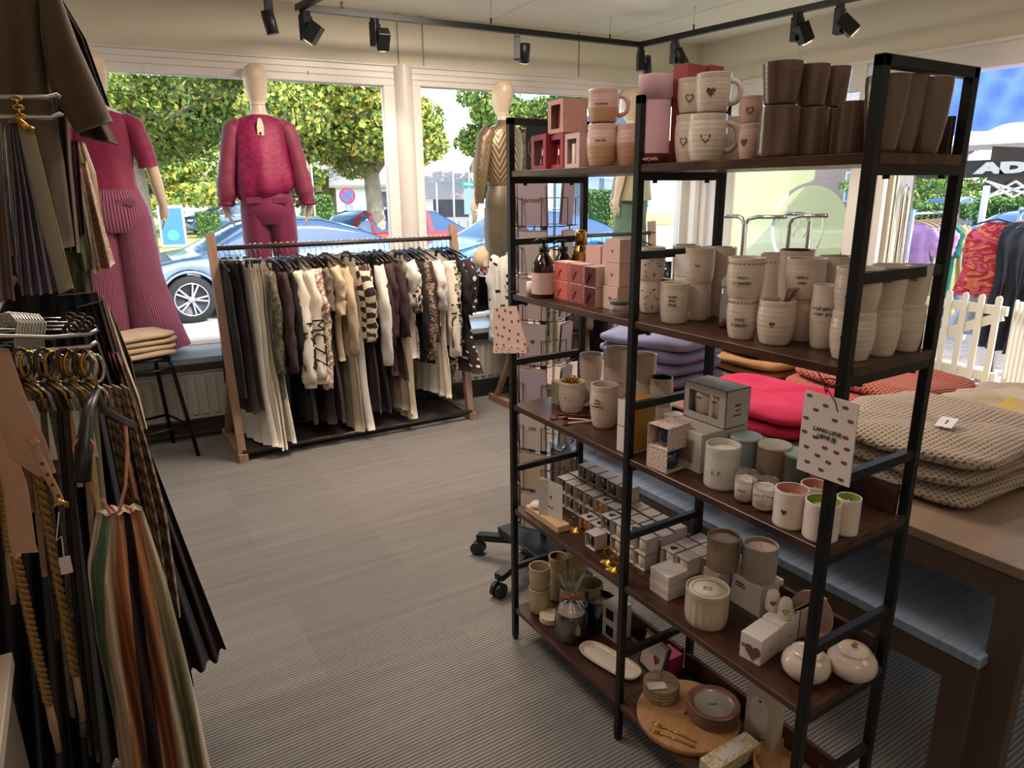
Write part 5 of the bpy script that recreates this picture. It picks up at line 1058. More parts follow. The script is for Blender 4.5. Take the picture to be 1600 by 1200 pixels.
HK = mat('b9b4ae', .25, .9)
def garment(name, label, cat, kind, loc, rz, length, m, group, w=.21, th=.016, sleeve=0, sw=.05, folds=5, seed=0, lean=0, hanger='black', ms=None, flare=1.15, top=.085, txt=None, hem=None, uvs=(1, 1), clip=False, sleeves=(-1, 1)):
    """hangs from a rail at the local origin; the width runs along local x, hem down -z"""
    rn = random.Random(seed); t = thing(name, label, cat, loc, rz, group); ph = rn.uniform(0, 6.28); n = 36; R_ = 18; rows = []
    for i in range(R_+1):
        v = i/R_; z = -top-length*v
        if kind == 'top': ww = np.interp(v*length, [0, .015, .06, .10, .25, length], [.06, .075, w*.80, w*.95, w*.92, w*flare*.95])
        elif kind == 'dress': ww = np.interp(v*length, [0, .02, .07, .14, .42, length], [.06, .08, w*.8, w*.92, w*.78, w*flare*1.1])
        elif kind == 'skirt': ww = np.interp(v, [0, .05, 1], [w*.75, w*.8, w*flare])
        else: ww = np.interp(v, [0, .04, .12, .5, 1], [w*.82, w*.84, w*.92, w*.88, w*flare])
        tt = th*(.45+.7*min(1, v*5))*(1 if kind != 'trousers' else 1+.5*v); row = []
        for j in range(n):
            a = 2*pi*j/n; x = ww*cos(a); y = tt*sin(a)*(1-.25*cos(a)**4); f = min(1, v*4)
            y += th*.75*f*sin(folds*cos(a)*3.1+ph+v*1.3)*(.3+v); x += .012*f*sin(v*9+ph)*(1 if cos(a) < 0 else .6); x += lean*v
            dz = 0
            if i == R_: dz = .010*sin(a*2+ph)
            row.append((x, y, z+dz))
        rows.append(row)
    mb = MB(); b = mb.grid(rows, True, True, uvs); mb.cap(b, n, False); mb.cap(b+R_*n, n, True); mb.build('body', m, t)
    if kind == 'trousers': MB().gridm([[(w*.845*cos(2*pi*j/n), th*.62*sin(2*pi*j/n), zz) for j in range(n)] for zz in (-top+.002, -top-.034)], True, True).build('waistband', m, t)
    if sleeve:
        for sgn in sleeves:
            z0 = -top-.055; pts = []; rr = []
            for k in range(15):
                q = k/14; pts.append((sgn*(w*.82+.045*min(1, q*3)+.012*sin(q*6+ph)), .006*sin(q*7+ph), z0-sleeve*q)); rr.append(sw*(.75+.35*sin(min(q*2.5, 1)*pi/2))*(1-.30*q)*(1+.07*sin(q*25+ph)+.05*sin(q*43+ph*2)))
            sm = MB(); sm.tube(pts, rr, 14, flat=.62 if not txt else .8, ref=(1, 0, 0))
            for vi in range(15*14):
                kk, jj = divmod(vi, 14); cx_, cy_, cz_ = pts[kk]; vx, vy, vz = sm.v[vi]; s_ = 1+.15*sin(3*2*pi*jj/14+kk*1.1+ph)+.10*sin(5*2*pi*jj/14-kk*1.7); sm.v[vi] = (cx_+(vx-cx_)*s_, cy_+(vy-cy_)*s_, vz+.008*sin(jj*1.3+kk*1.2))
            for fi, f in enumerate(sm.f):
                if len(f) == 4: sm.uv[fi] = [(u_*.5, v_*(sleeve/length)) for (u_, v_) in sm.uv[fi]]
            sl = sm.build('sleeve', ms or m, t)
            if txt and sgn == -1:
                text(txt, .105, mat('17140f', .6), sl, (sgn*(w*.82+.045+sw*.80), .014, z0-sleeve*.66), rz=-pi/2-.3, ry=pi/2, name='letters', spacing=1.05)
            if hem: MB().tube([pts[-1], (pts[-1][0], pts[-1][1], pts[-1][2]-.04)], [rr[-1]*.95, rr[-1]*.8], 12, flat=.55).build('cuff', hem, t)
    # hanger with its hook over the rail
    h = MB(); h.tube([(0, -.015, -.006), (0, -.019, .005), (0, -.012, .016), (0, .002, .0205), (0, .014, .012), (0, .016, 0), (0, .006, -.016), (0, 0, -.03), (0, 0, -.065)], .0018, 6)
    if clip: h.tube([(-w*.7, 0, -.07), (w*.7, 0, -.07)], .0022, 6)
    h.build('hanger_hook', HK, t)
    if clip:
        for q in (-w*.72, w*.60): MB().rbox(q, q+w*.12, -.008, .008, -.105, -.062, .002).build('clip', BLKPL, t)
    else: MB().tube([(-w*.86, 0, -.118), (-w*.5, 0, -.090), (0, 0, -.062), (w*.5, 0, -.090), (w*.86, 0, -.118)], .0058, 8, flat=1.2).build('hanger', BLKPL if hanger == 'black' else mat('b98f63', .5), t)
    return t
DKB = fabric('2a1c1c', .15); DKB2 = fabric('33211f', .15); BLK = fabric('1a1616', .1); CRM = fabric('d8cdbb', .06); CRM2 = fabric('cdbfa8', .08); GRG = fabric('b0a08e', .08); BUR = fabric('3a2224', .12); TAU = fabric('6e5f52', .1); BEI = fabric('bfa98c', .08); WHT = fabric('ddd6cc', .05); KHA = uvmat('khaki_print', 'animal', ['6d6553', '4f4a3c', '7d745f'], 6, 14); MARB = uvmat('marbled', 'animal', ['d8c8b4', '8e6b58', 'dccdbb'], 7, 11)
LEO = uvmat('animal_print_dark', 'animal', ['1f1512', 'a58774', '241815'], 9, 22); ZEB = uvmat('animal_print_light', 'animal', ['d8cbb8', '231a17', 'd8cbb8'], 8, 12); CHK = uvmat('checked_knit', 'checker', ['d2c3ac', '34221c'], 9, 15, .9); POL = uvmat('polka', 'spots', ['2c1a1c', 'e4dcd2'], 9, 16)
GR1 = 'garments on the window rack'
E1 = [  # name, phrase, cat, kind, material, px at hem(for length)/length, sleeve, extra
 ('top', 'black sleeveless top', 'top', 'top', BLK, .76, 0, {}), ('trousers', 'very dark brown trousers', 'trousers', 'trousers', DKB, .86, 0, dict(clip=True)), ('trousers', 'dark brown pleated trousers', 'trousers', 'trousers', DKB2, .84, 0, dict(clip=True)),
 ('trousers', 'white wide leg trousers', 'trousers', 'trousers', WHT, 1.08, 0, dict(clip=True, flare=1.2)), ('trousers', 'cream wide leg trousers', 'trousers', 'trousers', CRM, 1.09, 0, dict(clip=True, flare=1.2)), ('trousers', 'cream flared trousers', 'trousers', 'trousers', CRM, 1.10, 0, dict(clip=True, flare=1.2)), ('trousers', 'cream ribbed trousers', 'trousers', 'trousers', CRM2, 1.10, 0, dict(clip=True, flare=1.2)), ('trousers', 'off-white wide trousers', 'trousers', 'trousers', WHT, 1.08, 0, dict(clip=True, flare=1.2)),
 ('blouse', 'olive grey printed blouse', 'blouse', 'top', KHA, .80, .58, {}), ('sweater', 'dark aubergine sweater with a wide neck', 'sweater', 'top', BUR, .62, .58, dict(w=.24)), ('sweater', 'black brown sweater', 'sweater', 'top', BLK, .62, .55, {}),
 ('sweater', 'cream sweater with black letters down its sleeve', 'sweater', 'top', CRM, .66, .66, dict(sw=.062, txt='MCZZ', hem=CRM)), ('trousers', 'black trousers', 'trousers', 'trousers', BLK, .98, 0, dict(clip=True)), ('sweater', 'second cream sweater with black sleeve letters', 'sweater', 'top', CRM, .66, .64, dict(sw=.06, txt='MCZZ', hem=CRM)), ('blouse', 'pale marbled blouse with long shiny sleeves', 'blouse', 'top', MARB, .62, .72, dict(sw=.055)),
 ('trousers', 'dark brown trousers', 'trousers', 'trousers', DKB, 1.0, 0, dict(clip=True)), ('t_shirt', 'taupe short sleeved shirt', 't-shirt', 'top', TAU, .64, .24, {}), ('trousers', 'taupe brown trousers', 'trousers', 'trousers', DKB2, 1.0, 0, dict(clip=True)), ('t_shirt', 'light beige short sleeved shirt', 't-shirt', 'top', BEI, .62, .28, dict(sw=.06)), ('cardigan', 'sand coloured cardigan', 'cardigan', 'top', BEI, .60, .52, {}),
 ('trousers', 'greige wide trousers', 'trousers', 'trousers', GRG, 1.08, 0, dict(clip=True, flare=1.15)), ('trousers', 'pinkish white wide trousers', 'trousers', 'trousers', WHT, 1.09, 0, dict(clip=True, flare=1.15)),
 ('sweater', 'brown and cream checked knit sweater', 'sweater', 'top', CHK, .50, .46, dict(sw=.06)), ('sweater', 'second checked brown and cream sweater', 'sweater', 'top', CHK, .50, .46, dict(sw=.06)), ('trousers', 'dark olive brown trousers', 'trousers', 'trousers', DKB2, .98, 0, dict(clip=True)), ('trousers', 'blackish trousers', 'trousers', 'trousers', BLK, 1.0, 0, dict(clip=True)),
 ('blouse', 'white long sleeved blouse', 'blouse', 'top', WHT, .60, .62, dict(sw=.058)), ('blouse', 'burgundy brown blouse', 'blouse', 'top', BUR, .74, .5, {}), ('blouse', 'burgundy brown pleated blouse', 'blouse', 'top', BUR, .76, .45, {}), ('dress', 'burgundy brown dress', 'dress', 'dress', BUR, .80, .45, {}), ('trousers', 'greige flared trousers', 'trousers', 'trousers', GRG, 1.02, 0, dict(clip=True)), ('trousers', 'cream yellow pleated trousers', 'trousers', 'trousers', CRM2, 1.06, 0, dict(clip=True)),
 ('t_shirt', 'off-white short sleeved shirt', 't-shirt', 'top', WHT, .66, .26, dict(sw=.06)), ('blouse', 'blouse with a cream and dark animal print', 'blouse', 'top', ZEB, .66, .3, {}), ('top', 'black fine knit top', 'top', 'top', BLK, .70, .55, {}), ('dress', 'dark dress with a blotchy animal print', 'dress', 'dress', LEO, .66, .62, dict(sw=.062)), ('blouse', 'dark burgundy blouse', 'blouse', 'top', BUR, .72, .5, {}),
 ('blouse', 'white wrap blouse with a pointed collar', 'blouse', 'top', WHT, .46, .30, dict(sw=.06)), ('trousers', 'off-white trousers', 'trousers', 'trousers', WHT, .96, 0, dict(clip=True)), ('trousers', 'cream trousers', 'trousers', 'trousers', CRM2, .96, 0, dict(clip=True)), ('sweater', 'cream sweater with black slanting sleeve letters', 'sweater', 'top', CRM, .62, .62, dict(sw=.055, txt='MCZZ')), ('top', 'top with bold black and cream stripes', 'top', 'top', ZEB, .78, .4, {}), ('blouse', 'plain dark brown draped blouse', 'blouse', 'top', BLK, .50, .35, dict(w=.23)), ('dress', 'dark brown dress with white polka dots', 'dress', 'dress', POL, .80, .34, dict(w=.24, sw=.06, flare=1.3)),
]
ORD = ['first', 'second', 'third', 'fourth', 'fifth', 'sixth', 'seventh', 'eighth', 'ninth', 'tenth']
n_ = len(E1); xs_ = np.concatenate([np.linspace(.70, .93, 9)[:9], np.linspace(.985, 2.135, n_-9)])
for i, (nm, phr, cat, kd, m, ln, slv, ex) in enumerate(E1):
    x = float(xs_[i]); side = i if i < n_/2 else n_-1-i; frm = 'left' if i < n_/2 else 'right'
    nn_ = ORD[side] if side < 10 else ['eleventh', 'twelfth', 'thirteenth', 'fourteenth', 'fifteenth', 'sixteenth', 'seventeenth', 'eighteenth', 'nineteenth', 'twentieth', 'twenty-first', 'twenty-second'][side-10]
    ex = dict(ex); fl = ex.pop('flare', 1.1)
    garment(nm, '%s, %s from the %s on the window rack' % (phr, nn_, frm), cat, kd, (x, RY-.045*(x-.665)/1.525, RZ), pi/2+rnd.uniform(-.10, .14)+.12, ln, m, GR1, slv and ex.pop('th', .013) and ex.pop('w', .21) or ex.pop('w', .21), .014, slv, seed=i, flare=fl, lean=-.02 if kd == 'trousers' else 0, **ex)

# second rack, beyond the card spinner: its leaning post with the fur jacket, and its far end
R2, RY2, RZ2 = rack('pale wooden clothes rack behind the shelving unit, in front of the right window', 2.55, 3.72, 3.98, 4.12, 3.92, 4.45, 1.31, -.10)
PWOOD = mat('c9a993', .5, var=.15, vscale=6)
GR2 = 'garments on the rack behind the shelving unit'
E2 = [('jacket', 'white fur jacket with black spots', 'jacket', uvmat('spotted_fur', 'spots', ['e0d8cc', '241d1b'], 5, 9, .95), .62, .60, dict(sw=.07, th=.04)), ('top', 'black top', 'top', BLK, .66, .5, {}), ('trousers', 'cream trousers', 'trousers', CRM, 1.0, 0, dict(clip=True)), ('trousers', 'cream flared trousers', 'trousers', CRM2, 1.02, 0, dict(clip=True)), ('blouse', 'brown blouse', 'blouse', DKB2, .7, .5, {}), ('blouse', 'taupe blouse', 'blouse', TAU, .7, .5, {}), ('top', 'short cream top', 'top', CRM, .42, .3, {}), ('trousers', 'black trousers', 'trousers', BLK, 1.0, 0, dict(clip=True)), ('blouse', 'off-white blouse', 'blouse', WHT, .7, .5, {}), ('trousers', 'light trousers', 'trousers', WHT, .95, 0, dict(clip=True)), ('skirt', 'short cream skirt', 'skirt', CRM, .40, 0, dict(clip=True)), ('blouse', 'rust brown blouse', 'blouse', fabric('5a2a22'), .7, .5, {}), ('blouse', 'speckled white blouse', 'blouse', POL, .6, .5, {})]
for i, (nm, phr, cat, m, ln, slv, ex) in enumerate(E2):
    x = 2.50+.04 if i == 0 else 2.62+(i-1)*.092; ex = dict(ex)
    garment(nm, '%s, %s on the rack behind the shelving unit' % (phr, 'first' if i == 0 else ['second', 'third', 'fourth', 'fifth', 'sixth', 'seventh', 'eighth', 'ninth', 'tenth', 'eleventh', 'twelfth', 'last'][i-1]), cat, {'trousers': 'trousers', 'skirt': 'skirt'}.get(nm, 'top'), (x, RY2-.10*(x-2.55)/1.17, RZ2), pi/2+.1, ln, m, GR2, ex.pop('w', .21), ex.pop('th', .015), slv, seed=100+i, **ex)

pc = onx(752, 385, 2.50); t = thing('straw_charm', 'small cream straw pouch dangling from a cord left of the fur jacket', 'pouch', (pc.x, pc.y, pc.z-.16))
MB().lathe([(.012, 0), (.045, .02), (.058, .07), (.050, .12), (.025, .15), (.012, .165)], 20, mod=lambda a, z, k: 1+.04*sin(a*14)).build('pouch', mat('cdb894', .9, bump=.5, bscale=90), t); MB().tube([(0, 0, .16), (.005, 0, .26), (0, 0, .38)], .0025, 6).build('cord', mat('c9b08a', .9), t); MB().rbox(-.018, .018, -.062, -.058, .02, .06, .002).build('tag', mat('dcc0b4', .6), t)
# ================================================================== MANNEQUINS
SKIN = mat('e3cdb4', .38, coat=.1)
def ell(c, a, b, n=24, tilt=0): return [Vector((c[0]+a*cos(2*pi*j/n), c[1]+b*sin(2*pi*j/n), c[2]+tilt*a*cos(2*pi*j/n))) for j in range(n)]
TORSO = [(.80, .02, .02, .0), (.83, .10, .08, .0), (.90, .163, .105, -.012), (.96, .158, .105, -.01), (1.04, .125, .088, .0), (1.10, .113, .080, .005), (1.18, .125, .088, .008), (1.28, .143, .098, .012), (1.36, .150, .092, .005), (1.42, .150, .070, 0), (1.455, .115, .055, 0), (1.475, .065, .050, .0), (1.50, .048, .048, .004), (1.545, .045, .048, .012)]
def mann(label, loc, rz, build_clothes, armL, armR, legs=True, pose=0, group='white shop mannequins in the window'):
    t = thing('mannequin', label, 'mannequin', loc, rz, group); m = MB()
    rows = [ell((0, y, z), a, b) for z, a, b, y in TORSO]; b0 = m.grid(rows, True, True); m.cap(b0, 24, True)
    hd = [(1.53, .040, .045, .02), (1.56, .050, .062, .03), (1.60, .062, .080, .030), (1.65, .072, .092, .022), (1.70, .076, .096, .012), (1.74, .070, .088, .008), (1.77, .048, .062, .004), (1.785, .004, .006, .0)]
    b0 = m.grid([ell((0, y, z), a, b) for z, a, b, y in hd], True, True); m.cap(b0, 24, True)
    for sgn, el, wr, hn in ((-1, *armL), (1, *armR)):
        sh = (sgn*.152, 0, 1.405); m.tube([sh, (sgn*.165, 0, 1.37), tuple((a+b)/2 for a, b in zip((sgn*.165, 0, 1.37), el)), el, tuple((a+b)/2 for a, b in zip(el, wr)), wr, hn], [.046, .048, .042, .036, .036, .026, .028], 14)
        e, w, h = Vector(el), Vector(wr), Vector(hn); d = (h-w).normalized(); sd = Vector((0, 1, 0)); sd = (sd-d*sd.dot(d)).normalized()
        m.tube([w, w+(h-w)*.5, h+d*.02], [.024, .034, .030], 10, flat=.5)
        for k, ln in enumerate((.062, .075, .07, .055)):
            o = h+d*.01+sd*(-.031+.0205*k); m.tube([o, o+d*ln*.5+Vector((sgn*-.006, 0, 0)), o+d*ln+Vector((sgn*-.018, 0, 0))], [.0088, .008, .0055], 8)
        o = w+(h-w)*.3+sd*.02; m.tube([o, o+sd*.025+d*.03, o+sd*.03+d*.06], [.011, .010, .007], 8)
    if legs:
        for sgn in (-1, 1):
            fx = sgn*(.10+pose*.3); m.tube([(sgn*.085, -.0, .90), (sgn*.088, 0, .78), (sgn*.09+pose*.3*sgn*.3, .01, .62), (fx*.95, .015, .46), (fx, -.015, .34), (fx, -.01, .15), (fx, -.015, .08)], [.088, .082, .070, .052, .053, .036, .034], 16)
            m.tube([(fx, -.05, .035), (fx, .0, .045), (fx, .08, .03), (fx, .15, .018), (fx, .175, .015)], [.024, .034, .032, .026, .012], 12, flat=1.0)
    body = m.build('body', SKIN, t); rm = body.modifiers.new('fuse', 'REMESH'); rm.mode = 'VOXEL'; rm.voxel_size = .0052; rm.use_smooth_shade = True
    sm = body.modifiers.new('smooth', 'SMOOTH'); sm.iterations = 4; sm.factor = .5
    MB().tube([(.047*cos(a), .010+.049*sin(a), 1.535) for a in np.linspace(0, 2*pi, 24, endpoint=False)], .0012, 5, closed=True).build('neck_seam', mat('8f7d6a', .6), t)
    build_clothes(t); return t
def shell(parent, secs, m, name, n=40, fold=.0, freq=9, uvs=(1, 1), seed=0, close=True, shift=None):
    rows = []
    for i, s in enumerate(secs):
        z, a, b, x, y = s[:5]; f = s[5] if len(s) > 5 else fold; row = []
        for j in range(n):
            q = 2*pi*j/n; w = 1+f*(sin(freq*q+z*6+seed)+.5*sin(freq*1.7*q-z*9+seed)); row.append((x+a*w*cos(q), y+b*w*sin(q), z+(s[6]*cos(q) if len(s) > 6 else 0)))
        rows.append(row)
    mb = MB(); mb.grid(rows, True, True, uvs); return mb.build(name, m, parent)
def sleevem(parent, pts, rr, m, name='sleeve', fold=.05, seed=0, flat=1):
    P = [Vector(p) for p in pts]; n = 22; q = np.linspace(0, 1, n); pp = []; R_ = []
    ts = np.linspace(0, 1, len(P))
    for k in q:
        pp.append((np.interp(k, ts, [p.x for p in P]), np.interp(k, ts, [p.y for p in P]), np.interp(k, ts, [p.z for p in P]))); R_.append(np.interp(k, ts, rr)*(1+fold*sin(k*40+seed)))
    return MB().tube(pp, R_, 18, flat=flat, caps=False).build(name, m, parent)
def cloth_mat(col, **k): return mat(col, .65, 0, .3, 40, .10, 6, .3)
MAG = cloth_mat('860040'); MAGD = cloth_mat('700a3e'); CORD = uvmat('corduroy', 'ribs', ['b26a85', '8e4663'], 64, 1, .9, .6)
SHEER = mat('8c2a50', .6, alpha=.82)
def c1(t):
    shell(t, [(1.46, .085, .066, 0, 0, .005), (1.445, .13, .072, 0, 0, .006), (1.41, .158, .086, 0, 0, .006), (1.34, .156, .104, 0, .006, .008), (1.24, .150, .104, 0, .01, .01), (1.14, .134, .098, 0, .008, .018), (1.08, .138, .102, 0, .0, .028), (1.03, .142, .110, 0, 0, .012), (1.022, .148, .112, 0, 0, .012)], MAG, 'top')
    for s in (-1, 1): sleevem(t, [(s*.115, 0, 1.42), (s*.168, 0, 1.38), (s*.200, 0, 1.26), (s*.218, 0, 1.15)], [.045, .058, .058, .056], MAG, 'sleeve', .03)
    wide(t, CORD, .02); flap(t, CORD)
def wide(t, m, fold, knee=.115, hem=.16, top=1.05, uvs=(1, 1), legz=.05, dx=.0, kx=.10, fx=.15):
    shell(t, [(top, .136, .102, 0, -.0, .005), (.99, .156, .116, 0, -.004, .006), (.92, .180, .125, 0, -.008, .01), (.86, .186, .122, 0, -.008, .012), (.80, .190, .115, 0, -.006, .012), (.77, .186, .10, 0, 0, .01)], m, 'trousers_hip')
    for s in (-1, 1): shell(t, [(.86, .105, .112, s*.088, -.006, .01), (.76, .100, .105, s*.094, 0, .015), (.50, knee, knee*1.0, s*kx, 0, fold), (.25, (knee+hem)/2, (knee+hem)/2, s*(kx+fx)/2, 0, fold*1.5), (legz, hem, hem*1.05, s*fx, .01, fold*2)], m, 'trouser_leg', freq=5, seed=s)
def flap(t, m, xs=(.075, -.075)):
    for x in xs: 
        f = MB().rbox(x-.05, x+.05, -.1275, -.119, .925, .965, .003); o = f.build('pocket_flap', m, t); MB().cyl((x, -.131, .935), (x, -.127, .935), .006, 12).build('button', MAGD, o)
def c2(t):
    shell(t, [(1.475, .062, .058, 0, 0, .0), (1.455, .12, .062, 0, 0, .006), (1.425, .160, .078, 0, 0, .01), (1.35, .164, .105, 0, .0, .02), (1.22, .166, .118, 0, -.005, .03, .01), (1.10, .182, .132, .0, -.01, .045, .02), (1.02, .186, .138, 0, -.012, .055, .03), (.975, .165, .128, 0, -.006, .06, .03), (.965, .15, .115, 0, -.004, .02, .03)], MAGM, 'blouse', n=64, freq=7, uvs=(3, 3))
    for s in (-1, 1):
        sleevem(t, [(s*.115, 0, 1.425), (s*.172, 0, 1.38), (s*.218, 0, 1.18), (s*.242, .0, 1.02), (s*.255, .02, .93)], [.046, .058, .056, .064, .052], SHEER, 'sleeve', .05, s); MB().tube([(s*.255+.040*cos(a), .02+.040*sin(a), .925) for a in np.linspace(0, 2*pi, 20, endpoint=False)], .018, 8, closed=True).build('ruffled_cuff', MAGM, t)
    # keyhole at the back of the neck
    MB().prism([(-.008, 1.448), (.010, 1.448), (.022, 1.40), (.018, 1.345), (-.020, 1.345), (-.020, 1.40)], -.003, Matrix.Translation((0, -.107, 0)) @ Matrix.Rotation(rad(0), 4, 'X')).build('keyhole', SKIN, t); MB().box(-.008, .004, -.118, -.10, 1.352, 1.364).build('label', BLKPL, t)
    shell(t, [(1.05, .135, .10, 0, 0, .005), (.98, .160, .12, 0, 0, .008), (.90, .172, .128, 0, -.006, .01), (.84, .172, .122, 0, -.006, .012), (.79, .165, .10, 0, 0, .01)], MAGD, 'trousers_hip')
    for s in (-1, 1): shell(t, [(.86, .092, .110, s*.082, -.004, .02), (.70, .088, .095, s*.088, 0, .03), (.45, .078, .080, s*.09, 0, .05), (.2, .072, .072, s*.09, 0, .05), (.08, .075, .075, s*.09, 0, .05)], MAGD, 'trouser_leg', freq=5, seed=s)
    flap(t, MAGD, (.08, -.08))
MAGM = uvmat('embroidered_burgundy', 'animal', ['78043a', '92124e', '78043a'], 5, 6, .6)
GCH = uvmat('gold_chevron', 'chevron', ['8d7a5e', '4a3c2c'], 16, 7, .38, 0, .35); OLV = mat('5b5040', .45, .1, .3, 30, .15, 8); SAGE = cloth_mat('7d8a70'); SAGED = cloth_mat('5f7a63'); BGOLD = cloth_mat('9a9272')
def c3(t):
    shell(t, [(1.50, .058, .055, 0, .004, .0), (1.475, .068, .058, 0, 0, .0), (1.45, .12, .072, 0, 0, .006), (1.41, .166, .088, 0, 0, .01), (1.30, .168, .112, 0, .0, .015), (1.16, .158, .11, 0, 0, .02), (1.06, .160, .12, .0, -.0, .03), (1.03, .15, .112, 0, 0, .01)], GCH, 'blouse', uvs=(1, 1))
    for s in (-1, 1): sleevem(t, [(s*.145, 0, 1.415), (s*.19, 0, 1.36), (s*.225, 0, 1.15), (s*.235, .01, 1.0), (s*.24, .02, .90)], [.056, .062, .056, .046, .036], GCH, 'sleeve', .04, s)
    shell(t, [(1.045, .142, .108, 0, 0), (1.02, .143, .110, 0, 0)], mat('8c6a50', .5), 'belt')
    shell(t, [(1.04, .138, .103, 0, 0, .005), (.98, .160, .12, 0, 0, .01), (.90, .178, .128, 0, -.006, .012), (.83, .176, .122, 0, -.006, .015), (.79, .165, .10, 0, 0, .01)], OLV, 'trousers_hip')
    for s in (-1, 1): shell(t, [(.86, .096, .112, s*.082, -.004, .02), (.70, .092, .098, s*.088, 0, .03), (.45, .085, .085, s*.09, 0, .04), (.2, .075, .075, s*.09, 0, .04), (.08, .07, .07, s*.09, 0, .05)], OLV, 'trouser_leg', freq=5, seed=s)
def c4(t):
    shell(t, [(1.47, .075, .06, 0, 0), (1.44, .14, .08, 0, 0, .01), (1.38, .175, .105, 0, 0, .01), (1.2, .18, .125, 0, 0, .02), (1.02, .21, .15, 0, 0, .03), (.90, .235, .17, 0, 0, .035)], BGOLD, 'tunic', freq=6)
    for s in (-1, 1): sleevem(t, [(s*.145, 0, 1.415), (s*.20, 0, 1.34), (s*.235, 0, 1.15)], [.06, .07, .075], BGOLD, 'sleeve', .03)
    wide(t, SAGED, .04, .12, .15)
AD = lambda s: ((s*.225, .0, 1.15), (s*.255, .04, .93), (s*.262, .05, .86))
mann('white mannequin seen from behind in a magenta top and pink corduroy wide trousers', (.235, 4.93, .552), rad(-8), c1, AD(-1), ((.235, .0, 1.15), (.265, .05, .93), (.262, .08, .86)), group=None)
mann('white mannequin seen from behind in a burgundy blouse with sheer sleeves and burgundy trousers', (1.135, 4.93, .552), rad(-12), c2, ((-.25, .0, 1.16), (-.27, .05, .93), (-.255, .07, .86)), ((.25, .0, 1.16), (.272, .05, .92), (.262, .08, .85)), group=None)
mann('white mannequin in a gold chevron blouse and shiny olive trousers, left of the shelving unit', (2.90, 4.79, .552), rad(8), c3, AD(-1), AD(1), group=None)
mann('mannequin in a khaki tunic and sage wide trousers, seen through the shelving unit', (4.05, 4.64, .552), rad(30), c4, ((-.235, 0, 1.15), (-.26, .03, .93), (-.26, .04, .86)), ((.24, 0, 1.16), (.27, .03, .93), (.27, .04, .86)), group=None)

# ================================================================== STOOL WITH FOLDED TROUSERS
ST = thing('bar_stool', 'black metal bar stool with a pile of beige trousers on its seat', 'bar stool', (.235, 4.52, 0), .3)
BM = mat('17181a', .4, .5); hs = .64
MB().lathe([(.165, 0), (.172, .006), (.165, .014), (.15, .018)], 32, c=(0, 0, hs-.018), capt=True).build('seat', BM, ST)
MB().tube([(.165*cos(a), .165*sin(a), hs-.075) for a in np.linspace(0, 2*pi, 28, endpoint=False)], .009, 8, closed=True).build('seat_ring', BM, ST)
for k in range(4): a = pi/4+k*pi/2; MB().tube([(.15*cos(a), .15*sin(a), hs-.02), (.165*cos(a), .165*sin(a), hs-.08), (.245*cos(a), .245*sin(a), .0)], .0115, 10).build('leg', BM, ST)
for z in (.20, .26): MB().tube([((.245-.08*z/.62)*cos(pi/4+k*pi/2), (.245-.08*z/.62)*sin(pi/4+k*pi/2), z) for k in (range(4) if z > .25 else range(4))], .009, 8, closed=True).build('foot_ring', BM, ST) if z < .25 else None
BTR = fabric('c3a68a', .08)
for k in range(4): folded('trousers', 'beige folded trousers, %s of the pile on the bar stool' % ['lowest', 'second', 'third', 'top'][k], (.215, 4.50, hs+k*.034), .20, .15, .034, 2, BTR, .25+.04*k, 201+k, 'beige trousers on the stool', 'trousers', wob=.006)
# ================================================================== LEFT WALL DISPLAY, CLOSE TO THE CAMERA
def curtain(name, label, cat, Y, L, Rr, m, th=.02, folds=4, amp=.35, seed=0, group=None, uvs=(1, 1), n=30, part='body', parent=None, steps=22, fy=0, slant=0):
    """a hanging cloth at depth Y; L and Rr are its left and right edges as photo points from top to bottom, turned into metres on that plane"""
    A = [ony(px, py, Y) for px, py in L]; B = [ony(px, py, Y) for px, py in Rr]; rn = random.Random(seed); ph = rn.uniform(0, 6)
    tA = np.linspace(0, 1, len(A)); tB = np.linspace(0, 1, len(B)); c = (A[0]+B[0])/2; rows = []
    for i in range(steps+1):
        v = i/steps; a = np.array([np.interp(v, tA, [p[k] for p in A]) for k in (0, 2)]); b = np.array([np.interp(v, tB, [p[k] for p in B]) for k in (0, 2)]); row = []
        for s in (-1, 1):
            for j in range(n):
                u = j/(n-1) if s < 0 else 1-j/(n-1); p = a+(b-a)*u; e = math.sqrt(max(0, 1-(2*u-1)**2))
                y = Y+s*th*.5*(.25+.75*e)*min(1, .35+v*2)+th*amp*sin(folds*u*2*pi+ph+v*.8)*min(1, .2+v*1.5)+fy*v+slant*u
                row.append(Vector((p[0], y, p[1]))-Vector((c.x, Y, c.z)))
        rows.append(row)
    t = parent or thing(name, label, cat, (c.x, Y, c.z), 0, group)
    if parent: off = Vector((c.x, Y, c.z))-parent.location; rows = [[p+off for p in r] for r in rows]
    mb = MB(); b0 = mb.grid(rows, True, True, (uvs[0]*2, uvs[1])); mb.cap(b0, 2*n); mb.cap(b0+steps*2*n, 2*n, True); mb.build(part, m, t); return t
JK = mat('5b4735', .8, 0, .25, 200, .08, 5, .2); JKD = mat('4f3d2f', .85)
DR = 1.95
G = 'garments on the left wall rail'
j = curtain('jacket', 'large taupe brown jacket hanging at the upper left with a wide short sleeve', 'jacket', DR, [(-150, -60), (-150, 200), (-130, 420)], [(66, -60), (76, 120), (100, 250), (117, 385)], JK, .05, 3, .3, 1, uvs=(1, 1))
curtain('', '', '', DR-.02, [(60, -40), (64, 60), (76, 130), (118, 208)], [(82, -40), (122, 70), (158, 150), (176, 190)], JK, .07, 1, .1, 2, part='sleeve', parent=j)
curtain('', '', '', DR+.03, [(96, 150), (112, 190), (126, 213)], [(150, 140), (168, 195), (186, 226)], JKD, .05, 2, .3, 3, part='sleeve_lining', parent=j)
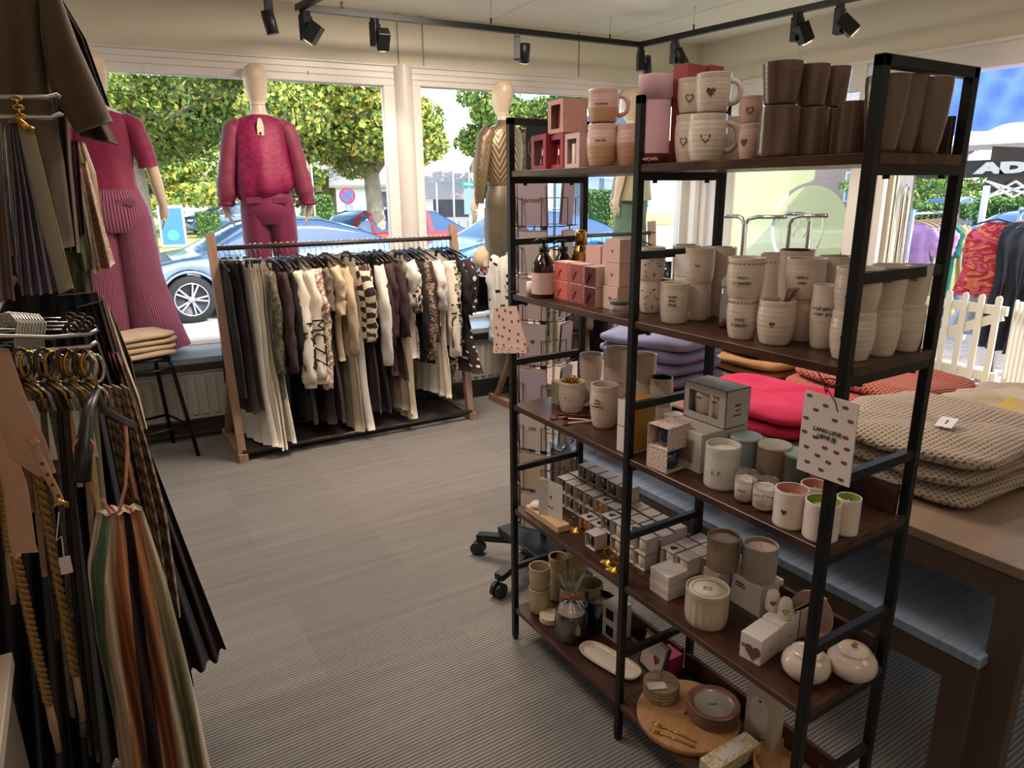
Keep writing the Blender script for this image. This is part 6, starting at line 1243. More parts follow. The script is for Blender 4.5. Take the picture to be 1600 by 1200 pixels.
curtain('jacket', 'second taupe jacket with a drop hem, just behind the large brown jacket', 'jacket', DR+.09, [(60, 120), (78, 250), (96, 390)], [(106, 120), (112, 250), (126, 395)], mat('5f4b3a', .85), .04, 3, .4, 4, group=None)
curtain('coat', 'black coat edge with white collar tips behind the brown jacket sleeve', 'coat', DR+.14, [(86, 0), (118, 60), (150, 150)], [(98, 0), (134, 62), (172, 168)], mat('1c1718', .85), .03, 2, .2, 5); 
curtain('blouse', 'plum coloured blouse between the jacket and the sequin blouse', 'blouse', DR+.18, [(106, 220), (112, 300), (122, 372)], [(122, 220), (128, 300), (134, 372)], fabric('4a1535'), .03, 2, .3, 6)
SEQ = uvmat('sequin_print', 'animal', ['d8b9a6', '9a6a34', 'dcc0b0'], 10, 16, .5)
curtain('blouse', 'pale pink cable knit top with olive stripes behind the jacket', 'blouse', DR+.30, [(110, 221), (122, 300), (136, 415)], [(132, 222), (150, 270), (168, 380)], uvmat('cable_knit', 'ribs', ['d6b8a4', '9e8a68'], 5, 1), .04, 3, .4, 7)
curtain('blouse', 'rose blouse with a glittering bronze flower print and wide cuff', 'blouse', DR+.24, [(120, 262), (132, 330), (148, 428)], [(136, 250), (156, 330), (180, 412)], SEQ, .05, 2, .4, 8)
curtain('trousers', 'olive green trousers hanging above the dark jeans', 'trousers', DR+.12, [(100, 385), (106, 410), (112, 428)], [(134, 365), (142, 400), (146, 420)], fabric('55553a'), .03, 2, .3, 9)
# lower rail garments
NAVY = fabric('1b2233', .2); BURG = fabric('271317', .15); PLAID = uvmat('plaid', 'plaid', ['3d2a26', '8a6a58', 'd0bba4'], 5, 14)
curtain('jeans', 'dark navy jeans with a wide waist under the lilac bag', 'jeans', 2.02, [(88, 462), (120, 640), (190, 860), (230, 1060)], [(152, 456), (195, 640), (262, 860), (302, 1068)], NAVY, .07, 3, .3, 11)
curtain('trousers', 'wide burgundy black trousers reaching lowest beside the aisle', 'trousers', 1.92, [(120, 480), (160, 640), (215, 860), (260, 1062)], [(160, 470), (210, 640), (290, 850), (352, 1010)], BURG, .07, 4, .35, 12)
curtain('trousers', 'second burgundy black trousers just in front of the longest pair', 'trousers', 1.84, [(110, 500), (150, 660), (200, 860), (236, 1040)], [(150, 520), (195, 660), (262, 850), (328, 1034)], fabric('20181f'), .06, 4, .35, 13)
curtain('shirt', 'cream shirt tail hanging between the jeans and the stool', 'shirt', 2.25, [(156, 460), (178, 560), (205, 620), (222, 668)], [(166, 470), (196, 560), (218, 620), (230, 668)], fabric('cdb49c'), .03, 2, .3, 14)
curtain('trousers', 'olive trousers hanging closest to the bar stool', 'trousers', 2.45, [(170, 480), (190, 560), (215, 650)], [(180, 500), (205, 560), (222, 640)], fabric('4c4a30'), .03, 2, .3, 15)
curtain('blouse', 'shiny rust blouse with a gathered cuff beside the jeans', 'blouse', 1.90, [(166, 548), (172, 570), (182, 588)], [(186, 552), (194, 570), (197, 582)], mat('6e3f34', .3), .05, 3, .5, 16)
for k in range(3): curtain('shirt', 'rust and cream plaid shirt, %s of three overlapping above the striped dress' % ['left one', 'middle one', 'right one'][k], 'shirt', 1.62-.05*k, [(160+14*k, 600), (172+16*k, 680), (196+16*k, 800), (222+16*k, 950)], [(182+10*k, 608), (206+12*k, 690), (232+14*k, 800), (258+12*k, 955)], PLAID, .04, 2, .4, 20+k, 'plaid shirts')
for k, (Yk, l0, r0, l1, r1, yt, yb, c_, nm_) in enumerate([(1.75, 96, 136, 190, 262, 520, 1130, '17151a', 'black trousers behind the plaid shirts'), (1.66, 70, 112, 140, 215, 525, 1180, '1c1a22', 'blue black trousers behind the belts'), (1.58, 40, 86, 92, 180, 530, 1240, '141214', 'black trousers behind the rope belts'), (1.50, 4, 52, 30, 120, 535, 1260, '201a1a', 'dark brown trousers behind the pink leather belt'), (1.42, -60, 20, -60, 70, 540, 1260, '131113', 'black trousers cut by the left edge of the photo')]):
    curtain('trousers', nm_, 'trousers', Yk, [(l0, yt), ((l0+l1)/2, (yt+yb)/2), (l1, yb)], [(r0, yt), ((r0+r1)/2, (yt+yb)/2), (r1, yb)], fabric(c_), .06, 3, .35, 80+k)
for k, (Yk, l0, r0, yt, yb, c_, nm_) in enumerate([(2.30, 40, 112, 372, 560, '26222a', 'dark folded skirt seen behind the lilac bag'), (2.4, -60, 50, 300, 560, '3a302c', 'dark brown coat at the far left behind the bags'), (2.2, 90, 140, 405, 560, '4a4a34', 'olive skirt above the dark jeans')]):
    curtain('skirt' if k != 1 else 'coat', nm_, 'skirt' if k != 1 else 'coat', Yk, [(l0, yt), (l0+10, yb)], [(r0, yt), (r0+18, yb)], fabric(c_), .05, 3, .35, 90+k)
# lower rail, wall rail and their hangers
WR = thing('wall_rail', 'dark metal rail along the left wall carrying the trousers', 'rail', (-.30, 1.9, 0))
MB().cyl((-.16, 1.2, 1.325), (-.16, 2.7, 1.325), .012).build('rail', STEEL, WR, world=True); MB().cyl((-1.05, 1.3, 1.325), (-.16, 1.3, 1.325), .01).cyl((-1.05, 2.6, 1.325), (-.16, 2.6, 1.325), .01).build('bracket', STEEL, WR, world=True)
MB().cyl((-.30, 1.6, 2.02), (-.30, 2.7, 2.02), .012).build('upper_rail', STEEL, WR, world=True); MB().cyl((-1.05, 1.7, 2.02), (-.30, 1.7, 2.02), .01).cyl((-1.05, 2.6, 2.02), (-.30, 2.6, 2.02), .01).build('bracket', STEEL, WR, world=True)
MB().box(-1.05, -1.02, .3, 3.6, .0, 2.4).build('wall_panel', mat('6f5f50', .6, var=.1), None, 'wood coloured display panel on the left wall behind the clothes', 'panel')
# wire hangers whose metal tips bundle above the belts
GH = 'bundled metal hangers on the lower left rail'
for k in range(14):
    P = ony(50+6.6*(k % 7), 520-7*(k//7)-(k % 3)*6, 1.5+.03*k); t = thing('wire_hanger', 'metal hanger with ring end, %s row of the bundle, %s from the left' % (('lower', 'upper')[k//7], ['first', 'second', 'third', 'fourth', 'fifth', 'sixth', 'seventh'][k % 7]), 'hanger', (P.x, P.y, P.z), 0, GH)
    MB().tube([(-.20, 0, .01), (-.05, 0, .012), (.05, 0, .0)], .0018, 6).build('bar', CHROME, t); MB().tube([(.06+.010*cos(a), 0, .010*sin(a)) for a in np.linspace(0, 2*pi, 14, endpoint=False)], .003, 6, closed=True).build('ring', mat('4a4038', .25, .9), t)
for k in range(10):
    P = ony(14+5*k, 512, 1.25+.02*k); t = thing('wire_hanger', 'curved silver hanger hook at the far left, %s of ten in the row' % ['first', 'second', 'third', 'fourth', 'fifth', 'sixth', 'seventh', 'eighth', 'ninth', 'last'][k], 'hanger', (P.x, P.y, P.z), 0, 'silver hanger hooks at the left edge'); MB().tube([(0, 0, -.06), (.004, 0, -.02), (.012, 0, .006), (.004, 0, .022), (-.012, 0, .020), (-.018, 0, .006)], .0022, 6).build('hook', CHROME, t)
# chrome pegs (upper: bags, lower: belts)
def pegs(label, pts, Y, r=.0023, group=None):
    t = thing('display_peg', label, 'peg', ony(*pts[0], Y), 0, group); m = MB(); P = [ony(px, py, Y) for px, py in pts]; m.tube(P, r, 8); m.build('peg', CHROME, t, world=True); return t
YB_ = .92
pegs('upper chrome display peg with an upturned end, empty one above the lilac bag', [(-160, 151), (74, 152), (90, 148), (94, 152)], YB_+.03, group='chrome pegs for bags')
pegs('lower chrome display peg with an upturned end, carrying the lilac bag', [(-160, 179), (80, 184), (94, 178), (98, 181)], YB_, group='chrome pegs for bags')
LIL = mat('7f7186', .6, bump=.1, bscale=200); GRB = mat('8f8574', .55, bump=.15, bscale=160); YE = mat('b0a868', .6)
b = curtain('handbag', 'folded lilac and greige leather bag hanging from a golden clasp', 'handbag', YB_+.004, [(14, 190), (22, 300), (34, 460)], [(30, 192), (62, 320), (92, 455)], LIL, .03, 4, .3, 30, part='pleats')
curtain('', '', '', YB_-.012, [(27, 196), (56, 330), (92, 460)], [(51, 202), (82, 330), (113, 450)], GRB, .006, 1, .05, 31, part='flap', parent=b)
curtain('', '', '', YB_-.010, [(51, 202), (82, 330), (113, 450)], [(53, 203), (84, 330), (115.5, 451)], YE, .006, 1, .0, 32, part='edge_piping', parent=b)
ch = MB(); P0 = ony(24, 150, YB_-.004); P1 = ony(36, 200, YB_-.004)
for k in range(7):
    c = P0+(P1-P0)*(k+.5)/7; m = (P1-P0)/7*.75; sd = Vector((0, 1, 0)) if k % 2 else Vector((1, 0, .0))
    ch.tube([c+m*.5*cos(a)*1.3+sd*.0045*sin(a) for a in np.linspace(0, 2*pi, 12, endpoint=False)], .0011, 6, closed=True)
ch.build('chain', GOLD, b, world=True); cl = MB()
cl.tube([ony(16, 193, YB_-.004), ony(27, 188, YB_-.014), ony(40, 198, YB_-.018), ony(52, 203, YB_-.016)], [.0025, .0035, .004, .0025], 8).build('clasp', GOLD, b, world=True)
b2 = curtain('handbag', 'pale dusty bag edge cut off by the left side of the photo', 'handbag', YB_+.05, [(-80, 200), (-80, 330), (-80, 470)], [(2, 190), (10, 330), (24, 468)], mat('9a8078', .6), .03, 4, .4, 33); curtain('', '', '', YB_+.02, [(2, 200), (8, 300), (20, 380)], [(8, 196), (20, 330), (30, 445)], mat('c9c7d2', .15, .6, var=.5, vscale=60), .012, 3, .6, 34, part='foil_panel', parent=b2)
# belts with golden buckles
YP = 1.02; pegs('chrome belt peg, front one with the golden buckles', [(-60, 568), (0, 556), (60, 549), (140, 541), (151, 534)], YP, .0027, 'chrome pegs for belts'); pegs('dark chrome belt peg, rear one', [(-60, 528), (0, 525), (80, 527), (140, 522), (152, 515)], YP+.05, .0027, 'chrome pegs for belts')
BELT = [(30, '6d4a38', 'brown', 800), (42, '8a6a50', 'tan', 900), (54, '2a1d1a', 'dark brown', 1000), (66, '3a3330', 'snake printed', 1120), (80, '4a413c', 'grey snake printed', 1150), (90, '171415', 'black', 1180), (100, '1a1718', 'glossy black', 1190), (110, 'b08a6a', 'light tan', 760), (118, 'c9b8a0', 'cream', 720), (126, '8b8270', 'olive grey', 1050), (136, 'a8925c', 'straw yellow braided', 830), (146, '2b2320', 'black and white braided', 850)]
for k, (px, col, cn, yb) in enumerate(BELT):
    Y = YP+.004*(k % 3)-.01; top = 600+(k % 4)*8; P = ony(px, 552, Y)
    t = thing('belt', '%s belt hanging from its buckle, %s along the front peg' % (cn, ['first', 'second', 'third', 'fourth', 'fifth', 'sixth', 'seventh', 'eighth', 'ninth', 'tenth', 'eleventh', 'last'][k]), 'belt', P, 0, 'belts on the chrome pegs')
    bk = GOLD if k % 3 == 1 else CHROME if k % 3 == 2 else mat('5a5048', .25, .9)
    MB().tube([P+Vector((.0085*sin(a), .004*sin(a), -.012-.018*cos(a)-.004*(k % 3))) for a in np.linspace(0, 2*pi, 18, endpoint=False)], .0022, 8, closed=True).build('buckle', bk, t, world=True)
    MB().tube([P+Vector((-.008, -.004, -.035)), P+Vector((.006, -.006, -.05)), P+Vector((.010, -.004, -.075))], .0022, 6).build('prong', bk, t, world=True)
    yy = Y+.002; w = 5.2; e = (yb-600)/600.
    m_ = mat(col, .45, bump=.2, bscale=120) if cn.find('snake') < 0 and cn.find('braid') < 0 else uvmat('belt_'+cn.replace(' ', '_'), 'ribs' if 'braid' in cn else 'animal', ['1c1817', 'cfc2ac'] if 'black and' in cn else [col, '7d6d4a'] if 'braid' in cn else [col, '1d1816', col], 0 if 'snake' in cn else 1, 20)
    if 'snake' in cn: m_ = uvmat('snake_skin', 'animal', ['5a504a', '1d1816', '6d625a'], 2, 60, .5)
    if 'braid' in cn: m_ = uvmat('braid_'+cn[:5], 'chevron', ['16120f', 'c9bda6'] if 'black and' in cn else ['a8925c', 'c9b880'], 34, 2, .7)
    curtain('', '', '', yy, [(px-w, top), (px-w+24*e, (top+yb)/2), (px-w+56*e, yb)], [(px+w, top), (px+w+24*e, (top+yb)/2), (px+w+56*e, yb)], m_, .005, 1, .1, 40+k, part='strap', parent=t, n=8)
    if k in (1, 7): MB().box(-.010, .010, -.001, .001, -.14, -.06).build('price_tag', mat('c9c9cc', .5), t)
# wide pink leather belt looped over the peg
PLE = mat('b98e79', .5, bump=.35, bscale=130)
t = curtain('wide_belt', 'wide pale pink leather belt with a pointed strap, hanging nearest the camera', 'belt', .80, [(-30, 540), (-10, 640), (20, 720), (60, 745)], [(14, 545), (40, 620), (72, 690), (88, 738)], PLE, .004, 1, .1, 60, part='front_band')
curtain('', '', '', .84, [(-30, 640), (4, 760), (14, 850), (18, 864)], [(0, 640), (44, 760), (56, 850), (60, 862)], PLE, .004, 1, .1, 61, part='rear_band', parent=t)
curtain('', '', '', .79, [(48, 700), (62, 735), (82, 770), (86, 790)], [(60, 694), (76, 730), (98, 775), (101, 785)], PLE, .004, 1, .0, 62, part='strap', parent=t, n=8); curtain('', '', '', .785, [(39, 687), (45, 694)], [(58, 680), (62, 690)], PLE, .005, 1, 0, 63, part='strap_keeper', parent=t, n=8, steps=3)
hl = MB()
for px, py in ((66, 724), (74, 741), (82, 757), (91, 774)): P = ony(px, py, .783); hl.cyl((P.x, P.y, P.z), (P.x, P.y-.002, P.z), .0018, 10)
hl.build('eyelet', mat('5a3a2c', .5), t, world=True); MB().tube([ony(85, 790, .78), ony(92, 782, .775), ony(104, 787, .78), ony(104, 792, .785)], .0022, 8).build('buckle', GOLD, t, world=True)
# golden rope belts
ROPE = mat('8a6a38', .4, .5); 
def rope(label, a, b, Y):
    A = ony(*a, Y); B = ony(*b, Y); t = thing('rope_belt', label, 'belt', A, 0, 'golden twisted rope belts'); L_ = (B-A); n = 60
    for s in (0, pi): MB().tube([A+L_*i/n+Vector((.003*cos(i*1.3+s), .003*sin(i*1.3+s), 0)) for i in range(n+1)], .0032, 6).build('cord', ROPE, t, world=True)
    MB().tube([B, B+L_.normalized()*.03, B+L_.normalized()*.07], [.004, .0045, .003], 8).build('tassel', mat('9a7a60', .5), t, world=True)
rope('golden twisted rope belt, left one beside the pink leather belt', (24, 868), (76, 1100), .90); rope('golden twisted rope belt, right one ending in a tan tip', (58, 735), (118, 1055), .97)
rope('golden twisted rope belt at the very left edge of the photo', (-4, 660), (14, 860), .95)
for a, b_, lb in (((98, 800), (104, 876), 'small white price ticket on a thread below the pink belt'),): 
    P = ony(100, 870, .9); t = thing('price_ticket', lb, 'ticket', P, 0); MB().tube([ony(92, 800, .9), ony(88, 845, .9), ony(96, 838, .9), P], .0006, 5).build('thread', CARDW, t, world=True); MB().rbox(-.006, .006, -.0004, .0004, -.022, 0, .0002).build('ticket', mat('d9c4c6', .6), t)
# counter in the corner
CT = thing('counter', 'wood panelled counter with a pale top at the lower left corner', 'counter', (-.45, .6, 0)); cw_ = mat('6b5a4a', .5, var=.16, vscale=3, stretch=(2, 8, .5))
MB().box(-.95, -.205, -.4, 1.30, 0, .77).build('panel', cw_, CT, world=True); MB().rbox(-.96, -.195, -.42, 1.32, .772, .80, .002).build('worktop', mat('c9b8a6', .4), CT, world=True)
# hanger with the striped halter dress
YH = .95
H = thing('clothes_hanger', 'black wooden hanger with rounded arms, holding the striped halter dress', 'hanger', ony(155, 605, YH))
P = [ony(*p, y_) for p, y_ in (((129, 752), YH-.10), ((131, 700), YH-.08), ((138, 640), YH-.04), ((150, 612), YH), ((162, 640), YH+.03), ((185, 654), YH+.07), ((208, 664), YH+.11))]
MB().tube(P, [.0085, .009, .0062, .005, .0052, .0055, .0048], 12).build('arms', mat('1a1818', .35), H, world=True); MB().tube([ony(152, 612, YH), ony(148, 585, YH), ony(150, 565, YH), ony(140, 552, YH), ony(130, 560, YH)], .002, 8).build('hook', CHROME, H, world=True)
MB().tube([P[1]+Vector((.0098*cos(a), .003*sin(a), .0098*sin(a))) for a in np.linspace(0, 2*pi, 16, endpoint=False)], .0018, 6, closed=True).build('rubber_band', mat('d07a62', .5), H, world=True)
STR = [(0, 'd8c2ae'), (.08, '66806a'), (.15, 'cbb59c'), (.22, 'c48460'), (.30, '2e1f2e'), (.37, 'c07f5c'), (.45, 'cdbfa4'), (.53, '9c9678'), (.60, 'dcc8b8'), (.70, 'c07f5c'), (.78, '35213a'), (.86, 'c0614f'), (.93, 'dcc9bc')]
DS = uvmat('striped_dress', 'stripes', STR, .16, 1.0, .8, .3)
dtop = [(148, 790), (142, 830), (136, 900), (160, 1050), (190, 1250)]; 
d = curtain('dress', 'long halter dress with green, purple, orange and cream stripes', 'dress', YH+.06, [(150, 800), (136, 880), (150, 990), (176, 1110), (200, 1280)], [(222, 792), (258, 900), (284, 1000), (310, 1110), (345, 1280)], DS, .09, 4, .30, 70, n=48, uvs=(.5, 1), steps=30)
def thong(a): MB().tube([ony(*p, y_) for p, y_ in a], .0022, 6).build('shoulder_strap', mat('c98a72', .7), d, world=True)
thong([((131, 700), YH-.08), ((136, 740), YH-.03), ((148, 792), YH+.03)]); thong([((195, 655), YH+.09), ((199, 700), YH+.08), ((196, 760), YH+.06), ((186, 800), YH+.05), ((172, 802), YH+.05), ((160, 780), YH+.04)])
thong([((196, 655), YH+.10), ((200, 720), YH+.08), ((214, 780), YH+.08)])
# ================================================================== OUTDOORS
G0 = -.50      # street level
def og(px, py, z=G0): return onz(px, py, z)
ASPH = mat('a39d97', .9, var=.10, vscale=2); PAVE = mat('d8c8ae', .9, var=.08, vscale=6); GRASS = mat('a8a560', .95, var=.25, vscale=.6); CONC = mat('c9c3b8', .85, var=.08)
struct('street_ground', MB().box(-60, 110, 5.3, 120, G0-.3, G0), ASPH)
def sheet(name, x0, x1, y0, y1, z, m): return struct(name, MB().box(x0, x1, y0, y1, z-.02, z), m)
sheet('sidewalk_front', -12, 12, 5.35, 10.2, G0+.03, PAVE); sheet('kerb_front', -12, 12, 10.2, 10.35, G0+.045, CONC)
sheet('path_far', -30, 60, 17.6, 23.5, G0+.02, mat('d6cfc4', .9, var=.06)); sheet('lawn_far', -40, 12, 23.5, 60, G0+.03, GRASS); sheet('verge_far', -30, 40, 30, 34, G0+.04, mat('c9a85c', .95, var=.2)); sheet('lawn_right', 12, 60, 30, 45, G0+.03, GRASS)
# brick terrace at shop level outside the right hand door
def brickmat():
    m, nt, b = newmat('brick_paving'); tc = N(nt, 'ShaderNodeTexCoord'); br = N(nt, 'ShaderNodeTexBrick', Scale=5.0); nt.links.new(tc.outputs['Object'], br.inputs['Vector']); br.inputs['Color1'].default_value = rgb('cdb9a8'); br.inputs['Color2'].default_value = rgb('b8a090'); br.inputs['Mortar'].default_value = rgb('8d857c'); br.inputs['Mortar Size'].default_value = .012
    nt.links.new(br.outputs[0], b.inputs['Base Color']); b.inputs['Roughness'].default_value = .9; return m
BRK = brickmat()
terr = struct('terrace', MB().box(XR+.2, 60, -20, 5.3, -.3, -.066), BRK)
bmes = [MB().rbox(-.098, .098, -.048, .048, -.01, 0, .003).mesh('brick') for _ in range(3)]
for b_, c_ in zip(bmes, ('c4b2a2', 'b5a191', 'a99a8e')): b_.materials.append(mat(c_, .9, var=.08, vscale=9))
for i in range(10):
    for k in range(30):
        o = bpy.data.objects.new('brick', bmes[(i*7+k*5+i*k) % 3]); COL.objects.link(o); o.parent = terr; o.location = (5.2+i*.2+(.1 if k % 2 else 0), 2.0+k*.1, -.058+.0015*((i+k*3) % 3)); struct('pavement_right', MB().box(5.2, 60, 5.3, 12, -.55, -.10), BRK)
pv = thing('street_pavers', 'pale concrete paving slabs of the sidewalk below the left window', 'paving', (0, 0, 0))
sl = MB().rbox(-.145, .145, -.145, .145, 0, .02, .004); sme = sl.mesh('paver'); sme.materials.append(mat('dccdb4', .9, var=.06, vscale=3)); cnt = 0
for i in range(26):
    for jx in range(10):
        x = -2.6+i*.3; y = 7.0+jx*.3; o = bpy.data.objects.new('paver', sme); COL.objects.link(o); o.parent = pv; o.location = (x, y, G0+.03+.002*((i*7+jx*3) % 3))
pv['kind'] = 'structure'; del pv['label']; del pv['category']

# ---- cars ---------------------------------------------------------------
TYRE = mat('1c1c1e', .8); RIM = mat('c9ccd0', .25, .9); CGL = mat('35506f', .08)
def wheel(t, x, y, r, red=False, name='wheel', side=-1):
    T = Matrix.Translation((x, y, r)) @ Matrix.Rotation(pi/2*(-side) if False else pi/2, 4, 'X'); w = MB().lathe([(r*.70, -.10), (r*.95, -.10), (r, -.07), (r, .07), (r*.95, .10), (r*.70, .10)], 36, T=T, capb=False); o = w.build(name, TYRE, t)
    MB().lathe([(r*.70, .095), (r*.66, .06), (.0005, .04)], 36, T=T, capb=False).build('wheel_well', mat('2c2c30', .5), o); s = MB()
    for k in range(5):
        for q in (-.13, .13): a = 2*pi*k/5+q; s.bar(T @ Vector((r*.12*cos(a), r*.12*sin(a), .085)), T @ Vector((r*.68*cos(a+q*.3), r*.68*sin(a+q*.3), .085)), .026, .03)
    s.lathe([(r*.70, .07), (r*.71, .10), (r*.66, .10), (r*.66, .07)], 36, T=T, capb=False).lathe([(r*.15, .05), (r*.14, .10), (.0005, .10)], 20, T=T); s.build('rim', RIM, o)
    if red: MB().box(-.05, .05, r*.30, r*.46, .05, .07, T).build('brake_caliper', mat('c01820', .4), o)
def car(label, loc, rz, paint, L, prof, belt, wb, wr, hw=.90, paintname=None, red=False, glassrange=(0, 1), bot=.22, rear=None, pillars=(), group=None):
    """prof: (x, z) upper outline front to back; belt: (x, z) beltline outline; x along the car from -L/2"""
    t = thing('car', label, 'car', loc, rz, group); P = mat(paint, .22, .25, coat=1); xs = np.linspace(-L/2, L/2, 61); top = np.interp(xs, [p[0] for p in prof], [p[1] for p in prof]); bl = np.minimum(np.interp(xs, [p[0] for p in belt], [p[1] for p in belt]), top)
    def arch(x): return max([0]+[math.sqrt(max(0, (wr*1.20)**2-(x-w)**2)) for w in wb])
    body = []; cab = []
    for x, zt, zb in zip(xs, top, bl):
        e = min(1, (L/2-abs(x))/.5); w = hw*(.80+.20*math.sqrt(max(e, 0))); low = max(bot, wr+arch(x)*1.0 if arch(x) > 0 else bot); low = min(low, zb-.06); z0 = bot if arch(x) == 0 else low
        mid = z0+(zb-z0)*.5; body.append([(x, -w*.86, z0), (x, -w*1.0, z0+.03), (x, -w*1.0, mid), (x, -w*.985, mid+(zb-mid)*.7), (x, -w*.93, zb), (x, -w*.3, zb+.02 if zt-zb < .05 else zb), (x, w*.3, zb+.02 if zt-zb < .05 else zb), (x, w*.93, zb), (x, w*.985, mid+(zb-mid)*.7), (x, w, mid), (x, w, z0+.03), (x, w*.86, z0)])
        h = zt-zb; wt = w*.93-.42*h; cab.append([(x, -w*.915, zb-.005), (x, -(w*.915*.35+wt*.65), zb+h*.62), (x, -wt, zb+h*.92), (x, -wt*.8, zt), (x, wt*.8, zt), (x, wt, zb+h*.92), (x, w*.915*.35+wt*.65, zb+h*.62), (x, w*.915, zb-.005)])
    b = MB(); b.grid(body, True, True); b.cap(0, 12); b.cap(60*12, 12, True); b.build('body', P, t)
    MB().box(-L/2+.25, L/2-.25, -hw*.8, hw*.8, bot-.03, bot+.25).build('underbody', mat('202022', .7), t)
    gi = [i for i in range(61) if top[i]-bl[i] > .02]; g = MB(); g.grid([cab[i] for i in gi], True, False); g.build('windows', CGL, t)
    # painted roof and pillars, slightly proud of the glass
    roof = MB(); rr = [i for i in gi if top[i] > max(top)*.955]; roof.grid([[(p[0], p[1]*1.012, p[2]+.006) for p in cab[i][2:6]] for i in rr], True)
    def strip(i0, i1, w=1):
        for s in (-1, 1):
            for k in range(i0, i1): 
                a = cab[k]; c = cab[k+1]; idx = (0, 1, 2) if s < 0 else (7, 6, 5)
                roof.grid([[Vector((a[q][0], a[q][1]*1.012, a[q][2]+.002)) for q in idx], [Vector((c[q][0], c[q][1]*1.012, c[q][2]+.002)) for q in idx]], False)
    for x in pillars: i = int(np.argmin(abs(xs-x))); strip(i, i+1)
    for s in (-1, 1): roof.grid([[Vector((cab[i][2 if s < 0 else 5][0], cab[i][2 if s < 0 else 5][1]*1.012, cab[i][2][2]+.002)), Vector((cab[i][3 if s < 0 else 4][0], cab[i][3 if s < 0 else 4][1]*1.0, cab[i][3][2]+.004))] for i in gi], True)
    roof.build('roof', P, t)
    for w in wb:
        for s in (-1,): wheel(t, w, s*(hw-.09), wr, red)
        T = Matrix.Translation((w, hw-.09, wr)) @ Matrix.Rotation(pi/2, 4, 'X'); MB().lathe([(wr*.7, -.1), (wr, -.08), (wr, .08), (wr*.7, .1)], 28, T=T, capt=True).build('wheel', TYRE, t)
        MB().tube([(w+wr*1.19*cos(a), -hw-.002, wr+wr*1.17*sin(a)) for a in np.linspace(.05, pi-.05, 18)], .022, 6).build('arch_lip', mat('8c9298', .4) if paint == '8fa3b8' else P, t)
    d = MB()
    for x in (-L*.08, L*.14): d.box(x, x+.008, -hw-.003, -hw+.02, bot+.12, np.interp(x, [p[0] for p in belt], [p[1] for p in belt])-.05)
    d.build('door_gap', mat('2a2d32', .6), t); MB().rbox(-L*.0, -L*.0+.16, -hw-.03, -hw+.01, .86*np.interp(0, [p[0] for p in belt], [p[1] for p in belt]), .86*np.interp(0, [p[0] for p in belt], [p[1] for p in belt])+.03, .008).rbox(L*.20, L*.20+.16, -hw-.03, -hw+.01, .86*bl[40], .86*bl[40]+.03, .008).build('door_handle', P, t)
    MB().rbox(-L*.17, -L*.17+.2, -hw-.2, -hw-.02, bl[22]+.0, bl[22]+.14, .04).build('wing_mirror', P, t)
    MB().rbox(-L/2-.01, -L/2+.30, -hw*.86, -hw*.60, .66, .78, .03).rbox(-L/2-.01, -L/2+.30, hw*.6, hw*.86, .66, .78, .03).build('headlight', mat('dfe6ee', .08, coat=1), t); MB().rbox(L/2-.22, L/2+.005, -hw*.93, -hw*.65, .80, .98, .03).rbox(L/2-.22, L/2+.005, hw*.65, hw*.93, .8, .98, .03).build('tail_light', mat('b01c1c', .2, coat=1), t)
    return t
SUVP = [(-2.4, .62), (-2.3, .86), (-1.55, 1.02), (-1.15, 1.08), (-.35, 1.52), (.25, 1.64), (.9, 1.60), (1.6, 1.40), (2.2, 1.14), (2.4, 1.0)]; SUVB = [(-2.4, .60), (-2.3, .84), (-1.55, .99), (-1.0, 1.02), (1.0, 1.10), (1.9, 1.14), (2.3, 1.08), (2.4, .95)]
def pt0(px, dist): d = ray(px, 350); k = dist/math.hypot(d.x, d.y); return CAMP+d*k
W_ = og(290, 503, G0); car('silver blue crossover car parked right outside the left window', (W_.x+1.50, W_.y+.85, G0), rad(4), '7f93a8', 4.8, SUVP, SUVB, (-1.45, 1.45), .38, .95)
HATP = [(-1.95, .60), (-1.85, .85), (-1.25, 1.0), (-.95, 1.05), (-.35, 1.45), (.2, 1.53), (1.3, 1.50), (1.62, 1.38), (1.88, 1.0), (1.95, .8)]; HATB = [(-1.95, .58), (-1.85, .83), (-1.25, .96), (-.9, .98), (1.5, 1.05), (1.85, 1.0), (1.95, .78)]
car('bright red hatchback seen on both sides of the white column', (pt0(640, 18.2).x, pt0(640, 18.2).y, G0), rad(12), 'c42415', 3.9, [(-x, z) for x, z in HATP[::-1]], [(-x, z) for x, z in HATB[::-1]], (-1.2, 1.25), .31, .84, pillars=(-.85, -.92, .0, .06, -1.45, -1.4)).scale = (1.12, 1.05, 1.08)
W_ = og(738, 462, G0); car('blue car with red brake calipers parked outside the right window', (W_.x+1.55, W_.y+.75, G0), rad(3), '3a6ca0', 4.6, SUVP, SUVB, (-1.42, 1.42), .36, .92, red=True)
car('grey van parked far off in front of the brick house, seen under the tent', (27.5, 14.0, -.4), rad(0), 'a9aeb4', 4.3, HATP, HATB, (-1.2, 1.25), .32, .85, pillars=(.3, 1.2))
car('dark blue car at the right edge behind the outdoor clothes rail', (14.2, 5.6, -.45), rad(-25), '2d4a78', 4.5, SUVP, SUVB, (-1.42, 1.42), .36, .92)
for px, py, c, lb in ((352, 333, '4d6a8c', 'small parked blue car far away behind the hedge'), (1380, 300, '8a8f98', 'small grey car far away beyond the frosted window')): P = onz(px, py, G0) if py > 320 else onz(px, 322, G0); dd = 40/math.hypot(P.x, P.y); car(lb, (P.x*dd, P.y*dd, G0), rad(10), c, 4.2, HATP, HATB, (-1.2, 1.25), .31, .85)

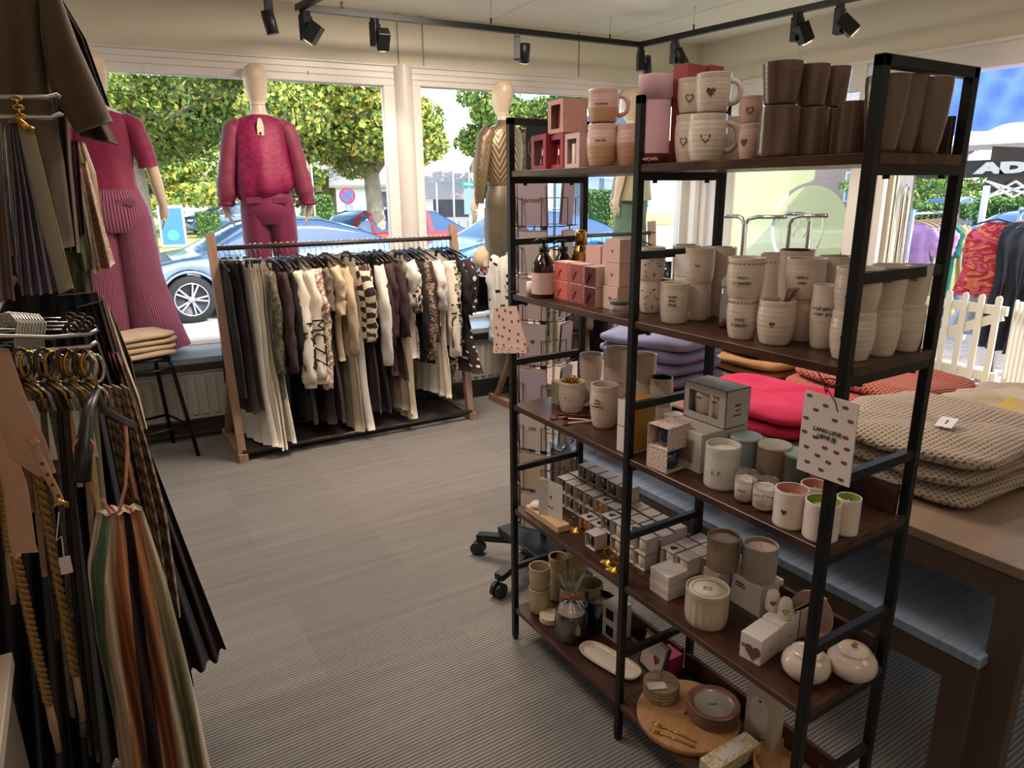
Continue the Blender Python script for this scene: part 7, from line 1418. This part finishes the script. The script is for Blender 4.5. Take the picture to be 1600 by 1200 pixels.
# ---- trees, hedges ---------------------------------------------------------
BARK = mat('a0917c', .9, bump=.6, bscale=12, var=.25, vscale=4)
LG = [mat(c, .7, var=.1) for c in ('5f7a2c', '86963a', 'b5ae4a', 'd8a92e', '4c6a30')]
def leaves(mb_name, parent, blobs, n, size, mats, weights, seed):
    rg = np.random.default_rng(seed); B = np.array([b[:3] for b in blobs], float); Rr = np.array([b[3:6] if len(b) >= 6 else (b[3],)*3 for b in blobs], float)
    vol = Rr.prod(axis=1)**.7; pick = rg.choice(len(blobs), n, p=vol/vol.sum()); d = rg.normal(size=(n, 3)); d /= np.linalg.norm(d, axis=1)[:, None]; r = rg.uniform(.35, 1.0, n)**.5
    c = B[pick]+d*r[:, None]*Rr[pick]; a = rg.normal(size=(n, 3)); a /= np.linalg.norm(a, axis=1)[:, None]; b = np.cross(a, rg.normal(size=(n, 3))); b /= np.linalg.norm(b, axis=1)[:, None]; s = size*rg.uniform(.6, 1.3, n)[:, None]
    V = np.stack([c-a*s, c+b*s*.55, c+a*s, c-b*s*.55], axis=1).reshape(-1, 3); me = bpy.data.meshes.new(mb_name); me.vertices.add(4*n); me.vertices.foreach_set('co', V.ravel()); me.loops.add(4*n); me.loops.foreach_set('vertex_index', np.arange(4*n)); me.polygons.add(n); me.polygons.foreach_set('loop_start', np.arange(n)*4); me.polygons.foreach_set('loop_total', np.full(n, 4))
    for m in mats: me.materials.append(m)
    me.polygons.foreach_set('material_index', rg.choice(len(mats), n, p=weights)); me.update(calc_edges=True); me.validate()
    o = bpy.data.objects.new(mb_name, me); COL.objects.link(o)
    if parent: o.parent = parent
    o['kind'] = 'stuff'; return o
def tree(label, P, trunk_r, th, blobs, n, size, w, seed, lean=0, group=None):
    t = thing('tree', label, 'tree', P, 0, group); rn = random.Random(seed); m = MB(); m.tube([(0, 0, 0), (lean*.3, 0, th*.4), (lean, 0, th)], [trunk_r*1.15, trunk_r, trunk_r*.7], 14)
    for b in blobs[:10]: m.tube([(lean, 0, th*.8), ((lean+b[0])/2+rn.uniform(-.2, .2), b[1]/2, (th*.8+b[2])/2+.2), (b[0], b[1], b[2])], [trunk_r*.45, trunk_r*.3, trunk_r*.12], 8)
    m.build('trunk', BARK, t); leaves('foliage', t, blobs, n, size, LG, w, seed); return t
rg = random.Random(4)
def crown(cx, cz, rx, rz, k, ry=None): ry = ry or rx; return [(cx+rg.uniform(-1, 1)*rx*.75, rg.uniform(-1, 1)*ry*.75, cz+rg.uniform(-1, 1)*rz*.75, rx*.42, ry*.42, rz*.36) for _ in range(k)]
def pt(px, py, dist): d = ray(px, py); k = dist/math.hypot(d.x, d.y); return CAMP+d*k
P = pt(262, 390, 19); P.z = G0
tree('big green tree left of the burgundy blouse mannequin, thick trunk beside the pink trousers', (P.x-.5, P.y, G0), .30, 3.4, [(x, y, z, a, b, c) for x, y, z, a, b, c in crown(.0, 4.6, 3.0, 2.3, 22)], 42000, .07, [.45, .33, .12, .01, .09], 11, group=None)
P = pt(592, 340, 17); bl = crown(-.9, 4.3, 2.2, 1.6, 20)+[(-.5, 0, 2.6, .5, .5, .3), (.55, -.2, 1.7, .22, .3, .5)]
tree('tree with yellowing leaves and a pale trunk, just left of the white column', (P.x, P.y, G0), .22, 2.9, bl, 36000, .07, [.33, .33, .26, .03, .05], 12, -.15)
P = pt(662, 300, 18); tree('yellow green tree crown just right of the white column', (P.x-.6, P.y+.6, G0), .16, 3.0, crown(.0, 4.6, 1.0, 1.1, 12), 9000, .08, [.25, .38, .28, .04, .05], 13)
P = pt(800, 300, 34); tree('tall blue green tree behind the gold chevron mannequin', (P.x, P.y, G0), .3, 4, crown(1.0, 5.4, 2.6, 1.7, 18), 12000, .13, [.55, .2, .08, 0, .17], 14)
P = pt(735, 300, 42); tree('dark green tree standing beside the thatched house', (P.x, P.y, G0), .3, 3, crown(1.0, 3.4, .9, 1.9, 12), 5000, .14, [.5, .1, 0, 0, .4], 15)
P = pt(1560, 300, 34); tree('dense dark green shrubbery at the right, beyond the tent', (P.x, P.y, -.3), .2, 1, crown(0, 1.2, 4.2, 1.3, 16), 14000, .10, [.5, .15, .05, 0, .3], 16)
P = pt(330, 300, 46); tree('distant tree row seen under the big green tree', (P.x, P.y, G0), .3, 2, crown(0, 3.2, 7, 2.4, 16), 9000, .2, [.5, .25, .1, 0, .15], 17)
P = pt(208, 300, 40); tree('distant bushes seen past the pink trousers', (P.x, P.y, G0), .25, 2, crown(0, 2.2, 5, 1.6, 12), 7000, .16, [.45, .3, .15, .05, .05], 18)
HD = [mat('4d7032', .8, var=.2), mat('6d8a3c', .8, var=.2), mat('35562a', .8)]
def hedge(label, pxa, pxb, pyt, pyb, dist, n, wd=.8, size=.05, w=(.5, .3, .2), base=G0):
    A = pt(pxa, pyb, dist); B = pt(pxb, pyb, dist); A.z = B.z = base; top = pt((pxa+pxb)/2, pyt, dist).z-base; c = (A+B)/2; L_ = (B-A).length/2; a = math.atan2(B.y-A.y, B.x-A.x); t = thing('hedge', label, 'hedge', c, a)
    MB().rbox(-L_*.97, L_*.97, -wd/2*.85, wd/2*.85, 0, top*.95, .05).build('core', HD[2], t); rg_ = np.random.default_rng(int(pxa)); f = []
    q = np.stack([rg_.uniform(-L_, L_, n), rg_.uniform(-wd/2, wd/2, n), rg_.uniform(0, top, n)], 1); face = rg_.integers(0, 3, n); q[face == 0, 1] = -wd/2+rg_.normal(0, .03, (face == 0).sum()); q[face == 1, 2] = top+rg_.normal(0, .03, (face == 1).sum())
    a_ = rg_.normal(size=(n, 3)); a_ /= np.linalg.norm(a_, axis=1)[:, None]; b_ = np.cross(a_, rg_.normal(size=(n, 3))); b_ /= np.linalg.norm(b_, axis=1)[:, None]; V = np.stack([q-a_*size, q+b_*size*.6, q+a_*size, q-b_*size*.6], 1).reshape(-1, 3)
    me = bpy.data.meshes.new('foliage'); me.from_pydata([tuple(v) for v in V], [], [(4*i, 4*i+1, 4*i+2, 4*i+3) for i in range(n)])
    for m in HD: me.materials.append(m)
    me.polygons.foreach_set('material_index', rg_.choice(3, n, p=w)); o = bpy.data.objects.new('foliage', me); COL.objects.link(o); o.parent = t; o['kind'] = 'stuff'
hedge('low clipped hedge beyond the silver car, left part', 306, 345, 333, 348, 36, 900, size=.06); hedge('low clipped hedge beyond the silver car, between the mannequin and the red car', 470, 545, 334, 346, 34, 1800, size=.06)
hedge('taller bright hedge in front of the pink roofed house', 478, 520, 307, 334, 40, 1600, 1.2, .08, (.3, .6, .1)); hedge('clipped green hedge in front of the dark blue house', 912, 992, 300, 345, 24, 4000, 1.0, .05); hedge('yellow green hedge beyond the tent at the right', 1520, 1620, 315, 332, 20, 2600, .9, .05, (.3, .6, .1), -.3)
hedge('hedge seen between the frosted film and the front post', 1322, 1345, 318, 345, 18, 500, .6, .05, (.4, .5, .1), -.3)
hedge('low hedge strip under the grey van', 1430, 1520, 322, 336, 18, 1600, .7, .05, (.3, .6, .1), -.3)
b = thing('shrub', 'spiky pale flowering shrub in front of the hedge by the dark blue house', 'shrub', (lambda P: (P.x, P.y, G0))(pt(976, 345, 22))); leaves('foliage', b, [(0, 0, .5, .55, .4, .5), (.1, 0, 1.1, .3, .3, .5), (-.3, 0, .9, .25, .3, .5)], 2600, .05, LG, [.2, .4, .4, 0, 0], 33)

# ---- houses ------------------------------------------------------------------
WW = mat('e6e8ec', .8); THAT = mat('a09890', .95, bump=1, bscale=8, var=.18, vscale=2); RT_ = mat('8d8a88', .7, var=.1)
def tiles(c1, c2, nm):
    m, nt, b = newmat(nm); tc = N(nt, 'ShaderNodeTexCoord'); br = N(nt, 'ShaderNodeTexBrick', Scale=1.0); mp = N(nt, 'ShaderNodeMapping'); mp.inputs['Scale'].default_value = (18, 12, 1); nt.links.new(tc.outputs['UV'], mp.inputs[0]); nt.links.new(mp.outputs[0], br.inputs['Vector']); br.inputs['Color1'].default_value = rgb(c1); br.inputs['Color2'].default_value = rgb(c2); br.inputs['Mortar'].default_value = rgb('5c504a'); nt.links.new(br.outputs[0], b.inputs['Base Color']); return m
TPK = tiles('b8958a', 'a88378', 'pink_tiles'); TGY = tiles('9c9490', '87807c', 'grey_tiles')
def house(label, pxa, pxb, dist, wallh, ridge, dp, wallm, roofm, wins=(), rz=None, over=.35, hip=0, door=None, base=G0, over2=None):
    A = pt(pxa, 330, dist); B = pt(pxb, 330, dist+ (rz or 0)); A.z = B.z = base; c = (A+B)/2; L_ = (B-A).length/2; a = math.atan2(B.y-A.y, B.x-A.x); t = thing('house', label, 'house', c, a)
    MB().box(-L_, L_, 0, dp, 0, wallh).build('wall', wallm, t); r = MB(); e = over
    P = [(-L_-e, -e, wallh-.1), (L_+e, -e, wallh-.1), (L_+e-hip, dp/2, ridge), (-L_-e+hip, dp/2, ridge), (-L_-e, dp+e, wallh-.1), (L_+e, dp+e, wallh-.1)]; b0 = len(r.v); r.v += P+[(x, y, z-.15) for x, y, z in P]
    uv4 = [(0, 0), (1, 0), (1, 1), (0, 1)]
    r.face([0, 1, 2, 3], uv4); r.face([5, 4, 3, 2], uv4); r.face([1, 5, 2]); r.face([4, 0, 3]); r.face([6, 9, 8, 7], uv4); r.face([0, 6, 7, 1], uv4); r.build('roof', roofm, t)
    if not hip:
        g = MB(); g.prism([(0, 0), (dp, 0), (dp/2, ridge-wallh)], .05, Matrix.Translation((-L_, 0, wallh)) @ Matrix.Rotation(pi/2, 4, 'Z')); g.prism([(0, 0), (dp, 0), (dp/2, ridge-wallh)], .05, Matrix.Translation((L_, 0, wallh)) @ Matrix.Rotation(pi/2, 4, 'Z')); g.build('gable', wallm, t)
    for (u, z, w, h, k) in wins:
        x = -L_+2*L_*u; f = MB().rbox(x-w/2-.06, x+w/2+.06, -.05, .02, z-.06, z+h+.06, .01).build('door' if k == 'd' else 'window', mat('eef0f2', .5), t); MB().box(x-w/2, x+w/2, -.06, -.045, z, z+h).build('pane', mat('8fa4b8' if k != 'k' else '4a5560', .08, coat=1), f)
    return t
house('house with a pink tiled roof and small dormer windows, far left of the white column', 470, 528, 48, 2.9, 6.0, 7, mat('d8cbb8', .8), TPK, [(.25, 1.0, .8, 1.1, 'w')]); P = pt(487, 262, 46.5)
for px, py, lb in ((487, 262, 'upper'), (486, 288, 'lower')): P = pt(px, py, 46.5); MB().rbox(-.7, .7, -.2, 1.4, -.45, .45, .02).build('roof_window', mat('dfe8f0', .3), None, 'white dormer window in the pink tiled roof, %s one' % lb, 'window', None, P, -.3)
house('white plastered house with a grey roof behind the yellowing tree', 527, 612, 44, 2.5, 4.5, 6, WW, RT_, [(.22, .3, .5, 1.4, 'w'), (.86, .3, .9, 1.7, 'k')])
house('white cottage with a thatched roof and a shop window, right of the white column', 640, 738, 37, 2.1, 4.6, 6, WW, THAT, [(.66, .7, 1.8, 1.35, 'k'), (.30, 1.6, .5, .12, 'k')], hip=1.4); P = pt(690, 315, 36.3)
tlr = MB(); A = pt(655, 285, 35.2); B = pt(733, 285, 35.2); A1 = pt(655, 309, 34.6); B1 = pt(733, 309, 34.6); tlr.v += [tuple(A), tuple(B), tuple(B1), tuple(A1)]+[tuple(v+Vector((0, 0, -.08))) for v in (A, B, B1, A1)]; uv4 = [(0, 1), (1, 1), (1, 0), (0, 0)]; tlr.face([3, 2, 1, 0], uv4); tlr.face([4, 5, 6, 7], uv4); tlr.face([7, 6, 2, 3], uv4)
tlr.build('porch_roof', TGY, None, 'patterned tiled lower roof in front of the thatched cottage', 'roof')
DB = mat('3f5264', .6, var=.05)
house('dark blue house with white windows behind the clipped hedge', 862, 1010, 34, 3.1, 5.6, 8, DB, mat('3a4450', .6), [(.12, 1.2, .9, 1.5, 'w'), (.45, 1.2, .9, 1.5, 'w'), (.68, 1.2, 1.6, 1.3, 'w'), (.92, 1.2, 1.0, 1.3, 'w')], over=.2)
PUR = mat('8a7a88', .85, var=.08); house('purplish brick house with a white framed window, seen under the tent', 1395, 1500, 38, 3.6, 6.6, 8, PUR, RT_, [(.57, 1.3, 1.7, 1.8, 'w')], base=-.4)
house('brick building beyond the frosted window', 1230, 1385, 42, 4.0, 7, 8, mat('a89080', .85, var=.08), TGY, [(.7, 1.2, 1.2, 1.4, 'w')], base=-.4)
# ---- street furniture ------------------------------------------------------------
POLE = mat('b9bcc0', .35, .7)
def pole(label, px, pyb, pyt, dist, r=.035, name='pole', m=POLE, base=G0):
    P = pt(px, pyb, dist); T_ = pt(px, pyt, dist); t = thing(name, label, 'pole', (P.x, P.y, base)); MB().cyl((0, 0, 0), (0, 0, T_.z-base), r, 12).build('pole', m, t); return t, T_.z-base
t, h = pole('no parking sign, blue disc with a red rim, left of the yellowing tree', 545, 340, 306, 26, .03, 'road_sign'); a = math.atan2(t.location.y, t.location.x)-pi/2
T = Matrix.Rotation(a, 4, 'Z') @ Matrix.Translation((0, -.05, h)) @ Matrix.Rotation(pi/2, 4, 'X'); MB().lathe([(.28, 0), (.28, .012)], 32, T=T, capt=True).build('red_rim', mat('c03038', .5), t); MB().lathe([(.21, .013), (.21, .016)], 32, T=T, capt=True).build('blue_disc', mat('3c6ac0', .5), t); MB().box(-.25, .25, -.028, .028, .016, .020, T @ Matrix.Rotation(rad(-45), 4, 'Z')).build('red_bar', mat('c03038', .5), t)
def redwhite(label, px, dist, hh=.9):
    P = pt(px, 380, dist); t = thing('bollard', label, 'bollard', (P.x, P.y, G0), 0, 'red and white bollards')
    for k in range(5): MB().cyl((0, 0, k*hh/5), (0, 0, (k+1)*hh/5), .07, 16).build('band', mat('d8362f' if k % 2 == 0 else 'eeeae6', .5), t)
redwhite('red and white banded bollard left of the gold chevron mannequin', 737, 21, 1.0); redwhite('red and white banded bollard beyond the outdoor clothes rail', 1474, 16, .8)
pole('tall thin grey pole right of the thatched cottage window', 711, 380, 268, 22, .03); pole('thin dark lamp pole in front of the thatched cottage', 684, 350, 285, 30, .04); pole('grey street pole left of the pink roofed house', 493, 345, 255, 28, .04); 
t, h = pole('street name pole with a green plate beside the gold chevron mannequin', 735, 365, 258, 26, .03, 'street_sign'); a = math.atan2(t.location.y, t.location.x)-pi/2; T = Matrix.Rotation(a, 4, 'Z'); MB().rbox(-.28, .28, -.04, -.02, h-.75, h-.55, .004, T).build('green_plate', mat('1f8a6c', .5), t); o = text('MALL', .14, mat('f0f0f0', .5), t, T @ Vector((-.02, -.045, h-.65)), rz=a); MB().rbox(-.2, .2, -.04, -.02, h-1.7, h-.8, .004, T).build('blue_plate', mat('7d98c0', .5), t)
P = pt(268, 345, 30); t = thing('advert_board', 'pavement board with a blue and white poster, behind the hand of the pink trousers mannequin', 'sign board', (P.x, P.y, G0), -.1); MB().rbox(-.45, .45, -.04, .04, .05, 1.6, .02).build('frame', mat('c9d4de', .4), t); MB().box(-.38, .38, -.05, -.04, .15, 1.5).build('poster', mat('3f78a8', .6), t); MB().lathe([(.2, 0), (.2, .006)], 20, T=Matrix.Translation((0, -.05, .5)) @ Matrix.Rotation(pi/2, 4, 'X'), capt=True).build('green_disc', mat('4fae94', .6), t)
gr = thing('guard_rail', 'low wooden guard rail behind the silver car', 'guard rail', (1.5, 15.6, G0))
for z in (.28, .62): MB().box(-5, 5, -.05, .05, z, z+.16).build('beam', mat('8a8478', .8), gr)
for x in (-4.5, -2.2, 0, 2.2, 4.5): MB().box(x-.06, x+.06, .05, .17, 0, .8).build('post', mat('8a8478', .8), gr)
for i in range(6): P = pt(676+i*14, 350, 30); MB().cyl((0, 0, 0), (0, 0, .75), .05, 12).lathe([(.05, .75), (.035, .79), (.0005, .80)], 12, capb=False).build('bollard', mat('77736e', .6), None, 'small grey bollard in front of the thatched cottage, %s from the left' % ['first', 'second', 'third', 'fourth', 'fifth', 'sixth'][i], 'bollard', 'small grey bollards', (P.x, P.y, G0))

# ---- tent, outdoor rails and the white gate outside the door ------------------------
TP = [pt(1502, 520, 0.1)]; A = onz(1502, 531, -.06); A = Vector((A.x, A.y, -.06))
tent = thing('party_tent', 'black and white party tent with a blue roof sheet outside the door', 'tent', A); WPL = mat('e9e9e9', .4); DKC = mat('3a3634', .8); BLU = mat('3f5ab0', .75, bump=.8, bscale=5, var=.12, vscale=2); g = lambda m, n, mt: m.build(n, mt, tent, world=True)
za = zat(A, 1538, 290); zt = zat(A, 1545, 256)
s = 3.0; cs_ = [(A.x, A.y), (A.x+s, A.y-.2), (A.x-.15, A.y-s), (A.x+s-.15, A.y-s-.2)]
for x, y in cs_: g(MB().rbox(x-.025, x+.025, y-.025, y+.025, -.06, za, .003), 'leg', WPL)
y0, y1 = A.y+.0, A.y-s; x0_, x1_ = A.x, A.x+s
def truss(p, q_):
    p = Vector(p); q_ = Vector(q_); n = 6
    for i in range(n):
        a = p+(q_-p)*i/n; b = p+(q_-p)*(i+1)/n; g(MB().bar(a+Vector((0, 0, -.10)), b+Vector((0, 0, .06)), .022, .022), 'truss_bar', WPL); g(MB().bar(a+Vector((0, 0, .06)), b+Vector((0, 0, -.10)), .022, .022), 'truss_bar', WPL)
zv = za-.02
truss((cs_[0][0], cs_[0][1], zv), (cs_[2][0], cs_[2][1], zv)); truss((cs_[0][0], cs_[0][1], zv), (cs_[1][0], cs_[1][1], zv)); truss((cs_[1][0], cs_[1][1], zv), (cs_[3][0], cs_[3][1], zv))
v = MB().box(A.x-.02, A.x-.01, A.y-s, A.y+1.2, zv+.10, zv+.27).box(A.x+s, A.x+s+.01, A.y-s, A.y+.0, zv-.1, zv+.40).box(A.x, A.x+s, A.y, A.y+.01, zv-.05, zv+.40); g(v, 'valance', DKC)
tx_ = text('ADE', .13, mat('ddd6c4', .7), tent, (-.03, -.20, zv+.185-A.z), rz=-pi/2, bold=.012); tx_.data.transform(Matrix.Diagonal((2.4, 1, 1, 1)))
rf = MB(); ap = Vector((A.x+s/2, A.y-s/2, zv+1.35)); cr = [Vector((A.x-.03, A.y+1.2, zv+.42)), Vector((A.x+s, A.y+.03, zv+.42)), Vector((A.x+s, A.y-s-.03, zv+.42)), Vector((A.x-.03, A.y-s-.03, zv+.42))]
for i in range(4): b0 = len(rf.v); rf.v += [tuple(cr[i]), tuple(cr[(i+1) % 4]), tuple(ap)]; rf.face([b0, b0+1, b0+2])
g(rf, 'white_roof', mat('e6e9f2', .8))
# blue sheet tied from the shop front out to the tent
bs = thing('blue_sheet', 'creased blue tarpaulin stretched above the doorway', 'tarpaulin', (5.6, 1.6, 2.6)); rows = []
for i in range(19):
    u = i/18; row = []
    for k in range(29):
        v_ = k/28; A_ = onx(1420+260*v_, 132-62*v_, 5.5); B_ = onx(1420+260*v_, 225-50*v_, 5.9); p_ = A_.lerp(B_, u)
        row.append((p_.x-5.6+.03*sin(v_*30+u*7), p_.y-1.6, p_.z-2.6+.012*sin(v_*22-u*12)+.01*sin(u*25)))
    rows.append(row)
mb = MB(); mb.grid(rows, True); mb.build('sheet', BLU, bs); nt_ = BLU.node_tree; pb_ = nt_.nodes['Principled BSDF']; tl_ = N(nt_, 'ShaderNodeBsdfTranslucent'); tl_.inputs[0].default_value = rgb('5f7ee0'); mx_ = N(nt_, 'ShaderNodeMixShader'); mx_.inputs[0].default_value = .6; nt_.links.new(pb_.outputs[0], mx_.inputs[1]); nt_.links.new(tl_.outputs[0], mx_.inputs[2]); nt_.links.new(mx_.outputs[0], [q for q in nt_.nodes if q.type == 'OUTPUT_MATERIAL'][0].inputs[0])
GTW = mat('ddd8c8', .45); gt = thing('picket_gate', 'white picket gate with a diagonal brace outside the door', 'gate', (5.95, 2.6, -.06))
PG = onz(1540, 622, -.06); gx = PG.x; HG_ = .80
def pickets(t, p0, p1, n, h, w=.045, rails=(.16, .68), skip=()):
    p0 = Vector(p0); p1 = Vector(p1); d = (p1-p0); L_ = d.length; a = math.atan2(d.y, d.x); T0 = Matrix.Translation(p0) @ Matrix.Rotation(a, 4, 'Z')
    for i in range(n):
        x = L_*(i+.5)/n; P_ = [(x-w/2, .05), (x+w/2, .05), (x+w/2, h-.03)]+[(x+w/2*cos(q), h-.03+w/2*sin(q)) for q in np.linspace(0, pi, 7)[1:-1]]+[(x-w/2, h-.03)]; MB().prism(P_, .018, T0).build('picket', GTW, t, world=True)
    for z in rails: MB().box(0, L_, .018, .045, z-.035, z+.035, T0).build('rail', GTW, t, world=True)
    return T0, L_
gA = (gx+.02, PG.y-.02, -.06); gB = (gx+.10, PG.y+.98, -.06)
T0, L_ = pickets(gt, gB, gA, 8, HG_)
MB().bar(T0 @ Vector((.03, .03, .20)), T0 @ Vector((L_-.03, .03, .64)), .025, .07).build('brace', GTW, gt, world=True)
f1 = thing('picket_fence', 'white picket fence running towards the camera, right of the gate', 'fence', (gx, PG.y-1, -.06)); pickets(f1, (gx-.02, PG.y-.08, -.06), (gx-1.5, PG.y-1.2, -.06), 18, HG_)
f2 = thing('picket_fence', 'white picket fence with a red and white notice, left of the gate', 'fence', (gx, PG.y+2, -.06)); pickets(f2, (gx+.10, PG.y+1.0, -.06), (gx-.10, PG.y+1.75, -.06), 5, HG_-.02)
nb = thing('notice', 'white notice with a red square bearing two white letters, on the left fence', 'notice', (gx-.05, PG.y+1.18, .30)); MB().rbox(-.012, 0, -.14, .14, .0, .36, .002).build('board', mat('f2f2f2', .5), nb); MB().box(-.0135, -.012, -.085, .055, .06, .20).build('red_square', mat('d0202c', .5), nb); text('NH', .07, mat('f6f6f6', .5), nb, (-.015, -.015, .10), rz=-pi/2)
# outdoor rails with summer clothes
def orail(label, A_, B_, z, items, grp):
    t = thing('outdoor_rail', label, 'clothes rack', A_); A_ = Vector(A_); B_ = Vector(B_); MB().cyl(A_+Vector((0, 0, z)), B_+Vector((0, 0, z)), .014).build('rail', CHROME, t, world=True)
    for p in (A_, B_): MB().cyl(p, p+Vector((0, 0, z+.03)), .016).bar(p+Vector((-.25, 0, .03)), p+Vector((.25, 0, .03)), .03, .03).build('post', CHROME, t, world=True)
    for i, (nm, phr, cat, kd, c, ln, sl) in enumerate(items):
        u = (i+.6)/len(items); P = A_+(B_-A_)*u+Vector((0, 0, z)); a = math.atan2((B_-A_).y, (B_-A_).x)+pi/2
        garment(nm, phr, cat, kd, P, a, ln, c, grp, .2, .02, sl, seed=300+i, hanger='wood')
C1 = onz(1432, 560, -.06); q1 = C1*1.0
A1 = Vector((7.2, 4.6, -.06)); B1 = Vector((7.9, 3.75, -.06))
def atd(px, dist): d = ray(px, 400); k = dist/math.hypot(d.x, d.y); return Vector((d.x*k, d.y*k, -.06))
FLW = uvmat('pink_flower_print', 'animal', ['e0607e', 'c02a3c', 'e8835a'], 5, 6, .7)
orail('outdoor rail with pastel summer shirts, seen through the unit end frame', atd(1418, 8.0), atd(1486, 8.8), 1.34, [('shirt', 'lilac summer shirt outside, first on the rail', 'shirt', 'top', fabric('b88cc0'), .6, .25), ('shirt', 'white and green leaf print shirt outside', 'shirt', 'top', uvmat('leafprint', 'animal', ['d0d8c8', '4f8a6a', 'e0e4dc'], 12, 14), .6, .25), ('dress', 'sand coloured summer dress outside', 'dress', 'dress', fabric('b09a80'), 1.0, .2), ('shirt', 'lilac pink summer shirt outside, second lilac one', 'shirt', 'top', fabric('c08cc4'), .6, .28), ('shirt', 'teal green summer shirt outside', 'shirt', 'top', fabric('12786a'), .95, .3), ('dress', 'pale yellow summer dress outside', 'dress', 'dress', fabric('d8c88a'), 1.0, .2), ('shirt', 'cream yellow summer shirt outside', 'shirt', 'top', fabric('cfc094'), .7, .25), ('trousers', 'light blue trousers outside, last on the rail', 'trousers', 'trousers', fabric('7f9cc4'), 1.0, 0)], 'summer clothes on the left outdoor rail')
orail('outdoor rail with dark clothes behind the tent leg', atd(1582, 7.1), atd(1670, 6.6), 1.40, [('jeans', 'dark denim trousers outside, %s of four' % k_, 'jeans', 'trousers', fabric('2f333e'), 1.0, 0) for k_ in ('first', 'second', 'third', 'last')], 'dark clothes on the right outdoor rail')
Pf = atd(1549, 7.0); a = math.atan2(Pf.y, Pf.x)-pi/2
t1_ = garment('top', 'sleeveless top with a pink, orange and red flower print outside on the dark rail end', 'top', 'top', Pf+Vector((0, 0, 1.40)), a, .60, FLW, None, .20, .03, 0, seed=400, flare=1.2)
t2_ = garment('shorts', 'light blue trousers hanging under the flower top outside', 'trousers', 'trousers', Pf+Vector((.05, .06, .96)), a, .5, fabric('b9c6dc'), None, .17, .02, 0, seed=401)
for ch in list(t2_.children):
    ch.parent = t1_; ch.matrix_basis = t1_.matrix_basis.inverted() @ t2_.matrix_basis
    if ch.name.startswith('body'): ch.name = 'lower_garment'
bpy.data.objects.remove(t2_)
# chrome display stand with curved arms inside, before the frosted window
cs = thing('display_stand', 'chrome display stand with four curved arms in front of the frosted window', 'display stand', (3.95, 3.45, 0)); g = lambda m, n, mt: m.build(n, mt, cs, world=True)
for (px0, px1, py, X) in ((1134, 1160, 338, 3.55), (1228, 1170, 339, 3.75), (1262, 1230, 334, 3.85), (1240, 1292, 337, 3.70)):
    a = onx(px0, py, X); b = onx(px1, py, X)
    if px0 in (1134, 1228): pts = [a, a+(b-a)*.75, b+Vector((0, 0, -.012)), b+(b-a).normalized()*.02+Vector((0, 0, -.05)), Vector((b.x, b.y, .02))+(b-a).normalized()*.02]
    else: pts = [b, b+(a-b)*.75, a+Vector((0, 0, -.012)), a+(a-b).normalized()*.02+Vector((0, 0, -.05)), Vector((a.x, a.y, .02))+(a-b).normalized()*.02]
    if px0 == 1240: pts = [b, a+(b-a)*.25, a+Vector((0, 0, -.012)), a-(b-a).normalized()*.02+Vector((0, 0, -.05)), Vector((a.x, a.y, .02))-(b-a).normalized()*.02]
    g(MB().tube(pts, .0125, 10), 'arm', CHROME); g(MB().lathe([(.0005, -.014), (.012, -.007), (.014, 0), (.012, .007), (.0005, .014)], 14, c=pts[0]), 'ball_end', CHROME)
g(MB().rbox(3.5, 4.0, 3.2, 3.9, 0, .025, .004), 'base', CHROME)
print('OBJECTS', len(bpy.data.objects), 'TRIS', sum(len(o.data.polygons)*2 for o in bpy.data.objects if o.type == 'MESH'))
